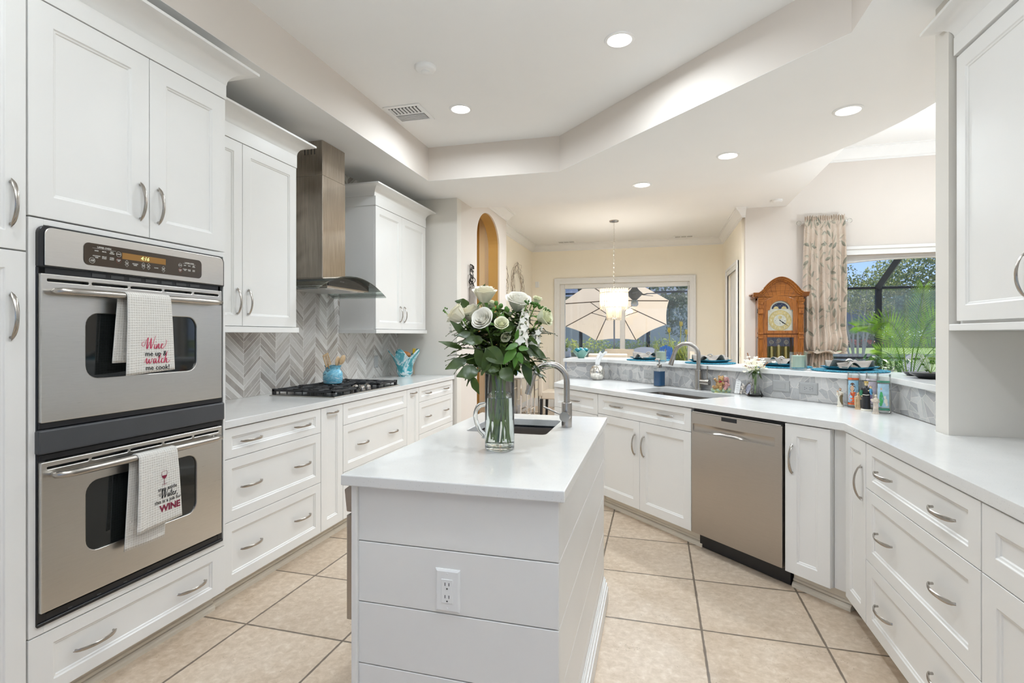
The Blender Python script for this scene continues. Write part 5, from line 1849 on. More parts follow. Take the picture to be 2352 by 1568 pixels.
mb.build('pods', mat('dry_pod', (.30, .13, .05), .6, var=.3, vscale=40), t)


# saint figures and votive candles in the corner
def figure(name, label, loc, h, robe, parts, rz=0.0, base=None, lean=0):
    """small standing robed statuette: one continuous robe lathe with head, arms and drapery as parts"""
    t = thing(name, label, 'statuette', loc, rz, 'saint statuettes in the counter corner')
    k = h / .16
    mb = MB()
    mb.lathe([(.0, 0), (.022 * k, 0), (.021 * k, .012 * k), (.0185 * k, .05 * k), (.0175 * k, .085 * k), (.0205 * k, .110 * k), (.0195 * k, .124 * k), (.011 * k, .131 * k), (.0070 * k, .135 * k), (.0065 * k, .140 * k)], 20, sy=.72)
    mb.build('robe', robe, t, smooth=60)
    for p in parts: p(t, k)
    if base:
        MB().lathe([(0, -.0), (.027 * k, 0), (.027 * k, .006 * k), (.022 * k, .010 * k)], 24, sy=.85).build('base', base, t, smooth=40)
    return t


def p_head(m, hm=None, x=0.0, z=.148, r=.0098, beard=False):
    def f(t, k):
        h = MB().ball((x * k, -.001 * k, z * k), r * k, 14, .88, .95, 1.12)
        h.ball((x * k, -(r + .0005) * k, (z - .001) * k), .0022 * k, 6)
        hd = h.build('head', m, t, smooth=60)
        if hm is not None:
            q = MB(); q.ball((x * k, .0022 * k, (z + .003) * k), r * 1.06 * k, 14, .95, .9, 1.0)
            if beard: q.ball((x * k, -.006 * k, (z - .009) * k), r * .5 * k, 8)
            q.build('hair', hm, hd, smooth=60)
        e = MB()
        for s_ in (-1, 1): e.ball((x * k + s_ * r * .36 * k, -r * .90 * k, (z + .001) * k), .0011 * k, 5)
        e.build('eyes', M['ink'], hd)
    return f


def p_arms(m, hand, l=(.010, -.018, .108), r=(-.008, -.018, .104)):
    def f(t, k):
        for s_, e in ((1, l), (-1, r)):
            b = MB().tube([(s_ * .016 * k, 0, .124 * k), (s_ * .024 * k, -.006 * k, .100 * k), tuple(v * k for v in e)], [.0065 * k, .0065 * k, .0050 * k], 10).build('sleeve', m, t, smooth=50)
            MB().ball(tuple(v * k for v in (e[0], e[1] - .002, e[2] + .002)), .0042 * k, 8).build('hand', hand, b, smooth=60)
    return f


def p_child(robe, skin, hair, x=.017, z=.110):
    def f(t, k):
        c = MB(); c.ball((x * k, -.013 * k, z * k), .0105 * k, 12, .85, .8, 1.35); c.tube([(x * k, -.014 * k, (z - .008) * k), ((x + .004) * k, -.02 * k, (z - .02) * k)], [.006 * k, .004 * k], 8)
        c = c.build('child_robe', robe, t, smooth=60)
        MB().ball((x * k, -.014 * k, (z + .019) * k), .0066 * k, 10).build('child_head', skin, c, smooth=60)
        MB().ball((x * k, -.0115 * k, (z + .0215) * k), .0069 * k, 10, 1, .8, .85).build('child_hair', hair, c, smooth=60)
    return f


SKIN = mat('painted_skin', (.62, .40, .26), .6, var=.1)
PALE = mat('pale_skin', (.70, .56, .30), .5, var=.1)
BRN = mat('painted_brown', (.11, .05, .025), .6, var=.2)
BLK = mat('painted_black', (.015, .015, .017), .3, var=.2)
IVR = mat('painted_ivory', (.74, .70, .60), .55, var=.1)
OLV = mat('painted_olive', (.15, .11, .05), .55, var=.2)
BLU = mat('painted_blue', (.10, .33, .58), .5, var=.1)
GRN = mat('painted_green', (.03, .20, .10), .5, var=.2)
TAN = mat('tan_stone', (.60, .43, .25), .7, var=.2, vscale=60, bmp=.4, bscale=180)
STN = mat('grey_stone', (.58, .50, .42), .8, var=.25, vscale=60, bmp=.5, bscale=160)
HAL = mat('gilt', (.62, .42, .08), .4, .3, var=.1)


def p_drape(m, pts, r):
    def f(t, k): MB().tube([tuple(v * k for v in p) for p in pts], [q * k for q in r], 8).build('drapery', m, t, smooth=60)
    return f


def p_halo(m):
    def f(t, k):
        MB().lathe([(.009 * k, .158 * k), (.0125 * k, .159 * k), (.0125 * k, .1605 * k), (.008 * k, .162 * k), (0, .162 * k)], 16).build('halo', m, t, smooth=40)
    return f


FR = R(-22)
figure('saint_statuette', 'small statuette in cream and olive robes holding a child, leftmost of the saints', (1.030, 3.452, .914), .107, IVR,
       [p_head(SKIN, BRN, beard=True), p_arms(IVR, SKIN), p_child(IVR, SKIN, BRN, -.018, .112), p_drape(OLV, [(.016, -.008, .112), (.008, -.018, .082), (.010, -.018, .05), (.018, -.010, .022)], [.007, .012, .011, .006])], FR, IVR)
figure('saint_statuette', 'plain tan carved statuette in front of the red portrait candle', (1.088, 3.352, .914), .092, TAN, [p_head(TAN), p_arms(TAN, TAN), p_drape(TAN, [(-.014, -.008, .120), (-.02, -.012, .06), (-.016, -.012, .02)], [.006, .008, .007]), p_drape(TAN, [(-.0, .004, .165), (.011, .003, .150), (.014, .004, .125)], [.007, .006, .005])], FR, TAN)
figure('saint_statuette', 'tall black-robed monk statuette carrying a child in blue', (1.112, 3.300, .914), .158, BLK,
       [p_head(PALE, HAL), p_arms(BLK, PALE, (.012, -.017, .112), (-.020, -.012, .080)), p_child(BLU, PALE, BRN, .021, .112), p_drape(GRN, [(-.022, -.004, .112), (-.025, -.008, .095), (-.022, -.012, .084)], [.0075, .0075, .006]), p_drape(IVR, [(-.018, -.011, .090), (0, -.017, .088), (.014, -.014, .090)], [.0022, .0022, .0022]), p_halo(HAL)], FR, IVR)
figure('saint_statuette', 'weathered grey stone statuette holding a bowl, nearest of the saints', (1.116, 3.182, .914), .101, STN,
       [p_head(STN, STN), p_arms(STN, STN, (.002, -.022, .112), (-.004, -.022, .110)), p_drape(STN, [(-.030, -.008, .118), (-.018, -.020, .108), (.0, -.024, .104), (.018, -.018, .112)], [.010, .009, .008, .009])], FR, STN)


def candle(label, loc, h, r, bg, fg, band, rz, bust=False):
    t = thing('prayer_candle', label, 'candle', loc, rz, 'tall glass prayer candles')
    MB().lathe([(0, .003), (r * .85, 0), (r, .006), (r, h * .86), (r * .93, h * .90), (r * .95, h * .93), (r * .95, h), (r * .86, h), (r * .88, h * .88), (r * .9, .012), (0, .012)], 36).build('glass', M['clear'], t, smooth=40)
    MB().lathe([(0, .0125), (r * .88, .0125), (r * .88, h * .62), (0, h * .60)], 30).build('wax', mat('wax', (.78, .74, .66), .5, var=.03), t, smooth=40)
    def wrap(x, z, e=0.0): return ((r + .0006 + e) * math.sin(x / r), -(r + .0006 + e) * math.cos(x / r), z)
    lab = MB(); lab.grid(lambda u, v: wrap(-.027 + .054 * u, h * (.16 + .60 * v)), 14, 12); lb = lab.build('label', bg, t, smooth=60)
    bd = MB()
    bd.grid(lambda u, v: wrap(-.031 + .062 * u, h * (.085 + .055 * v)), 14, 2); bd.build('label_band', band, t, smooth=60)
    bd = MB(); bd.grid(lambda u, v: wrap(-.031 + .062 * u, h * (.79 + .05 * v)), 14, 2); bd.build('label_band', band, t, smooth=60)
    def disk(name, m, cx, cz_, rx, rz_, e):
        q = MB(); n = 20
        q.add([wrap(cx, cz_, e)] + [wrap(cx + rx * math.cos(2 * PI * i / n), cz_ + rz_ * math.sin(2 * PI * i / n), e) for i in range(n)], [(0, 1 + i, 1 + (i + 1) % n) for i in range(n)])
        return q
    def blob(name, m, items, e):
        q = MB()
        for it in items:
            d = disk('', None, *it, e); o = len(q.v); q.v += d.v; q.f += [tuple(i + o for i in f) for f in d.f]; q.mi += d.mi
        return q.build(name, m, lb)
    if bust:
        blob('picture_hair', BRN, [(-.004, h * .58, .014, .026), (-.002, h * .50, .018, .026)], .0002)
        blob('picture_robe', fg, [(0, h * .27, .0265, .024), (0, h * .34, .022, .022), (-.004, h * .40, .010, .014)], .0004)
        blob('picture_face', SKIN, [(-.005, h * .545, .0085, .017), (-.005, h * .455, .0045, .010)], .0006)
    else:
        blob('picture_robe', fg, [(-.008, h * .38, .009, .034), (-.010, h * .30, .008, .024), (-.008, h * .50, .006, .012)], .0002)
        blob('picture_face', SKIN, [(-.008, h * .63, .004, .006)], .0004)
        blob('picture_blossoms', IVR, [(.012, h * .32, .008, .014), (.016, h * .24, .006, .010), (.008, h * .42, .005, .008)], .0003)
    return t


cb = lambda n, a: mat(n, a, .35, var=.25, vscale=30)
REDL = mat('scarlet_print', (.62, .10, .02), .4, var=.4, vscale=40)
candle('glass candle printed with a red-robed portrait behind the tan statuette', (1.094, 3.438, .914), .203, .0325, cb('label_sky', (.30, .52, .66)), REDL, REDL, R(-20), True)
candle('glass candle with a pale violet label behind the monk statuette', (1.166, 3.374, .914), .205, .0325, cb('label_violet', (.55, .50, .58)), cb('label_plum', (.20, .14, .36)), cb('band_grey', (.58, .55, .60)), R(-24))
candle('glass candle with a green-cloaked picture, rightmost of the three', (1.168, 3.226, .914), .207, .0345, cb('label_blue', (.34, .50, .60)), cb('label_green', (.06, .36, .12)), cb('band_green', (.05, .22, .14)), R(-24))

# ------------------------------------------------------------------ things on the raised bar
BT = 1.1025
t = thing('petal_bowl', 'frosted green glass bowl with teal petal rim on the far end of the bar', 'bowl', (-.72, 5.20, BT))
def pbf(u, v):
    a = 2 * PI * u
    r = .030 + .048 * v ** .9
    w = abs(math.cos(2.5 * a))
    return ((r + .006 * v * w) * math.cos(a), (r + .006 * v * w) * math.sin(a), .004 + (.050 + .026 * w) * v)
mb = MB(); mb.grid(pbf, 60, 8); mb.lathe([(0, 0), (.030, 0), (.030, .006), (0, .007)], 24); mb.build('bowl', mat('frosted_green_glass', (.22, .44, .38), .25, trans=.3, var=.1), t, smooth=60, solid=.004, weld=True)
TEALG = mat('teal_glass_ball', (.01, .20, .25), .06, coat=.5, var=.4, vscale=30)
for i, (x, y, z) in enumerate(((-.038, -.010, .078), (-.012, .030, .082), (.016, -.018, .070), (.040, .012, .080))):
    tag(MB().ball((0, 0, 0), .026, 18, 1.1, 1, .85).build('glass_ball', TEALG, None, smooth=60, loc=(-.72 + x, 5.20 + y, BT + z)), 'shiny teal glass ball in the frosted green bowl', 'ornament', 'teal balls in the green bowl')


def matmat():
    m = bpy.data.materials.new('teal_crochet')
    nt, p = _nodes(m)
    v = coords(nt)
    vo = nd(nt, 'ShaderNodeTexVoronoi'); vo.inputs['Scale'].default_value = 110; lk(nt, v, vo.inputs['Vector'])
    lk(nt, ramp(nt, vo.outputs['Distance'], [(.1, (.05, .34, .46)), (.6, (.01, .13, .20))]), p.inputs['Base Color'])
    p.inputs['Roughness'].default_value = .85
    lk(nt, bump(nt, vo.outputs['Distance'], .9, .004), p.inputs['Normal'])
    return m


M['crochet'] = matmat()
M['tealplate'] = mat('teal_glass_plate', (.10, .33, .42), .08, coat=.5, var=.15)
M['napkin'] = mat('grey_linen', (.31, .28, .25), .9, var=.06, vscale=40, bmp=.2, bscale=300)


def setting(x, y, rz, which, seed, r=.195):
    g = 'place settings on the raised bar'
    mb = MB(); n = 72
    mb.lathe([(0, .0), (r - .012, .0), (r - .004, .003), (r - .008, .009), (r - .03, .0095), (0, .0085)], n)
    o = mb.build('placemat', M['crochet'], None, smooth=60, loc=(x, y, BT))
    for v in o.data.vertices:
        a = math.atan2(v.co.y, v.co.x); q = math.hypot(v.co.x, v.co.y)
        if q > r - .02:
            s_ = 1 + .022 * math.cos(24 * a); v.co.x *= s_; v.co.y *= s_
    tag(o, 'round teal crocheted placemat ' + which, 'placemat', 'teal placemats on the bar')
    mb = MB()
    def sq(g_, z): return [(a, b, z) for a, b in rrect(-.125 - g_, .125 + g_, -.125 - g_, .125 + g_, .03, 4)]
    rings = [sq(-.05, .0), sq(-.03, 0), sq(0, .018), sq(.002, .022), sq(-.004, .022), sq(-.032, .006), sq(-.06, .005)]
    m_ = len(rings[0]); mb.add([v for q in rings for v in q], [(i * m_ + k, i * m_ + (k + 1) % m_, (i + 1) * m_ + (k + 1) % m_, (i + 1) * m_ + k) for i in range(len(rings) - 1) for k in range(m_)] + [tuple(range(m_))[::-1], tuple(range((len(rings) - 1) * m_, len(rings) * m_))])
    o = mb.build('square_plate', M['tealplate'], None, smooth=40, loc=(x, y, BT + .0096)); o.rotation_euler = (0, 0, rz)
    tag(o, 'square teal glass plate ' + which, 'plate', 'teal plates on the bar')
    t = thing('folded_napkin', 'grey linen napkin fanned out ' + which, 'napkin', (x, y, BT + .017), rz, 'grey napkins on the bar')
    rd = random.Random(seed); p1, p2 = rd.uniform(0, 6), rd.uniform(0, 6)
    def nf(u, v):
        a = -PI * .98 + 2 * PI * .98 * u
        q = .012 + .148 * v
        z = .038 - .016 * v + (.020 * v + .004) * math.cos(7 * a + p1) * (1 - .3 * math.cos(a)) + .010 * v * math.cos(3 * a + p2)
        s_ = 1 + .12 * math.cos(2 * a + p2)
        return (q * math.cos(a) * s_, q * math.sin(a) * .80, max(.008, z))
    MB().grid(nf, 110, 10).build('cloth', M['napkin'], t, smooth=60, solid=.0016)
    mb = MB()
    for i in range(16):
        a = 2 * PI * i / 16; mb.ball((.022 * math.cos(a), .016 * math.sin(a), .050 + .006 * math.sin(2 * a)), .0055, 8)
    mb.build('bead_ring', M['chrome'], t, smooth=60)


setting(-.07, 4.88, R(45), 'left of the first candle jar, farthest along the bar', 1)
setting(.415, 4.49, R(45), 'behind the tall bar faucet', 2)
setting(.855, 4.10, R(45), 'between the bud vase flowers and second candle jar', 3)
setting(1.175, 3.765, R(45), 'above the prayer candles, in front of the palm', 5, .215)


def jar(label, x, y, r, h, wax):
    t = thing('candle_jar', label, 'candle', (x, y, BT), 0, 'glass candle jars on the bar')
    MB().lathe([(0, .0), (r * .92, 0), (r, .006), (r, h), (r * .93, h), (r * .93, .016), (0, .014)], 40).build('glass', M['thickglass'] if False else M['clear'], t, smooth=40)
    MB().lathe([(0, .0165), (r * .91, .0165), (r * .91, h * .80), (0, h * .79)], 36).build('wax', wax, t, smooth=40)
    mb = MB()
    for a in (0, 2.1, 4.2): mb.rod((.012 * math.cos(a), .012 * math.sin(a), h * .78), (.012 * math.cos(a), .012 * math.sin(a), h * .87), .0012, 6)
    mb.build('wicks', M['whitedull'], t)


jar('pale green candle in a clear jar behind the blue soap bottle', .035, 4.615, .046, .108, mat('sage_wax', (.50, .58, .46), .5, var=.03))
jar('pale mint candle in a clear jar in front of the curtain', .896, 3.815, .051, .116, mat('mint_wax', (.52, .66, .55), .5, var=.03))
t = thing('shallow_pot', 'black shallow dish with a leafy plant at the right end of the bar', 'plant pot', (1.385, 3.235, BT))
MB().lathe([(0, 0), (.050, 0), (.088, .022), (.092, .030), (.086, .030), (.05, .008), (0, .007)], 40).build('dish', M['black'], t, smooth=40)
MB().lathe([(0, .012), (.06, .013), (.078, .024), (0, .028)], 24).build('soil', mat('soil', (.05, .035, .02), .9, var=.3, vscale=50, bmp=.5), t)
mb = MB(); lf = MB(); rd = random.Random(21)
for i in range(9):
    a = rd.uniform(0, 6.28); e = Vector((math.cos(a) * rd.uniform(.02, .08), math.sin(a) * rd.uniform(.02, .08), rd.uniform(.05, .14)))
    mb.tube([(0, 0, .025), e * .5 + Vector((0, 0, .02)), e + Vector((0, 0, .01))], .0014, 5)
    for k in range(3):
        p = e * (.6 + .2 * k) + Vector((0, 0, .015)); leaf(lf, p, (rd.uniform(-1, 1), rd.uniform(-1, 1), rd.uniform(-.2, .6)), (0, 0, 1), rd.uniform(.025, .040), .018, .2, .2, 4)
mb.build('twigs', M['stem'], t); lf.build('leaves', M['leaf2'], t)
t = thing('shallow_pot', 'small black saucer behind the leafy black dish on the bar', 'saucer', (1.392, 3.43, BT))
MB().lathe([(0, 0), (.034, 0), (.050, .014), (.052, .020), (.047, .020), (.03, .006), (0, .006)], 32).build('dish', M['black'], t, smooth=40)

# ------------------------------------------------------------------ bouquet on the island
VX, VY = -.552, 1.835
t = thing('glass_pitcher_vase', 'tall clear glass pitcher with handle, half full of water, on the island', 'vase', (VX, VY, .9142))
rv_ = .0535; hv = .292
MB().lathe([(0, 0), (rv_ - .006, 0), (rv_, .005), (rv_, hv - .004), (rv_ - .0015, hv), (rv_ - .0032, hv - .003), (rv_ - .0035, .018), (rv_ - .008, .0145), (0, .014)], 48).build('glass', M['thickglass'], t, smooth=40)
MB().lathe([(0, .0145), (rv_ - .0085, .015), (rv_ - .0034, .019), (rv_ - .0034, .190), (rv_ - .006, .1885), (0, .1885)], 48).build('water', mat('water', (.96, .985, .97), 0, trans=1.0, ior=1.33), t, smooth=40)
a = Vector((-.92, -.40, 0)).normalized()
pts = [a * (rv_ - .001) + Vector((0, 0, .165))] + [a * (rv_ + .005 + .030 * math.sin(PI * k / 10) ** .7) + Vector((0, 0, .168 - .115 * k / 10 + .014 * math.sin(PI * k / 10))) for k in range(1, 10)] + [a * (rv_ + .001) + Vector((0, 0, .052)), a * (rv_ + .004) + Vector((0, 0, .040))]
MB().tube(pts, [.009, .010, .0095] + [.008] * (len(pts) - 5) + [.010, .008], 14, flat=.75).build('handle', M['thickglass'], t, smooth=60)


VB = Vector((VX, VY, .914))


def flowerstem(parent, head, seed, r=.0026, m=None):
    rd = random.Random(seed)
    a = rd.uniform(0, 2 * PI); q = rd.uniform(.012, .040)
    foot = Vector((math.cos(a) * q, math.sin(a) * q, rd.uniform(.020, .045)))
    neck = Vector((-foot.x * .55 + rd.uniform(-.01, .01), -foot.y * .55 + rd.uniform(-.01, .01), .265))
    h = head - VB
    nk = neck * .55 + Vector((h.x, h.y, 0)) * .22; nk.z = .285
    n = math.hypot(nk.x, nk.y)
    if n > .040: nk.x *= .040 / n; nk.y *= .040 / n
    pts = [foot, foot * .5 + nk * .5, nk, nk * .45 + h * .55 + Vector((0, 0, .008)), h]
    out = []
    for i in range(len(pts) - 1):
        p0, p1, p2, p3 = pts[max(i - 1, 0)], pts[i], pts[i + 1], pts[min(i + 2, len(pts) - 1)]
        for k in range(5):
            t_ = k / 5
            out.append(.5 * (2 * p1 + (p2 - p0) * t_ + (2 * p0 - 5 * p1 + 4 * p2 - p3) * t_ ** 2 + (3 * p1 - p0 - 3 * p2 + p3) * t_ ** 3))
    out.append(pts[-1])
    MB().tube(out, r, 8).build('stem', m or M['stem'], parent, smooth=60)
    return out


GRS = 'flower stems in the glass pitcher'
roses = [  # place above the vase's foot, radius, axis, petal, label
    ((-0.029, -0.086, 0.558), 0.043, (.1, -.25, 1), 'M', 'white rose at the very top of the bouquet'),
    ((-0.008, -0.164, 0.466), 0.040, (-.15, -.9, .45), 'W', 'big white rose facing forward near the middle of the bouquet'),
    ((-0.118, -0.121, 0.487), 0.041, (-.75, -.3, .6), 'M', 'ivory rose at the far left of the bouquet'),
    ((-0.084, -0.081, 0.492), 0.041, (-.3, -.35, .9), 'M', 'ivory rose second from the left, just behind the front rose'),
    ((0.069, 0.003, 0.534), 0.047, (.25, -.45, .85), 'W', 'tall white rose at the upper right of the bouquet'),
    ((0.164, 0.008, 0.480), 0.037, (.95, -.2, .3), 'G', 'greenish white rose at the right edge of the bouquet'),
    ((0.054, -0.157, 0.452), 0.026, (.2, -.75, .6), 'G', 'small cream spray rose right of the front rose'),
    ((0.060, -0.135, 0.412), 0.022, (.5, -.6, -.35), 'G', 'small nodding cream rosebud below the spray rose'),
    ((0.129, 0.050, 0.544), 0.022, (.3, -.2, .9), 'G', 'small white rosebud at the upper right edge'),
    ((-0.034, -0.026, 0.522), 0.031, (.1, -.2, .95), 'G', 'pale green-white rose behind the front roses'),
]
PM = {'M': M['petal'], 'W': M['petalw'], 'G': M['petalg']}
for i, (c, r, ax, k, lab) in enumerate(roses):
    c = VB + Vector(c); ax = Vector(ax).normalized()
    t = thing('white_rose', lab, 'flower', tuple(VB), 0, GRS)
    mb = MB(); rose_bloom(mb, c - VB, ax, r, i + 3, .95 if r > .025 else .8)
    mb.build('bloom', PM[k], t, smooth=70)
    mb = MB(); sepal(mb, c - VB, ax, r); mb.build('sepals', M['leaf2'], t)
    pts = flowerstem(t, c - ax * r * .5, 40 + i)
    mb = MB(); rd = random.Random(60 + i)
    for q in (12, 14, 16, 17, 18):
        p = pts[min(q, len(pts) - 3)]
        for j in range(2):
            a = rd.uniform(0, 6.28)
            leaf(mb, p, (math.cos(a), math.sin(a), rd.uniform(-.1, .5)), (0, 0, 1), rd.uniform(.045, .072), rd.uniform(.026, .040), rd.uniform(.1, .5), .2)
    mb.build('leaves', M['leaf'], t, smooth=60)

# white stock spikes, a snapdragon tip, green berries, and sprays of foliage
for i, (base, tip, n, lab) in enumerate((((0.107, -0.111, 0.385), (0.123, -0.086, 0.519), 26, 'spike of white ruffled stock blossoms right of the centre'), ((0.127, -0.023, 0.368), (0.149, 0.004, 0.453), 16, 'shorter spike of white stock blossoms at the right'), ((-0.140, -0.107, 0.414), (-0.178, -0.086, 0.500), 7, 'thin sprig with tiny white buds at the left edge'))):
    b, e = VB + Vector(base), VB + Vector(tip)
    t = thing('stock_flower', lab, 'flower', tuple(VB), 0, GRS)
    rd = random.Random(80 + i); mb = MB(); gb = MB()
    for k in range(n):
        f = k / n
        c = b.lerp(e, f) - VB
        a = k * 2.4; out = Vector((math.cos(a), math.sin(a) * .8, .2))
        w = (.017 if n > 8 else .007) * (1 - .55 * f)
        o = c + out * w * (1.1 if n > 8 else .9)
        if f < .86:
            for j in range(5):
                b_ = 2 * PI * j / 5 + k
                s1 = out.orthogonal().normalized(); s2 = out.cross(s1).normalized()
                dd_ = (s1 * math.cos(b_) + s2 * math.sin(b_)) * .9 + out * .35
                leaf(mb, o, dd_, out, w * 1.15, w * 1.0, .25, .1, 4)
        gb.ball(o - out * w * .3, w * .28, 6)
    for k in range(7): gb.ball(e - VB + Vector((rd.uniform(-.006, .006), rd.uniform(-.006, .006), rd.uniform(-.004, .014))), .0035, 6)
    mb.build('blossoms', M['petalw'], t, smooth=60); gb.build('buds', M['leaf2'], t, smooth=60)
    flowerstem(t, e, 90 + i, .0022)
t = thing('snapdragon', 'green snapdragon bud spike pointing right at the top of the bouquet', 'flower', tuple(VB), 0, GRS)
b, e = (VB + Vector((0.118, 0.016, 0.529))), (VB + Vector((0.190, 0.005, 0.500)))
mb = MB()
for k in range(16):
    f = k / 16; a = k * 2.4
    mb.ball(b.lerp(e, f) - VB + Vector((math.cos(a) * .006, 0, math.sin(a) * .006)) * (1.2 - f), .0062 * (1.15 - .6 * f), 8, 1.2, .8, .9)
mb.build('buds', M['leaf2'], t, smooth=60); flowerstem(t, b, 97, .0024)
t = thing('berry_sprig', 'sprig of round green berries in the middle of the bouquet', 'foliage', tuple(VB), 0, GRS)
mb = MB(); st = MB()
hub = Vector((0.031, -0.091, 0.467))
for p in ((0.022, -0.114, 0.525), (0.038, -0.109, 0.516), (0.028, -0.112, 0.510), (0.056, -0.105, 0.506), (0.060, -0.103, 0.501), (0.043, -0.108, 0.480), (0.014, -0.116, 0.504), (0.008, -0.118, 0.495)):
    p = Vector(p); mb.ball(p, .0075, 12, 1, 1, 1.2); st.tube([hub, (hub + p) / 2 + Vector((0, 0, .01)), p], .0012, 5)
mb.build('berries', M['leaf2'], t, smooth=60); st.build('twigs', M['stem'], t); flowerstem(t, hub + VB, 98, .0022)

fol = [  # base and tip of each large leaf above the vase's foot, width
    ((-0.031, -0.149, 0.296), (-0.095, -0.188, 0.280), 0.056), ((-0.082, -0.122, 0.330), (-0.147, -0.161, 0.301), 0.040), ((-0.043, -0.173, 0.276), (-0.017, -0.187, 0.220), 0.029),
    ((0.057, -0.167, 0.306), (0.097, -0.176, 0.263), 0.047), ((0.111, -0.069, 0.377), (0.189, -0.068, 0.337), 0.040), ((0.116, -0.088, 0.332), (0.139, -0.102, 0.243), 0.034),
    ((-0.094, -0.063, 0.519), (-0.135, -0.095, 0.538), 0.038), ((-0.074, -0.016, 0.542), (-0.049, -0.030, 0.603), 0.027), ((-0.104, -0.107, 0.369), (-0.175, -0.148, 0.396), 0.022),
    ((-0.075, -0.130, 0.407), (-0.125, -0.165, 0.466), 0.029), ((-0.049, -0.134, 0.415), (-0.105, -0.170, 0.417), 0.029), ((-0.011, -0.154, 0.400), (-0.075, -0.192, 0.393), 0.038),
    ((-0.001, -0.162, 0.371), (0.068, -0.164, 0.321), 0.056), ((0.020, -0.156, 0.283), (0.010, -0.180, 0.371), 0.056), ((-0.003, -0.142, 0.304), (-0.036, -0.171, 0.371), 0.045),
    ((0.043, -0.129, 0.326), (0.062, -0.144, 0.385), 0.038), ((0.064, -0.040, 0.399), (0.055, -0.063, 0.468), 0.038), ((0.074, -0.048, 0.368), (0.138, -0.051, 0.414), 0.038),
    ((0.005, -0.056, 0.414), (0.077, -0.057, 0.453), 0.040), ((-0.055, -0.073, 0.384), (-0.089, -0.103, 0.453), 0.040), ((0.102, -0.092, 0.355), (0.085, -0.117, 0.304), 0.034),
    ((0.020, -0.156, 0.342), (-0.009, -0.185, 0.285), 0.040), ((0.058, -0.104, 0.295), (0.107, -0.111, 0.326), 0.038), ((-0.047, -0.071, 0.322), (-0.114, -0.110, 0.335), 0.040),
    ((0.049, -0.044, 0.368), (0.114, -0.047, 0.311), 0.038), ((0.012, -0.179, 0.302), (0.053, -0.188, 0.300), 0.025)]
for gi, (lab, idx, m) in enumerate((('dark glossy leaf spray hanging out at the lower left of the bouquet', range(0, 13), M['leaf']), ('dark leaf spray filling the centre and right of the bouquet', range(13, 26), M['leaf']))):
    t = thing('leaf_spray', lab, 'foliage', tuple(VB), 0, GRS)
    mb = MB(); st = MB(); rd = random.Random(gi + 5)
    for j in idx:
        (a, b, w) = fol[j]
        p, q = Vector(a), Vector(b)
        leaf(mb, p, q - p, Vector((rd.uniform(-.4, .4), -1, .6)), (q - p).length, w, .08, .22, 9)
        st.tube([p, (p + Vector((0, 0, .30))) / 2 + Vector((0, 0, .03)), (rd.uniform(-.02, .02), rd.uniform(-.02, .02), .26)], .0015, 5)
    for k in range(170):       # inner mass of shadowed leaves
        a = rd.uniform(0, 6.28); q = rd.uniform(.01, .15)
        p = Vector((q * math.cos(a), q * math.sin(a) * .8 + .01, rd.uniform(.31, .52) - q * .3))
        leaf(mb, p, (math.cos(a), math.sin(a), rd.uniform(-.4, .5)), (0, 0, 1), rd.uniform(.045, .075), rd.uniform(.026, .042), rd.uniform(.1, .5), .2, 6)
    mb.build('leaves', m, t, smooth=60); st.build('twigs', M['stem'], t); flowerstem(t, VB + Vector((.0, 0, .42)), 120 + gi, .0028)
t = thing('leaf_spray', 'lighter green sprig standing in front of the bouquet at the right', 'foliage', tuple(VB), 0, GRS)
mb = MB(); hub = Vector((0.111, -0.172, 0.355))
for a, b, w in (((0.108, -0.173, 0.372), (0.069, -0.194, 0.322), 0.034), ((0.115, -0.171, 0.386), (0.076, -0.192, 0.369), 0.022), ((0.115, -0.171, 0.360), (0.131, -0.177, 0.322), 0.022), ((0.115, -0.171, 0.372), (0.151, -0.172, 0.372), 0.020), ((0.109, -0.173, 0.400), (0.117, -0.181, 0.436), 0.016), ((0.111, -0.172, 0.350), (0.104, -0.185, 0.308), 0.018)):
    p, q = Vector(a), Vector(b)
    leaf(mb, p, q - p, (0, -1, .5), (q - p).length, w, .1, .2, 7)
mb.build('leaves', M['leaf2'], t, smooth=60); flowerstem(t, (VB + Vector((0.109, -0.162, 0.415))), 131, .003, M['leaf2'])
# ------------------------------------------------------------------ chandelier and dining set in the nook
t = thing('chandelier', 'two-tier round crystal rod chandelier hanging from a chain over the dining table', 'chandelier', (-.60, 7.80, 0))
MB().lathe([(0, NOOK - .028), (.02, NOOK - .028), (.065, NOOK - .018), (.07, NOOK - .004), (.07, NOOK)], 32).build('canopy', M['nickel'], t, smooth=40)
mb = MB(); z = NOOK - .028; i = 0
while z > 2.06:
    pts = []
    for k in range(13):
        a = 2 * PI * k / 12; x = .008 * math.cos(a); q = .018 * math.sin(a)
        pts.append((x if i % 2 else 0, 0 if i % 2 else x, z - .018 + q))
    mb.tube(pts, .0022, 5, cap=False); z -= .030; i += 1
mb.tube([(0, 0, 2.07), (0, 0, 1.60)], .004, 6)
mb.build('chain', M['chrome'], t, smooth=60)
ROD = bpy.data.materials.new('crystal_rod'); _n, _p = _nodes(ROD)
_p.inputs['Base Color'].default_value = (.92, .88, .80, 1); _p.inputs['Roughness'].default_value = .18; _p.inputs['Transmission Weight'].default_value = .55
_ts = nd(_n, 'ShaderNodeBsdfTranslucent'); _ts.inputs[0].default_value = (.95, .90, .80, 1)
_mx = nd(_n, 'ShaderNodeMixShader'); _mx.inputs[0].default_value = .5
lk(_n, _p.outputs[0], _mx.inputs[1]); lk(_n, _ts.outputs[0], _mx.inputs[2]); lk(_n, _mx.outputs[0], _n.nodes['Material Output'].inputs[0])
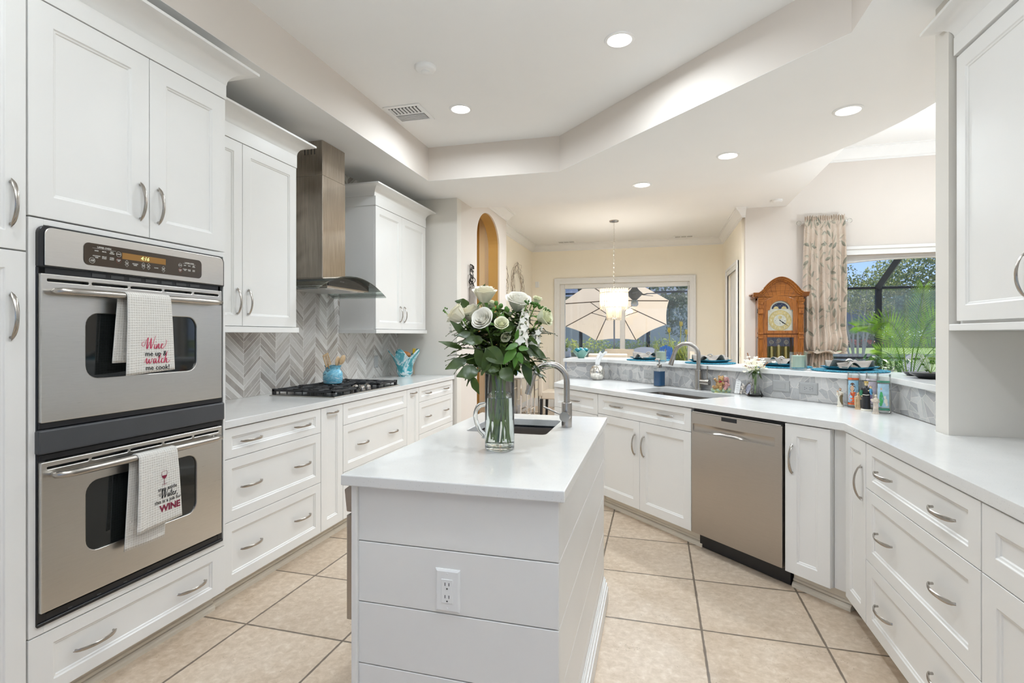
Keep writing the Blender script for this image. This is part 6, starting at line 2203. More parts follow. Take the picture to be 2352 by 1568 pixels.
for (nm, r, zt, zb, n) in (('upper_rods', .200, 2.005, 1.705, 66), ('lower_rods', .105, 1.80, 1.545, 36)):
    mb = MB(); rd = random.Random(n)
    for k in range(n):
        a = 2 * PI * k / n; d = .012 if k % 2 else 0
        rr_ = r - (d * .6)
        mb.rod((rr_ * math.cos(a), rr_ * math.sin(a), zb + d * 1.5), (rr_ * math.cos(a), rr_ * math.sin(a), zt - d), .0062, 6)
    mb.build(nm, ROD, t, smooth=60)
mb = MB()
for r, z in ((.203, 1.945), (.196, 1.73), (.107, 1.78), (.103, 1.57)): mb.tube([(r * math.cos(2 * PI * k / 40), r * math.sin(2 * PI * k / 40), z) for k in range(41)], .004, 6, cap=False)
for a in (0, PI / 2, PI, 3 * PI / 2): mb.rod((0, 0, 1.945), (.2 * math.cos(a), .2 * math.sin(a), 1.945), .004, 6); mb.rod((0, 0, 1.78), (.106 * math.cos(a), .106 * math.sin(a), 1.78), .003, 6)
mb.build('frame', M['chrome'], t, smooth=60)
BULB = emis('warm_bulb', (1.0, .82, .60), 12)
for k in range(6):
    a = 2 * PI * k / 6 + .3; MB().ball((.12 * math.cos(a), .12 * math.sin(a), 1.88), .020, 10, 1, 1, 1.5).build('bulb', BULB, t, smooth=60)
for k in range(3):
    a = 2 * PI * k / 3; MB().ball((.05 * math.cos(a), .05 * math.sin(a), 1.73), .016, 10, 1, 1, 1.5).build('bulb', BULB, t, smooth=60)

_pl = bpy.data.lights.new('lamp', 'POINT'); _pl.energy = 20; _pl.shadow_soft_size = .12; _pl.color = (1, .95, .86)
_po = bpy.data.objects.new('lamp', _pl); COL.objects.link(_po); _po.parent = t; _po.location = (0, 0, 1.84)


def chair(label, x, y, rz, rounded=False):
    t = thing('dining_chair', label, 'chair', (x, y, 0), rz, 'cream leather dining chairs in the nook')
    # local: seat in front (-y), backrest at +y
    mb = MB()
    def bk(u, v):
        w = .235 + .0 * v
        top = 1.10 - (.0 if not rounded else .10 * (2 * u - 1) ** 2)
        return ((2 * u - 1) * w, .20 + .07 * max(0, v - .35), .42 + (top - .42) * v)
    mb.grid(bk, 12, 12)
    mb.build('backrest', M['cream'], t, smooth=60, solid=.07, bevel=.012)
    MB().prism(rrect(-.235, .235, -.25, .20, .04), .38, .49).build('seat', M['cream'], t, bevel=.015, seg=3)
    for sx in (-1, 1):
        MB().tube([(sx * .205, -.21, 0), (sx * .205, -.21, .38)], [.018, .024], 8).build('leg', M['black'], t); MB().tube([(sx * .205, .20, 0), (sx * .205, .19, .38)], [.018, .024], 8).build('leg', M['black'], t)
    return t


chair('cream dining chair with its back to the bar, nearest the kitchen', -.575, 6.75, R(180))
chair('cream dining chair facing the kitchen in front of the sliding door', -.585, 8.50, 0)
chair('cream high-backed dining chair at the left side of the nook table', -1.46, 7.85, R(90))
chair('cream dining chair with rounded back at the right side of the nook table', .24, 7.85, R(-90), True)
t = thing('dining_table', 'round glass dining table under the crystal chandelier', 'table', (-.60, 7.72, 0))
MB().lathe([(0, .738), (.58, .738), (.585, .744), (.58, .750), (0, .750)], 48).build('glass_top', M['clear'], t, smooth=40)
MB().lathe([(0, 0), (.26, 0), (.26, .02), (.10, .05), (.055, .12), (.05, .60), (.12, .72), (.16, .737), (0, .737)], 32).build('pedestal', M['trim'], t, smooth=40)
# chrome lattice console along the nook's left wall
t = thing('console_table', 'chrome lattice console table with white top against the nook wall', 'console table', (-1.99, 7.75, 0))
MB().box(-.20, .20, -.75, .75, .735, .760).build('top', M['trim'], t, bevel=.003)
mb = MB()
def bar(a, b): mb.tube([a, b], .010, 4)
for x in (-.18, .18):
    for y in (-.72, -.36, -.12, .12, .42, .72): bar((x, y, 0 if abs(y) > .5 else .04), (x, y, .735))
    for (y0, y1, z) in ((-.72, .72, .04), (-.72, .72, .725), (-.72, -.36, .30), (-.36, -.12, .52), (-.12, .12, .22), (.12, .42, .48), (.42, .72, .28), (-.36, -.12, .16), (.12, .42, .62)): bar((x, y0, z), (x, y1, z))
for y in (-.72, .72):
    for z in (.04, .725): bar((-.18, y, z), (.18, y, z))
mb.build('lattice_frame', M['chrome'], t)
t = thing('blue_vase', 'small blue and white vase on the chrome console table', 'vase', (-1.99, 7.35, .761))
MB().lathe([(0, 0), (.05, 0), (.075, .05), (.07, .11), (.035, .16), (.03, .19), (.045, .21), (.04, .21), (.025, .19)], 28).build('body', swirl('blue_white', [(.35, (.75, .80, .85)), (.5, (.05, .22, .50)), (.6, (.70, .78, .84))], 20, 1.0), t, smooth=50)

# ------------------------------------------------------------------ wall art
WIRE = mat('dark_wire', (.05, .045, .04), .4, .8, var=.2)
t = thing('wall_sculpture', 'wire and driftwood figure hanging on the wall beside the arched doorway', 'wall art', (-1.976, 5.44, 0))
mb = MB()
def loop3(cy, cz, ry, rz_, n=20, a0=0, a1=360):
    mb.tube([(.02 + .012 * math.sin(k * .9), cy + ry * math.cos(R(a0 + (a1 - a0) * k / n)), cz + rz_ * math.sin(R(a0 + (a1 - a0) * k / n))) for k in range(n + 1)], .0045, 6, cap=False)
loop3(.012, 2.06, .032, .040); loop3(.02, 2.055, .018, .022); loop3(-.03, 1.94, .034, .055); loop3(.045, 1.915, .042, .055); loop3(-.02, 1.95, .018, .040)
mb.tube([(.02, -.045, 2.10), (.02, -.052, 2.03), (.03, -.06, 1.96), (.02, -.06, 1.90), (.02, -.05, 1.84)], .0045, 6); mb.tube([(.02, -.045, 2.10), (.02, .02, 2.10), (.03, .05, 2.06)], .0045, 6); mb.tube([(.02, .03, 2.02), (.03, .02, 1.97), (.02, .03, 1.90), (.02, .05, 1.84)], .0045, 6)
for k in range(6): mb.tube([(.02, .04 + k * .006, 1.80 - k * .008), (.03, .08 + .01 * math.sin(k * 2), 1.775 - .006 * k)], .006, 5)
mb.build('wire_loops', WIRE, t, smooth=60)
mb = MB(); mb.tube([(.03, -.02, 1.86), (.035, .0, 1.78), (.03, -.015, 1.68), (.035, -.005, 1.58), (.03, .02, 1.46), (.03, .05, 1.32), (.03, .07, 1.25)], [.030, .052, .046, .038, .036, .024, .010], 12, flat=.5); mb.tube([(.03, .03, 1.62), (.035, .05, 1.58), (.03, .03, 1.54)], [.012, .02, .012], 8)
mb.build('driftwood', mat('driftwood', (.42, .38, .34), .7, var=.35, vscale=18, stretch=(1, 1, .25), bmp=.4, bscale=40), t, smooth=60)
for (yc_, lab) in ((7.45, 'oval twig wreath on the nook wall, nearer the corner'), (8.42, 'oval twig wreath on the nook wall, farther from the corner')):
    t = thing('twig_wreath', lab, 'wall art', (-2.245, yc_, 2.12), 0, 'oval twig wreaths on the nook wall')
    mb = MB(); rd = random.Random(int(yc_ * 10))
    for s_ in range(17):
        ry, rz_ = rd.uniform(.22, .38), rd.uniform(.24, .43); a0 = rd.uniform(0, 360); L = rd.uniform(120, 330); w = rd.uniform(-.04, .04)
        mb.tube([(.02 + .02 * math.sin(k * .7 + s_), w + ry * math.cos(R(a0 + L * k / 26)) + .014 * math.sin(k * 1.3 + s_), rz_ * math.sin(R(a0 + L * k / 26)) + .014 * math.cos(k * 1.7)) for k in range(27)], .0022, 5)
    mb.build('twigs', mat('grey_twig', (.33, .26, .20), .6, .3, var=.3, vscale=20), t, smooth=60)

# ------------------------------------------------------------------ longcase clock
OAK = wood('golden_oak', (.30, .105, .018), (.11, .030, .005), 3.0, (26, 26, 1.6), .22)
OAKH = wood('golden_oak_cross', (.31, .11, .02), (.13, .038, .007), 3.0, (1.6, 26, 26), .22)
CX, CYB = 1.485, 7.495
t = thing('grandfather_clock', 'golden oak grandfather clock with brass dial against the family room wall', 'clock', (CX, CYB, 0))
D = .33            # depth of the case; local front at y = -D
fy = -D
mb = MB()
mb.box(-.235, -.215, fy + .03, 0, .42, 1.80); mb.box(.215, .235, fy + .03, 0, .42, 1.80); mb.box(-.215, .215, -.015, 0, .42, 1.80)
mb.box(-.235, .235, fy + .03, 0, 1.775, 1.80); mb.box(-.29, .29, fy - .02, 0, 0, .10); mb.box(-.265, .265, fy, 0, .10, .42)
mb.box(-.235, .235, fy + .03, 0, .42, .44); mb.box(-.215, .215, fy + .03, -.015, 1.335, 1.35)
mb.build('case', OAK, t, bevel=.004)
# side lights
mb = MB()
for s_ in (-1, 1):
    for z0, z1 in ((1.42, 1.70), (.70, 1.30)): mb.box(s_ * .2355, s_ * .2375, fy + .09, -.05, z0, z1)
mb.build('side_grille', M['smoke'], t)
# front frames: hood door with arch, and the long glazed door
def archtop(x, h, zs): return [(x * math.cos(R(180 * i / 16)), zs + h * math.sin(R(180 * i / 16))) for i in range(17)]
bm = bmesh.new()
def lp(pts, yy):
    vs = [bm.verts.new((a, yy, b)) for a, b in pts]
    return [bm.edges.new((vs[i], vs[(i + 1) % len(vs)])) for i in range(len(vs))]
es = lp([(-.200, 1.345), (.200, 1.345), (.200, 1.70)] + [(.200 * math.cos(R(a)), 1.70 + .115 * math.sin(R(a))) for a in range(10, 171, 10)] + [(-.200, 1.70)], fy + .012)
es += lp([(-.142, 1.385), (.142, 1.385), (.142, 1.640), (.118, 1.640)] + [(.118 * math.cos(R(a)), 1.640 + .115 * math.sin(R(a))) for a in range(10, 171, 10)] + [(-.118, 1.640), (-.142, 1.640)], fy + .012)
bmesh.ops.triangle_fill(bm, use_beauty=True, edges=es)
r = bmesh.ops.extrude_face_region(bm, geom=list(bm.faces))
for g in r['geom']:
    if isinstance(g, bmesh.types.BMVert): g.co.y = fy + .032
bmesh.ops.recalc_face_normals(bm, faces=bm.faces); me = bpy.data.meshes.new('hood_door'); bm.to_mesh(me); bm.free(); me.materials.append(OAK)
hd = put('hood_door', me, t, .004)
mb = MB()
mb.box(-.200, -.150, fy + .012, fy + .032, .46, 1.335); mb.box(.150, .200, fy + .012, fy + .032, .46, 1.335); mb.box(-.150, .150, fy + .012, fy + .032, 1.300, 1.335); mb.box(-.150, .150, fy + .012, fy + .032, .46, .52)
ld = mb.build('long_door', OAK, t, bevel=.004)
MB().box(-.150, .150, fy + .020, fy + .024, .52, 1.300).build('door_glass', M['clear'], ld)
for s_ in (-1, 1):
    mb = MB()
    cx = s_ * .228
    mb.box(cx - .030, cx + .030, fy - .012, fy + .05, 1.34, 1.365); mb.box(cx - .030, cx + .030, fy - .012, fy + .05, 1.285, 1.31)
    mb.box(cx - .030, cx + .030, fy - .010, fy + .05, 1.60, 1.66); mb.box(cx - .034, cx + .034, fy - .016, fy + .05, 1.594, 1.60); mb.box(cx - .034, cx + .034, fy - .016, fy + .05, 1.66, 1.667)
    for k in range(-2, 3): mb.tube([(cx + k * .0115, fy + .002, .46), (cx + k * .0115, fy + .002, 1.60)], .0066, 8)
    mb.box(cx - .030, cx + .030, fy + .004, fy + .05, .42, 1.80)
    mb.box(cx - .033, cx + .033, fy - .014, fy + .05, 1.667, 1.70)
    mb.build('column', OAK, t, bevel=.002, seg=1)
    mb = MB(); rd = random.Random(2)
    for k in range(5):
        leaf(mb, (cx, fy - .010, 1.705), (( k - 2) * .25, -.18, 1), (0, -1, 0), .085, .028, -.12, .3, 6)
    mb.box(cx - .026, cx + .026, fy - .008, fy + .02, 1.70, 1.798)
    mb.build('carved_capital', OAKH, t, bevel=.001, seg=1)
# hood front between columns and under the pediment
def ped(x):        # swan-curve outline height above the cornice
    a = min(1, abs(x) / .235)
    return 1.858 + .192 * (.5 + .5 * math.cos(PI * a)) ** .43
xs = [-.235 + .47 * i / 40 for i in range(41)]
mb = MB()
for i in range(40):
    a, b = xs[i], xs[i + 1]
    fl = lambda x: (1.70 + .115 * math.sqrt(max(0, 1 - (x / .2001) ** 2))) if abs(x) < .200 else 1.70
    mb.extr([(a, fl(a)), (b, fl(b)), (b, ped(b) - .02), (a, ped(a) - .02)], (0, fy + .015, 0), (1, 0, 0), (0, 0, 1), (0, .02, 0))
mb.build('pediment_panel', OAKH, t)
mb = MB()     # veneer rays on the pediment
for k in range(-4, 5):
    a = R(90 + k * 17); p = (.15 * math.cos(a), 1.73 + .10 * math.sin(a)); q = (.235 * math.cos(a) * .9, 1.76 + .22 * math.sin(a))
    if abs(q[0]) < .2 and q[1] < ped(q[0]) - .03: mb.tube([(p[0], fy + .0148, p[1]), (q[0], fy + .0148, q[1])], .0012, 4)
mb.build('inlay_groove', mat('dark_inlay', (.10, .03, .006), .4, var=.1), t)
# moulding that follows the pediment and breaks out into the cornice
prof = [(.0, -.052), (-.016, -.050), (-.020, -.036), (-.034, -.030), (-.040, -.014), (-.058, -.008), (-.062, 0), (0, 0)]
path = [(-.315, 1.858)] + [(-.255, 1.858)] + [(x, ped(x)) for x in xs[1:-1]] + [(.255, 1.858)] + [(.315, 1.858)]
mb = MB(); vs = []; fs = []
for i, (x, z) in enumerate(path):
    a = path[max(i - 1, 0)]; b = path[min(i + 1, len(path) - 1)]
    d = Vector((b[0] - a[0], b[1] - a[1])).normalized(); n2 = Vector((-d.y, d.x))
    vs += [(x + n2.x * q, fy + .015 + y, z + n2.y * q) for y, q in prof]
L = len(prof)
fs = [(i * L + j, i * L + (j + 1) % L, (i + 1) * L + (j + 1) % L, (i + 1) * L + j) for i in range(len(path) - 1) for j in range(L)] + [tuple(range(L)), tuple(range((len(path) - 1) * L, len(path) * L))[::-1]]
mb.add(vs, fs)
for s_ in (-1, 1):
    for (o, z0, z1) in ((.018, 1.806, 1.822), (.036, 1.822, 1.842), (.062, 1.842, 1.858)): mb.box(s_ * .235, s_ * (.252 + o), fy + .0 - o * .6, 0, z0, z1)
mb.build('cornice', OAK, t, fix=True, bevel=.001, seg=1)
MB().box(-.30, .30, fy + .015, 0, 1.80, 1.806).build('hood_top', OAK, t)
# dial
DIAL = mat('brass_dial', (.74, .60, .28), .32, .85, var=.12, vscale=40)
SILV = mat('silvered_plate', (.72, .70, .58), .35, .8, var=.1, vscale=60)
mb = MB(); mb.box(-.145, .145, fy + .040, fy + .044, 1.380, 1.642); mb.extr([(.125 * math.cos(R(a)), 1.642 + .118 * math.sin(R(a))) for a in range(0, 181, 10)], (0, fy + .040, 0), (1, 0, 0), (0, 0, 1), (0, .004, 0))
dl = mb.build('dial_plate', SILV, t)
def disc(name, m, x, z, r, y, parent, n=40, r0=0):
    q = MB(); q.extr([(x + r * math.cos(2 * PI * i / n), z + r * math.sin(2 * PI * i / n)) for i in range(n)], (0, y, 0), (1, 0, 0), (0, 0, 1), (0, .0015, 0)); return q.build(name, m, parent)
zc = 1.512
disc('chapter_ring', DIAL, 0, zc, .130, fy + .0384, dl); disc('dial_centre', SILV, 0, zc, .072, fy + .0368, dl); disc('seconds_dial', DIAL, 0, zc + .038, .022, fy + .0355, dl)
mb = MB(); mb.extr([(.095 * math.cos(R(a)), 1.655 + .078 * math.sin(R(a))) for a in range(0, 181, 10)], (0, fy + .0385, 0), (1, 0, 0), (0, 0, 1), (0, .0012, 0)); mb.build('moon_sky', mat('midnight', (.02, .03, .07), .4, var=.2), dl)
mb = MB()
for s_ in (-1, 1): mb.extr([(s_ * .045 + .030 * math.cos(R(a)), 1.655 + .032 * math.sin(R(a))) for a in range(0, 181, 15)], (0, fy + .037, 0), (1, 0, 0), (0, 0, 1), (0, .0012, 0))
for k in range(7): mb.extr([(-.06 + .02 * k + .003 * math.cos(2 * PI * i / 6), 1.70 + .014 * math.sin(k * 2) + .003 * math.sin(2 * PI * i / 6)) for i in range(6)], (0, fy + .0372, 0), (1, 0, 0), (0, 0, 1), (0, .001, 0))
mb.build('moon_hemispheres', DIAL, dl)
NUM = mat('pale_numeral', (.80, .74, .52), .3, .6, var=.05)
letters([(str(h if h else 12), .101 * math.sin(2 * PI * h / 12), zc + .101 * math.cos(2 * PI * h / 12), .036, 0, .0004) for h in range(12)], 'numerals', NUM, dl, fy + .0375)
mb = MB()
for h in range(60):
    a = 2 * PI * h / 60; mb.rod((.122 * math.sin(a), fy + .0375, zc + .122 * math.cos(a)), (.127 * math.sin(a), fy + .0375, zc + .127 * math.cos(a)), .0009, 4)
for x, z in ((-.055, zc - .004), (.055, zc - .004), (0, zc - .042)): mb.ball((x, fy + .036, z), .004, 8, 1, .4, 1)
mb.build('minute_track', M['ink'], dl)
for nm, ang, L, w in (('hour_hand', 130, .075, .0055), ('minute_hand', 127, .118, .0035)):
    a = R(ang); dx, dz = math.sin(a), math.cos(a)
    q = MB(); y = fy + (.034 if nm == 'hour_hand' else .032)
    q.tube([(-dx * .012, y, zc - dz * .012), (dx * L * .35, y, zc + dz * L * .35), (dx * L * .6, y, zc + dz * L * .6), (dx * L * .72, y, zc + dz * L * .72), (dx * L, y, zc + dz * L)], [w * .6, w * .7, w * 1.5, w * .6, w * .25], 6, flat=.3); q.ball((0, y, zc), .006, 10, 1, .4, 1)
    q.build(nm, M['ink'], dl, smooth=60)
mb = MB(); mb.box(-.145, .145, fy + .016, fy + .0175, 1.385, 1.640)
for i, (x, zt) in enumerate(((-.085, 1.185), (0, 1.205), (.085, 1.185))):
    wt = MB().lathe([(0, .83), (.026, .83), (.027, .835), (.027, zt - .008), (.026, zt), (0, zt)], 24, (x, fy + .12, 0)).build('brass_weight', M['brass'], t, smooth=40)
    q = MB(); n = 20
    q.tube([(x + .022 * math.cos(2 * PI * k / n), fy + .11, zt + .055 + .022 * math.sin(2 * PI * k / n)) for k in range(n + 1)], .004, 6, cap=False)
    q.rod((x - .022, fy + .11, zt + .055), (x + .022, fy + .11, zt + .055), .002, 5); q.rod((x, fy + .11, zt), (x, fy + .11, zt + .077), .002, 5); q.rod((x, fy + .11, zt + .077), (x, fy + .11, 1.335), .0015, 5)
    q.build('pulley', M['brass'], wt, smooth=60)
mb = MB(); mb.rod((0, fy + .20, .70), (0, fy + .20, 1.33), .006, 8); mb.lathe([(0, -.004), (.075, -.003), (.078, 0), (.075, .003), (0, .004)], 32, (0, 0, 0)); mb.ball((0, fy + .19, 1.27), .020, 12); mb.ball((0, fy + .19, 1.235), .014, 10, 2.6, 1, .6)
mb.build('pendulum', M['brass'], t, smooth=50)

# ------------------------------------------------------------------ curtain with rod
def curtainmat():
    m = bpy.data.materials.new('leaf_print_fabric')
    nt, p = _nodes(m)
    v = coords(nt, 'UV')
    base = ramp(nt, noise(nt, v, 5, 4), [(.3, (.60, .49, .40)), (.7, (.70, .60, .50))])
    col = base
    for sc, lo, off, c_ in ((6.2, .062, 0.0, (.17, .18, .14)), (7.4, .052, 3.3, (.32, .31, .25)), (4.6, .070, 7.7, (.42, .37, .30))):
        mp = nd(nt, 'ShaderNodeMapping'); mp.inputs['Location'].default_value = (off, off * 1.3, 0); lk(nt, v, mp.inputs[0])
        vo = nd(nt, 'ShaderNodeTexVoronoi'); vo.voronoi_dimensions = '2D'; vo.inputs['Scale'].default_value = sc; vo.inputs['Randomness'].default_value = .85; lk(nt, mp.outputs[0], vo.inputs['Vector'])
        sub = nd(nt, 'ShaderNodeVectorMath', operation='SUBTRACT'); lk(nt, mp.outputs[0], sub.inputs[0]); lk(nt, vo.outputs['Position'], sub.inputs[1])
        cs = nd(nt, 'ShaderNodeSeparateColor'); lk(nt, vo.outputs['Color'], cs.inputs[0])
        s = nd(nt, 'ShaderNodeSeparateXYZ'); lk(nt, sub.outputs[0], s.inputs[0])
        a = mth(nt, 'MULTIPLY', cs.outputs[0], 6.28)
        ca, sa = mth(nt, 'COSINE', a), mth(nt, 'SINE', a)
        x = mth(nt, 'ADD', mth(nt, 'MULTIPLY', s.outputs[0], ca), mth(nt, 'MULTIPLY', s.outputs[1], sa))
        y = mth(nt, 'SUBTRACT', mth(nt, 'MULTIPLY', s.outputs[1], ca), mth(nt, 'MULTIPLY', s.outputs[0], sa))
        L = lo
        q = mth(nt, 'DIVIDE', mth(nt, 'ABSOLUTE', x), L)
        wid = mth(nt, 'MULTIPLY', mth(nt, 'SUBTRACT', 1.0, mth(nt, 'POWER', q, 2.0)), L * .36)
        inside = mth(nt, 'MULTIPLY', mth(nt, 'LESS_THAN', mth(nt, 'ABSOLUTE', y), wid), mth(nt, 'LESS_THAN', q, 1.0))
        inside = mth(nt, 'MULTIPLY', inside, mth(nt, 'GREATER_THAN', cs.outputs[1], .30))
        stem = mth(nt, 'MULTIPLY', mth(nt, 'LESS_THAN', mth(nt, 'ABSOLUTE', mth(nt, 'ADD', y, mth(nt, 'MULTIPLY', mth(nt, 'MULTIPLY', x, x), 6.0))), .0026), mth(nt, 'LESS_THAN', q, 1.8))
        f = mth(nt, 'MAXIMUM', mth(nt, 'MULTIPLY', inside, .85), mth(nt, 'MULTIPLY', stem, .45))
        shade = mixc(nt, mth(nt, 'GREATER_THAN', y, 0.0), c_, tuple(min(1, k * 1.6) for k in c_))
        col = mixc(nt, f, col, shade)
    lk(nt, col, p.inputs['Base Color'])
    p.inputs['Roughness'].default_value = .8; p.inputs['Sheen Weight'].default_value = .2
    ts = nd(nt, 'ShaderNodeBsdfTranslucent'); lk(nt, col, ts.inputs[0])
    mx = nd(nt, 'ShaderNodeMixShader'); mx.inputs[0].default_value = .12
    lk(nt, p.outputs[0], mx.inputs[1]); lk(nt, ts.outputs[0], mx.inputs[2]); lk(nt, mx.outputs[0], nt.nodes['Material Output'].inputs[0])
    return m


t = thing('curtain', 'beige leaf-print curtain gathered in a pouf beside the family room window', 'curtain', (2.035, 7.40, 0))
mb = MB(); uv = []
NU, NVV = 150, 70
ZT, ZP = 2.83, 1.12
def cf(u, v):
    z = ZT + (ZP - ZT) * v
    hw = .225 + .020 * math.sin(PI * v) + .030 * math.exp(-((v - .93) / .07) ** 2)
    x = (2 * u - 1) * hw
    fold = 8 * 2 * PI * u
    amp = .010 + .022 * min(1, v * 2.2)
    y = amp * (math.sin(fold + .8 * math.sin(5 * u + 2 * v)) * .6 + math.sin(4.3 * 2 * PI * u + 1.7 + 2.2 * v) * .55 * min(1, v * 1.5))
    if v < .035: y += .012 * math.sin(fold * 2.3); z += .010 * math.sin(fold * 1.9 + 1)
    elif v < .085: y = .004 * math.sin(fold * 3) - .012
    pf = math.exp(-((v - .93) / .08) ** 2)
    y -= .06 * pf * (1 - (2 * u - 1) ** 2)
    z += pf * (.025 * math.sin(9 * u + 1) + .015 * math.sin(23 * u))
    uv.append((u * .95, v * 1.75))
    return (x, y, z)
mb.grid(cf, NU, NVV)
k0 = len(mb.v)
def cf2(u, v):     # the tail below the tie
    z = 1.14 + (.03 - 1.14) * v
    hw = .10 + .10 * v ** .5
    x = -.03 + (2 * u - 1) * hw
    y = .018 * math.sin(7 * 2 * PI * u + v) + .004
    uv.append((u * 1.1, 1.8 + v * 1.2))
    return (x, y, z)
mb.grid(cf2, 80, 20)
def cf3(u, v):     # underside that closes the pouf
    a = u * 2 * PI
    hw = (1 - v) * .24 + .10 * v
    uv.append((u * 1.2, 1.7 + v * .2))
    return (-.02 * v + hw * math.cos(a), -.045 * (1 - v) + (.05 * (1 - v) + .03 * v) * math.sin(a) + .010 * math.sin(9 * a), 1.115 - .02 * math.sin(PI * v) + .03 * v + .018 * math.sin(7 * a) * (1 - v))
mb.grid(cf3, 60, 5)
me = mb.mesh('panel', curtainmat(), 70)
ul = me.uv_layers.new(name='UVMap')
for l_ in me.loops: ul.data[l_.index].uv = uv[l_.vertex_index]
put('panel', me, t, solid=.003)
t = thing('curtain_rod', 'white curtain rod with crystal ball finials above the leaf-print curtain', 'curtain rod', (2.035, 7.428, 2.755))
MB().rod((-.25, 0, 0), (.26, 0, 0), .010, 12).build('rod', M['trim'], t, smooth=40)
for s_ in (-1, 1):
    x = s_ * .285
    MB().ball((x, 0, 0), .030, 16).build('finial', M['thickglass'], t)
    MB().box(s_ * .235 - .008, s_ * .235 + .008, 0, .10, -.012, .012).build('bracket', M['trim'], t)
# ------------------------------------------------------------------ outdoors
def gmat(name, stops, scale, rough=.9, det=5):
    m = bpy.data.materials.new(name)
    nt, p = _nodes(m)
    lk(nt, ramp(nt, noise(nt, coords(nt), scale, det, .65), stops), p.inputs['Base Color'])
    p.inputs['Roughness'].default_value = rough
    return m


GRASS = gmat('lawn_grass', [(.3, (.16, .23, .03)), (.55, (.24, .32, .05)), (.75, (.32, .37, .08))], .35)
CONC = gmat('patio_concrete', [(.3, (.46, .45, .43)), (.7, (.56, .55, .52))], 2)
struct(MB().box(-90, 130, -60, 170, -.40, -.12).build('lawn', GRASS))
struct(MB().box(-9, 12, YB + .15, 15.5, -.12, -.02).build('patio', CONC))
struct(MB().box(1.26, 12, YF + .15, YB + .15, -.12, -.021).build('patio_side', CONC))
struct(MB().box(-9, 14, -14, -3.2, -.12, -.02).build('rear_bounce_slab', CONC))  # unseen pale slab added to bounce daylight through the rear windows
struct(MB().box(7.0, 14, -3.2, YF + .15, -.12, -.02).build('right_bounce_slab', CONC))  # unseen pale slab added to bounce daylight in from the right
struct(MB().box(-5, 70, 33, 46, -.12, -.10).build('pond', mat('pond_water', (.30, .35, .38), .08, var=.25, vscale=.4)))
struct(MB().box(-6, 1.35, YB + .15, 12.45, 2.78, 2.95).build('lanai_roof', M['ceil']))
struct(MB().box(1.35, 9, YF + .15, 9.75, 3.0, 3.15).build('sun_block_eave', M['ceil']))  # unseen eave, made deep enough to keep sun out of the family room
BRONZE = mat('bronze_aluminium', (.018, .020, .022), .4, .3, var=.1)

MESH = bpy.data.materials.new('insect_screen'); MESH.use_nodes = True; _n = MESH.node_tree
_t = nd(_n, 'ShaderNodeBsdfTransparent'); _d = nd(_n, 'ShaderNodeBsdfTranslucent'); _d.inputs[0].default_value = (.42, .44, .46, 1)
_mx = nd(_n, 'ShaderNodeMixShader'); _mx.inputs[0].default_value = .07
lk(_n, _t.outputs[0], _mx.inputs[1]); lk(_n, _d.outputs[0], _mx.inputs[2]); lk(_n, _mx.outputs[0], _n.nodes['Material Output'].inputs[0])


def cage(name, label, y, xs, z1, rails, beams):
    t = thing(name, label, 'screen enclosure', (0, 0, 0))
    for x in xs: MB().box(x - .05, x + .05, y - .04, y + .04, -.02, z1).build('post', BRONZE, t)
    for z in rails: MB().box(xs[0], xs[-1], y - .025, y + .025, z - .025, z + .025).build('rail', BRONZE, t)
    for i in range(len(xs) - 1): MB().box(xs[i] + .05, xs[i + 1] - .05, y - .002, y + .002, -.02, z1).build('screen_mesh', MESH, t)
    for a, b in beams: MB().tube([a, b], .075, 4, up=(0, 0, 1)).build('roof_beam', BRONZE, t)
    return t


cage('pool_screen', 'dark bronze screen enclosure outside the family room window', 12.64, [1.9, 4.48, 7.1, 9.7], 2.36, [.847, 2.315], [((x, 12.64, 2.32), (x, 8.6, 4.3)) for x in (4.48, 7.1)])
cage('pool_screen', 'dark bronze screen posts behind the patio umbrella', 16.9, [-4.9, -2.35, -.25, 2.2], 2.75, [2.66], [((x, 16.9, 2.7), (x, 13.2, 4.2)) for x in (-2.35, 2.2)])


def foliage(mb, clumps, n, s, seed, flat=.0):
    rd = random.Random(seed)
    vol = [c[3] * c[4] * c[5] for c in clumps]; tot = sum(vol)
    for c, v in zip(clumps, vol):
        for _ in range(int(n * v / tot)):
            th = rd.uniform(0, 2 * PI); u = rd.uniform(-1, 1); q = math.sqrt(1 - u * u); r = rd.uniform(.35, 1.0) ** .5
            p = (c[0] + c[3] * r * q * math.cos(th), c[1] + c[4] * r * q * math.sin(th), c[2] + c[5] * r * u)
            a = Vector((rd.gauss(0, 1), rd.gauss(0, 1), rd.gauss(0, 1))).normalized(); b = a.orthogonal().normalized()
            b = (Matrix.Rotation(rd.uniform(0, 6.28), 3, a) @ b); k = s * rd.uniform(.6, 1.3)
            P = Vector(p)
            o = len(mb.v)
            mb.v += [tuple(P - a * k * .5), tuple(P + b * k * .26), tuple(P + a * k * .5), tuple(P - b * k * .26)]
            mb.f.append((o, o + 1, o + 2, o + 3)); mb.mi.append(0)
    return mb


LG = leafmat('oak_leaf', (.24, .27, .12), (.44, .46, .25), .6, .5)
LD = leafmat('dark_leaf', (.035, .06, .02), (.09, .13, .04), .55, .3)
LY = leafmat('hedge_leaf', (.30, .36, .05), (.58, .58, .14), .5, .55)
LM = leafmat('myrtle_leaf', (.10, .14, .05), (.26, .27, .09), .5, .45)
BARK = mat('pale_bark', (.36, .31, .27), .8, var=.3, vscale=6, stretch=(4, 4, .6))


def tree(label, loc, clumps, n, s, trunks, seed, m, name='tree'):
    t = thing(name, label, 'tree', loc, 0, 'trees outside the windows')
    foliage(MB(), clumps, n, s, seed).build('crown', m, t)
    mb = MB()
    for pts, r in trunks: mb.tube(pts, r, 8)
    if trunks: mb.build('trunk', BARK, t, smooth=60)
    return t


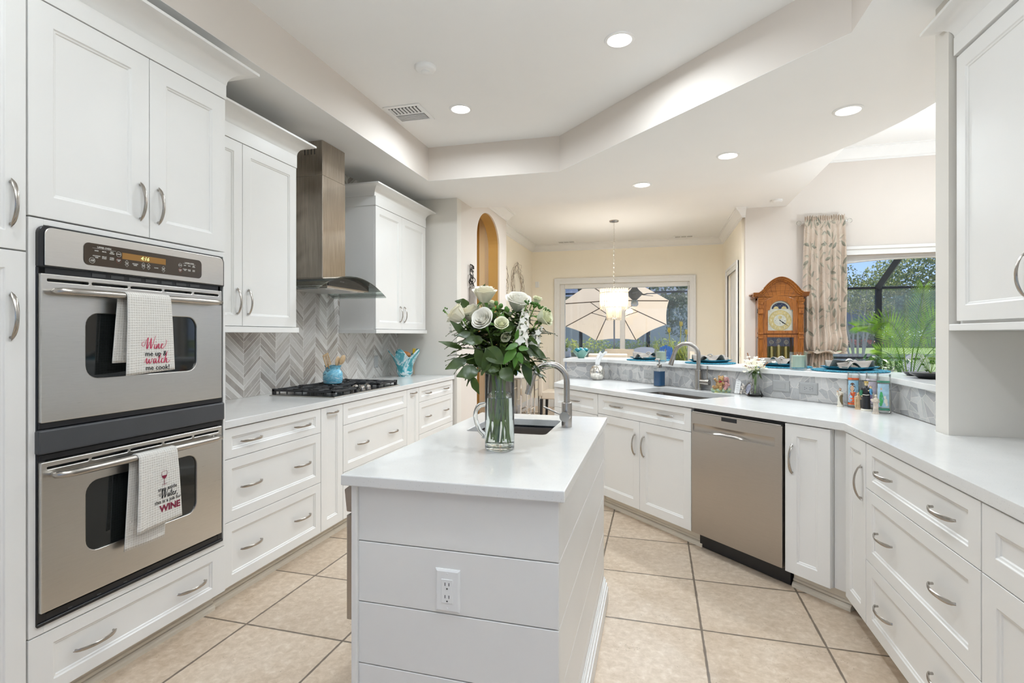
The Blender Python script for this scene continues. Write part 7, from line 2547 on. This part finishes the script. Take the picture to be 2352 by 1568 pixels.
rd = random.Random(9)
tree('slender multi-stemmed tree with small leaves beyond the pool screen, beside the curtain', (6.3, 19.4, -.12), [(-.2, 0, 2.75, .75, .7, .62), (.55, .1, 3.15, .70, .6, .45), (-.5, 0, 3.35, .6, .6, .42), (.2, 0, 2.35, .85, .7, .30)], 2300, .075,
     [([(dx * .2, 0, 0), (dx * .45 + .05 * math.sin(k * 2), .1 * (k % 2), .9), (dx * .7 + .06 * math.sin(k * 3 + 1), .08, 1.7), (dx * 1.1, .05, 2.6), (dx * 1.3, 0, 3.2)], [.04, .036, .03, .02, .008]) for k, dx in enumerate((-.62, -.36, -.22, .08, .22, .5))], 1, LM)
for i, (lab, x, y, h, w, n) in enumerate((('broad grey-green oak far across the pond, tallest at the right of the window', 37.5, 84, 15.5, 9.5, 4200), ('grey-green oak far across the pond, in the middle of the window', 31.5, 92, 10, 7.5, 3000),
                                          ('far oak across the pond behind the slender tree', 28, 94, 8.5, 7, 2600), ('far oak across the pond at the right edge of the window', 45, 80, 13, 9, 2600), ('smaller far tree between the two oaks across the pond', 33, 78, 8, 5, 1800))):
    cl = [(0, 0, h * .62, w, w * .6, h * .26), (-w * .45, 0, h * .48, w * .6, w * .5, h * .22), (w * .5, 0, h * .5, w * .6, w * .5, h * .22), (w * .1, 0, h * .84, w * .5, w * .5, h * .15), (0, 0, h * .28, w * .9, w * .5, h * .20)]
    tree(lab, (x, y, -.12), cl, n * 3, .50, [([(0, 0, 0), (.2, 0, h * .3), (.1, 0, h * .6)], [.5, .4, .2])], 30 + i, LG)
tree('leafy dark tree in front of the neighbour wall, right of the umbrella', (-.02, 20.5, -.12), [(.35, 0, 3.0, 1.0, .6, .55), (.7, 0, 2.3, .8, .5, .5), (.1, 0, 2.5, .6, .5, .5), (.9, 0, 1.7, .6, .4, .35)], 1500, .16,
     [([(.0 + .22 * k - .75, 0, 0), (.2 * k - .7, 0, 1.2), (.2 * k - .5, 0, 2.6)], [.075, .065, .03]) for k in range(3)], 51, LD)
for i, (x, y, h, w) in enumerate(((-12, 42, 9, 8), (0, 46, 8, 8), (4, 44, 8, 5))):
    tree(['tall tree mass behind the neighbour roof at the left of the sliding door', 'tall tree mass behind the neighbour roof above the umbrella', 'tall tree mass behind the neighbour roof at the right of the sliding door'][i], (x, y, -.12), [(0, 0, h * .6, w, w * .5, h * .4)], 1500, .7, [([(0, 0, 0), (0, 0, h * .5)], [.4, .3])], 60 + i, LD)


def hedge(label, x0, x1, y, d, h, n, s, m, seed):
    t = thing('hedge', label, 'hedge', ((x0 + x1) / 2, y, -.12))
    rd = random.Random(seed); cl = []
    k = max(3, int((x1 - x0) / (h * .8)))
    for i in range(k): cl.append((x0 + (x1 - x0) * (i + .5) / k - (x0 + x1) / 2, rd.uniform(-.1, .1), h * .5, (x1 - x0) / k * .75, d / 2, h * .52 * rd.uniform(.92, 1.06)))
    foliage(MB(), cl, n, s, seed).build('foliage', m, t)
    MB().box(-(x1 - x0) / 2 + .1, (x1 - x0) / 2 - .1, -d * .32, d * .25, 0, h * .6).build('core', LD, t)
    return t


hedge('clipped sunlit yellow-green hedge behind the patio umbrella', -7.5, 3.2, 19.0, 1.2, 1.36, 9000, .11, LY, 70)
hedge('dark trimmed hedge across the pond with red flowers in front', 18, 44, 70, 2, 1.75, 1800, .5, LD, 71)
t = thing('flower_bed', 'red flowers in front of the dark hedge across the pond', 'flowers', (22.6, 68.5, -.12))
foliage(MB(), [(0, 0, .55, 2.2, .6, .35)], 60, .5, 72).build('blossoms', mat('red_blossom', (.60, .08, .04), .6, var=.3), t)
foliage(MB(), [(0, .2, .35, 2.4, .6, .35)], 140, .5, 73).build('leaves', LD, t)
t = thing('neighbour_house', 'shaded blue-grey neighbour house wall with tiled roof behind the hedge', 'house', (0, 25.0, -.12))
MB().box(-14, 3.6, 0, 6, 0, 3.25).build('wall', mat('shaded_stucco', (.50, .44, .38), .9, var=.06, vscale=1, bmp=.2, bscale=20), t)
mb = MB(); mb.extr([(-.6, 3.25), (6.6, 3.25), (3, 5.0)], (-14.6, 0, 0), (0, 1, 0), (0, 0, 1), (18.8, 0, 0)); mb.build('roof', mat('slate_tile', (.14, .16, .19), .7, var=.2, vscale=8), t)
t = thing('neighbour_house', 'far house with blue-grey roof across the pond behind the slender tree', 'house', (26.2, 88, -.12))
MB().box(-3, 3, -3, 3, 0, 2.8).build('wall', mat('far_stucco', (.55, .50, .42), .9, var=.05), t)
mb = MB(); mb.extr([(-3.8, 2.8), (3.8, 2.8), (1.5, 5), (-1.5, 5)], (0, -4, 0), (1, 0, 0), (0, 0, 1), (0, 8, 0)); mb.build('roof', mat('blue_roof', (.10, .14, .24), .7, var=.1), t)

# patio umbrella, tilted away from the house
FAB = bpy.data.materials.new('umbrella_fabric'); _n, _p = _nodes(FAB)
_p.inputs['Base Color'].default_value = (.78, .66, .50, 1); _p.inputs['Roughness'].default_value = .9
_v = noise(_n, coords(_n), 3, 3); lk(_n, ramp(_n, _v, [(.3, (.66, .56, .43)), (.7, (.70, .60, .47))]), _p.inputs['Base Color'])
_ts = nd(_n, 'ShaderNodeBsdfTranslucent'); _ts.inputs[0].default_value = (.80, .62, .43, 1)
_mx = nd(_n, 'ShaderNodeMixShader'); _mx.inputs[0].default_value = .55
lk(_n, _p.outputs[0], _mx.inputs[1]); lk(_n, _ts.outputs[0], _mx.inputs[2]); lk(_n, _mx.outputs[0], _n.nodes['Material Output'].inputs[0])
RIB = mat('bronze_rib', (.12, .085, .06), .5, .3, var=.1)
hub = Vector((-1.09, 14.25, 2.27))
nrm = Vector((-.04, .514, .857)).normalized()
ux = Vector((1, .04, 0)); ux = (ux - nrm * ux.dot(nrm)).normalized(); uy = nrm.cross(ux)
t = thing('patio_umbrella', 'large beige patio umbrella tilted away beyond the sliding door', 'umbrella', tuple(hub))
RU = 1.46; HU = .46
def rim(k, r=1.0): a = R(22.5 + 45 * k); return (ux * math.cos(a) + uy * math.sin(a)) * RU * r - nrm * HU * r
mb = MB()
for k in range(8):
    A, B = rim(k), rim(k + 1)
    N = 6
    def f(u, v, A=A, B=B):
        p = (A * (1 - u) + B * u) * v
        return p - nrm * (.045 * math.sin(PI * u) * v) * -1 * .6 + (-(A + B).normalized()) * (.03 * math.sin(PI * u) * v ** 4)
    mb.grid(f, 6, 6)
mb.build('canopy', FAB, t, weld=True)
for k in range(8):
    rb = MB().tube([-nrm * .02, rim(k, .5) - nrm * .02, rim(k, .985) - nrm * .012], .012, 6).build('rib', RIB, t)
    MB().tube([-nrm * .62, rim(k, .45) - nrm * .03], .009, 6).build('strut', RIB, rb)
mb = MB(); mb.rod((0, 0, -2.25), (0, 0, -.55), .022, 10); mb.rod((0, 0, -.55), (0, 0, -.30), .030, 10); mb.rod((0, 0, -.3), nrm * .06, .02, 10); mb.build('pole', mat('grey_pole', (.30, .28, .27), .4, .4, var=.05), t, smooth=40)
MB().lathe([(0, -2.29), (.26, -2.29), (.25, -2.22), (.05, -2.19), (.03, -2.10)], 28).build('base', BRONZE, t)

# outdoor ceiling fan on the lanai
t = thing('outdoor_fan', 'dark grey ceiling fan hanging under the porch roof', 'ceiling fan', (-.44, 11.2, 2.78))
GR = mat('fan_grey', (.16, .15, .145), .5, .3, var=.1)
MB().rod((0, 0, -.46), (0, 0, 0), .014, 8).build('rod', GR, t)
MB().lathe([(0, -.72), (.05, -.72), (.08, -.69), (.15, -.62), (.16, -.58), (.09, -.52), (.05, -.46), (.03, -.44)], 28).build('motor', GR, t, smooth=50)
for k in range(5):
    a = R(72 * k - 12); c, s_ = math.cos(a), math.sin(a)
    mb = MB(Matrix.Rotation(a, 4, 'Z')); mb.tube([(.12, 0, -.60), (.20, .01, -.615), (.26, 0, -.60)], .012, 6)
    mb.extr([(.24, -.055), (.45, -.075), (.64, -.06), (.67, 0), (.64, .06), (.45, .075), (.24, .055)], (0, 0, -.605), (1, 0, .0), (0, 1, .18), (0, 0, .008)); mb.build('blade', GR, t)
MB().lathe([(0, -.86), (.05, -.855), (.075, -.82), (.07, -.76), (.04, -.72)], 20).build('light_globe', mat('fan_globe', (.75, .75, .75), .2, trans=.5, var=.02), t, smooth=50)

WHC = mat('white_resin', (.74, .75, .80), .4, var=.03)  # white with the faint blue cast of shade put into the colour
BLC = mat('blue_resin', (.04, .22, .62), .4, var=.05)


def patio_chair(label, x, y, rz, m, top=.98, rounded=True, holes=False, w=.25):
    t = thing('patio_chair', label, 'chair', (x, y, -.02), rz, 'chairs out on the patio')
    if holes:
        mb = MB()
        for i in range(5): mb.box(-w + i * .105, -w + i * .105 + .078, .20, .225, .40, top - .05 * abs(i - 2) / 2)
        for z in (.50, .66, .82, .96): mb.box(-w, w, .225, .235, z, z + .05)
        mb.build('backrest', m, t)
    else:
        n = 16
        pr = [(w * math.cos(R(180 * i / n)), top - w * (1 if rounded else .25) + w * (1 if rounded else .25) * math.sin(R(180 * i / n))) for i in range(n + 1)] + [(-w * .8, .40), (w * .8, .40)]
        hole = [(.06 * math.cos(2 * PI * i / 12), top - .10 + .025 * math.sin(2 * PI * i / 12)) for i in range(12)] if rounded else None
        bm = bmesh.new()
        es = []
        for pts in ([pr] + ([hole] if hole else [])):
            vs = [bm.verts.new((a, .24 + .25 * (b - .4), b)) for a, b in pts]; es += [bm.edges.new((vs[i], vs[(i + 1) % len(vs)])) for i in range(len(vs))]
        bmesh.ops.triangle_fill(bm, use_beauty=True, edges=es)
        r_ = bmesh.ops.extrude_face_region(bm, geom=list(bm.faces))
        for g in r_['geom']:
            if isinstance(g, bmesh.types.BMVert): g.co.y += .03
        bmesh.ops.recalc_face_normals(bm, faces=bm.faces); me = bpy.data.meshes.new('backrest'); bm.to_mesh(me); bm.free(); me.materials.append(m)
        put('backrest', me, t)
    MB().box(-w, w, -.25, .25, .38, .42).build('seat', m, t, bevel=.01)
    for sx in (-1, 1):
        for yy in (-.22, .22): MB().tube([(sx * w * .9, yy, 0), (sx * w * .85, yy, .39)], .022, 8).build('leg', m, t)
        MB().tube([(sx * w, -.24, .40), (sx * (w + .02), -.22, .60), (sx * (w + .02), .10, .62), (sx * w, .28, .60)], .018, 8).build('armrest', m, t)
    return t


patio_chair('white patio chair behind the petal bowl, left of the umbrella pole', -2.03, 13.1, R(150), WHC, 1.06, False)
patio_chair('white patio chair right of the umbrella pole', -.42, 13.4, R(200), WHC, 1.06, False)
patio_chair('bright blue slatted patio chair at the right of the sliding door', .39, 12.6, R(120), BLC, 1.12, False, True)
patio_chair('white rounded chair outside the family room window, behind the palm', 4.62, 11.35, R(160), WHC, 1.02, True, False, .20)
patio_chair('white rounded chair outside the window, left of the palm and half hidden', 4.13, 11.05, R(170), WHC, .79, True, False, .20)
t = thing('patio_table', 'round patio table beneath the tilted umbrella', 'table', (-1.09, 14.25, -.02))
MB().lathe([(.03, .70), (.60, .70), (.61, .715), (.60, .73), (.03, .73)], 40).build('top', BRONZE, t)
for k in range(4):
    a = R(45 + 90 * k); MB().tube([(.5 * math.cos(a), .5 * math.sin(a), 0), (.42 * math.cos(a), .42 * math.sin(a), .70)], .018, 8).build('leg', BRONZE, t)
t = thing('side_table', 'small dark patio table carrying a white planter, left of the sliding door', 'table', (-2.05, 12.0, -.02))
MB().lathe([(0, .82), (.42, .82), (.43, .835), (0, .845)], 36).build('top', BRONZE, t); MB().lathe([(0, 0), (.2, 0), (.2, .02), (.03, .05), (.03, .82), (0, .82)], 20).build('pedestal', BRONZE, t)


def planter(name, label, loc, r, h, m, plants, lm, cat='plant'):
    t = thing(name, label, cat, loc)
    MB().lathe([(0, 0), (r * .75, 0), (r, h), (r * .9, h), (r * .85, h * .85), (0, h * .85)], 28).build('pot', m, t, smooth=40)
    mb = MB()
    for (p, d, L, w, dr) in plants: leaf(mb, p, d, (0, 0, 1) if abs(d[2]) < .95 else (1, 0, 0), L, w, dr, .2, 6)
    mb.build('leaves', lm, t, smooth=60)
    return t


rd = random.Random(77)
spk = lambda n, z, L, w, up, r: [((rd.uniform(-r, r), rd.uniform(-r, r), z), (rd.uniform(-1, 1), rd.uniform(-1, 1), up * rd.uniform(.6, 1.4)), L * rd.uniform(.6, 1.1), w, .25) for _ in range(n)]
planter('potted_plant', 'yellow-green spiky plant in a white planter on the small patio table', (-2.02, 11.9, .826), .13, .13, WHC, spk(36, .12, .30, .035, 1.6, .05), LY)
t = thing('canna_plant', 'tall yellow-leaved canna clump at the right of the sliding door', 'plant', (.50, 15.2, -.12))
mb = MB()
for (p, d, L, w, dr) in spk(60, .1, 1.35, .10, 5.0, .35): leaf(mb, p, d, (1, 0, 0), L, w, .15, .2, 7)
for (p, d, L, w, dr) in spk(40, .7, .55, .08, 2.2, .3): leaf(mb, p, d, (1, 0, 0), L, w, .2, .2, 6)
mb.build('leaves', LY, t, smooth=60)
mb = MB()
for x, y, z in ((.15, 0, 1.72), (-.16, .1, 1.55), (.3, .1, 1.5)):
    mb.rod((x * .6, y, .2), (x, y, z), .010, 6)
    for k in range(6): leaf(mb, (x, y, z - .04), (math.cos(k) * .6, math.sin(k) * .6, 1), (math.cos(k), math.sin(k), 0), .15, .07, .3, .2, 5)
mb.build('blossoms', mat('yellow_blossom', (.75, .55, .05), .5, var=.15), t)
rd = random.Random(31)
planter('potted_shrub', 'glossy green leafy shrub outside the window, left of the palm', (3.72, 10.35, -.02), .24, .42, WHC,
        [((rd.gauss(0, .16), rd.gauss(0, .16), rd.uniform(.45, .95)), (rd.uniform(-1, 1), rd.uniform(-1, 1), rd.uniform(-.2, .9)), rd.uniform(.10, .17), .05, .2) for _ in range(330)], M['leaf2'])

# the palm on the patio by the family room window
t = thing('areca_palm', 'bright green palm with arching fronds just outside the family room window', 'palm', (3.97, 10.0, -.02))
MB().lathe([(0, 0), (.20, 0), (.26, .40), (.24, .42), (.22, .36), (0, .36)], 28).build('pot', mat('terracotta_pot', (.40, .20, .11), .7, var=.1), t, smooth=40)
PALM = leafmat('palm_leaf', (.10, .28, .015), (.30, .50, .05), .35, .45)
# fronds: points of the midrib (right vector = across the view, up), leaflet length
rv2 = Vector((.93, -.36, 0)); tw = Vector((-.36, -.93, 0))
FR_ = [([(.02, .40, 0), (.05, 1.0, .02), (.12, 1.55, .03), (.20, 2.12, .05)], .36, .45), ([(0, .40, 0), (-.08, .85, .0), (-.22, 1.30, .05), (-.45, 1.50, .08), (-.72, 1.50, .10)], .34, .40),
       ([(.03, .40, 0), (.10, 1.0, -.05), (.22, 1.45, -.1), (.42, 1.68, -.12), (.66, 1.70, -.15)], .34, .45), ([(.03, .40, .0), (.14, .80, .1), (.32, 1.12, .15), (.62, 1.34, .2)], .28, .35),
       ([(.0, .40, 0), (-.04, .9, -.15), (-.10, 1.30, -.3), (-.25, 1.55, -.45), (-.42, 1.52, -.6)], .32, .4), ([(.0, .40, 0), (-.10, .75, .15), (-.26, 1.02, .25), (-.45, 1.10, .35)], .26, .4)]
for i, (pts, LL, st) in enumerate(FR_):
    P = [rv2 * a + Vector((0, 0, b)) + tw * -c for a, b, c in pts]
    out = []
    for j in range(len(P) - 1):
        p0, p1, p2, p3 = P[max(j - 1, 0)], P[j], P[j + 1], P[min(j + 2, len(P) - 1)]
        for k in range(8):
            q = k / 8; out.append(.5 * (2 * p1 + (p2 - p0) * q + (2 * p0 - 5 * p1 + 4 * p2 - p3) * q * q + (3 * p1 - p0 - 3 * p2 + p3) * q ** 3))
    out.append(P[-1])
    mb = MB(); n = len(out)
    mb.tube(out, [.012 * (1 - .8 * k / n) for k in range(n)], 6)
    k0 = int(n * st * .8)
    for k in range(k0, n):
        for h in (0, .5):
            if k == n - 1 and h: continue
            p = out[k] if not h else (out[k] + out[k + 1]) / 2
            d = (out[min(k + 1, n - 1)] - out[k - 1]).normalized()
            sd = d.cross(tw).normalized()
            f = (k + h - k0) / max(1, n - k0); ll = LL * (.5 + .8 * math.sin(PI * min(1, .15 + f * .85)))
            for s_ in (-1, 1):
                leaf(mb, p, sd * s_ * (1 - .35 * f) + d * (.65 + .5 * f) + tw * .1, tw, ll * .72, .0085, .22, .3, 4)
    mb.build('frond', PALM, t)
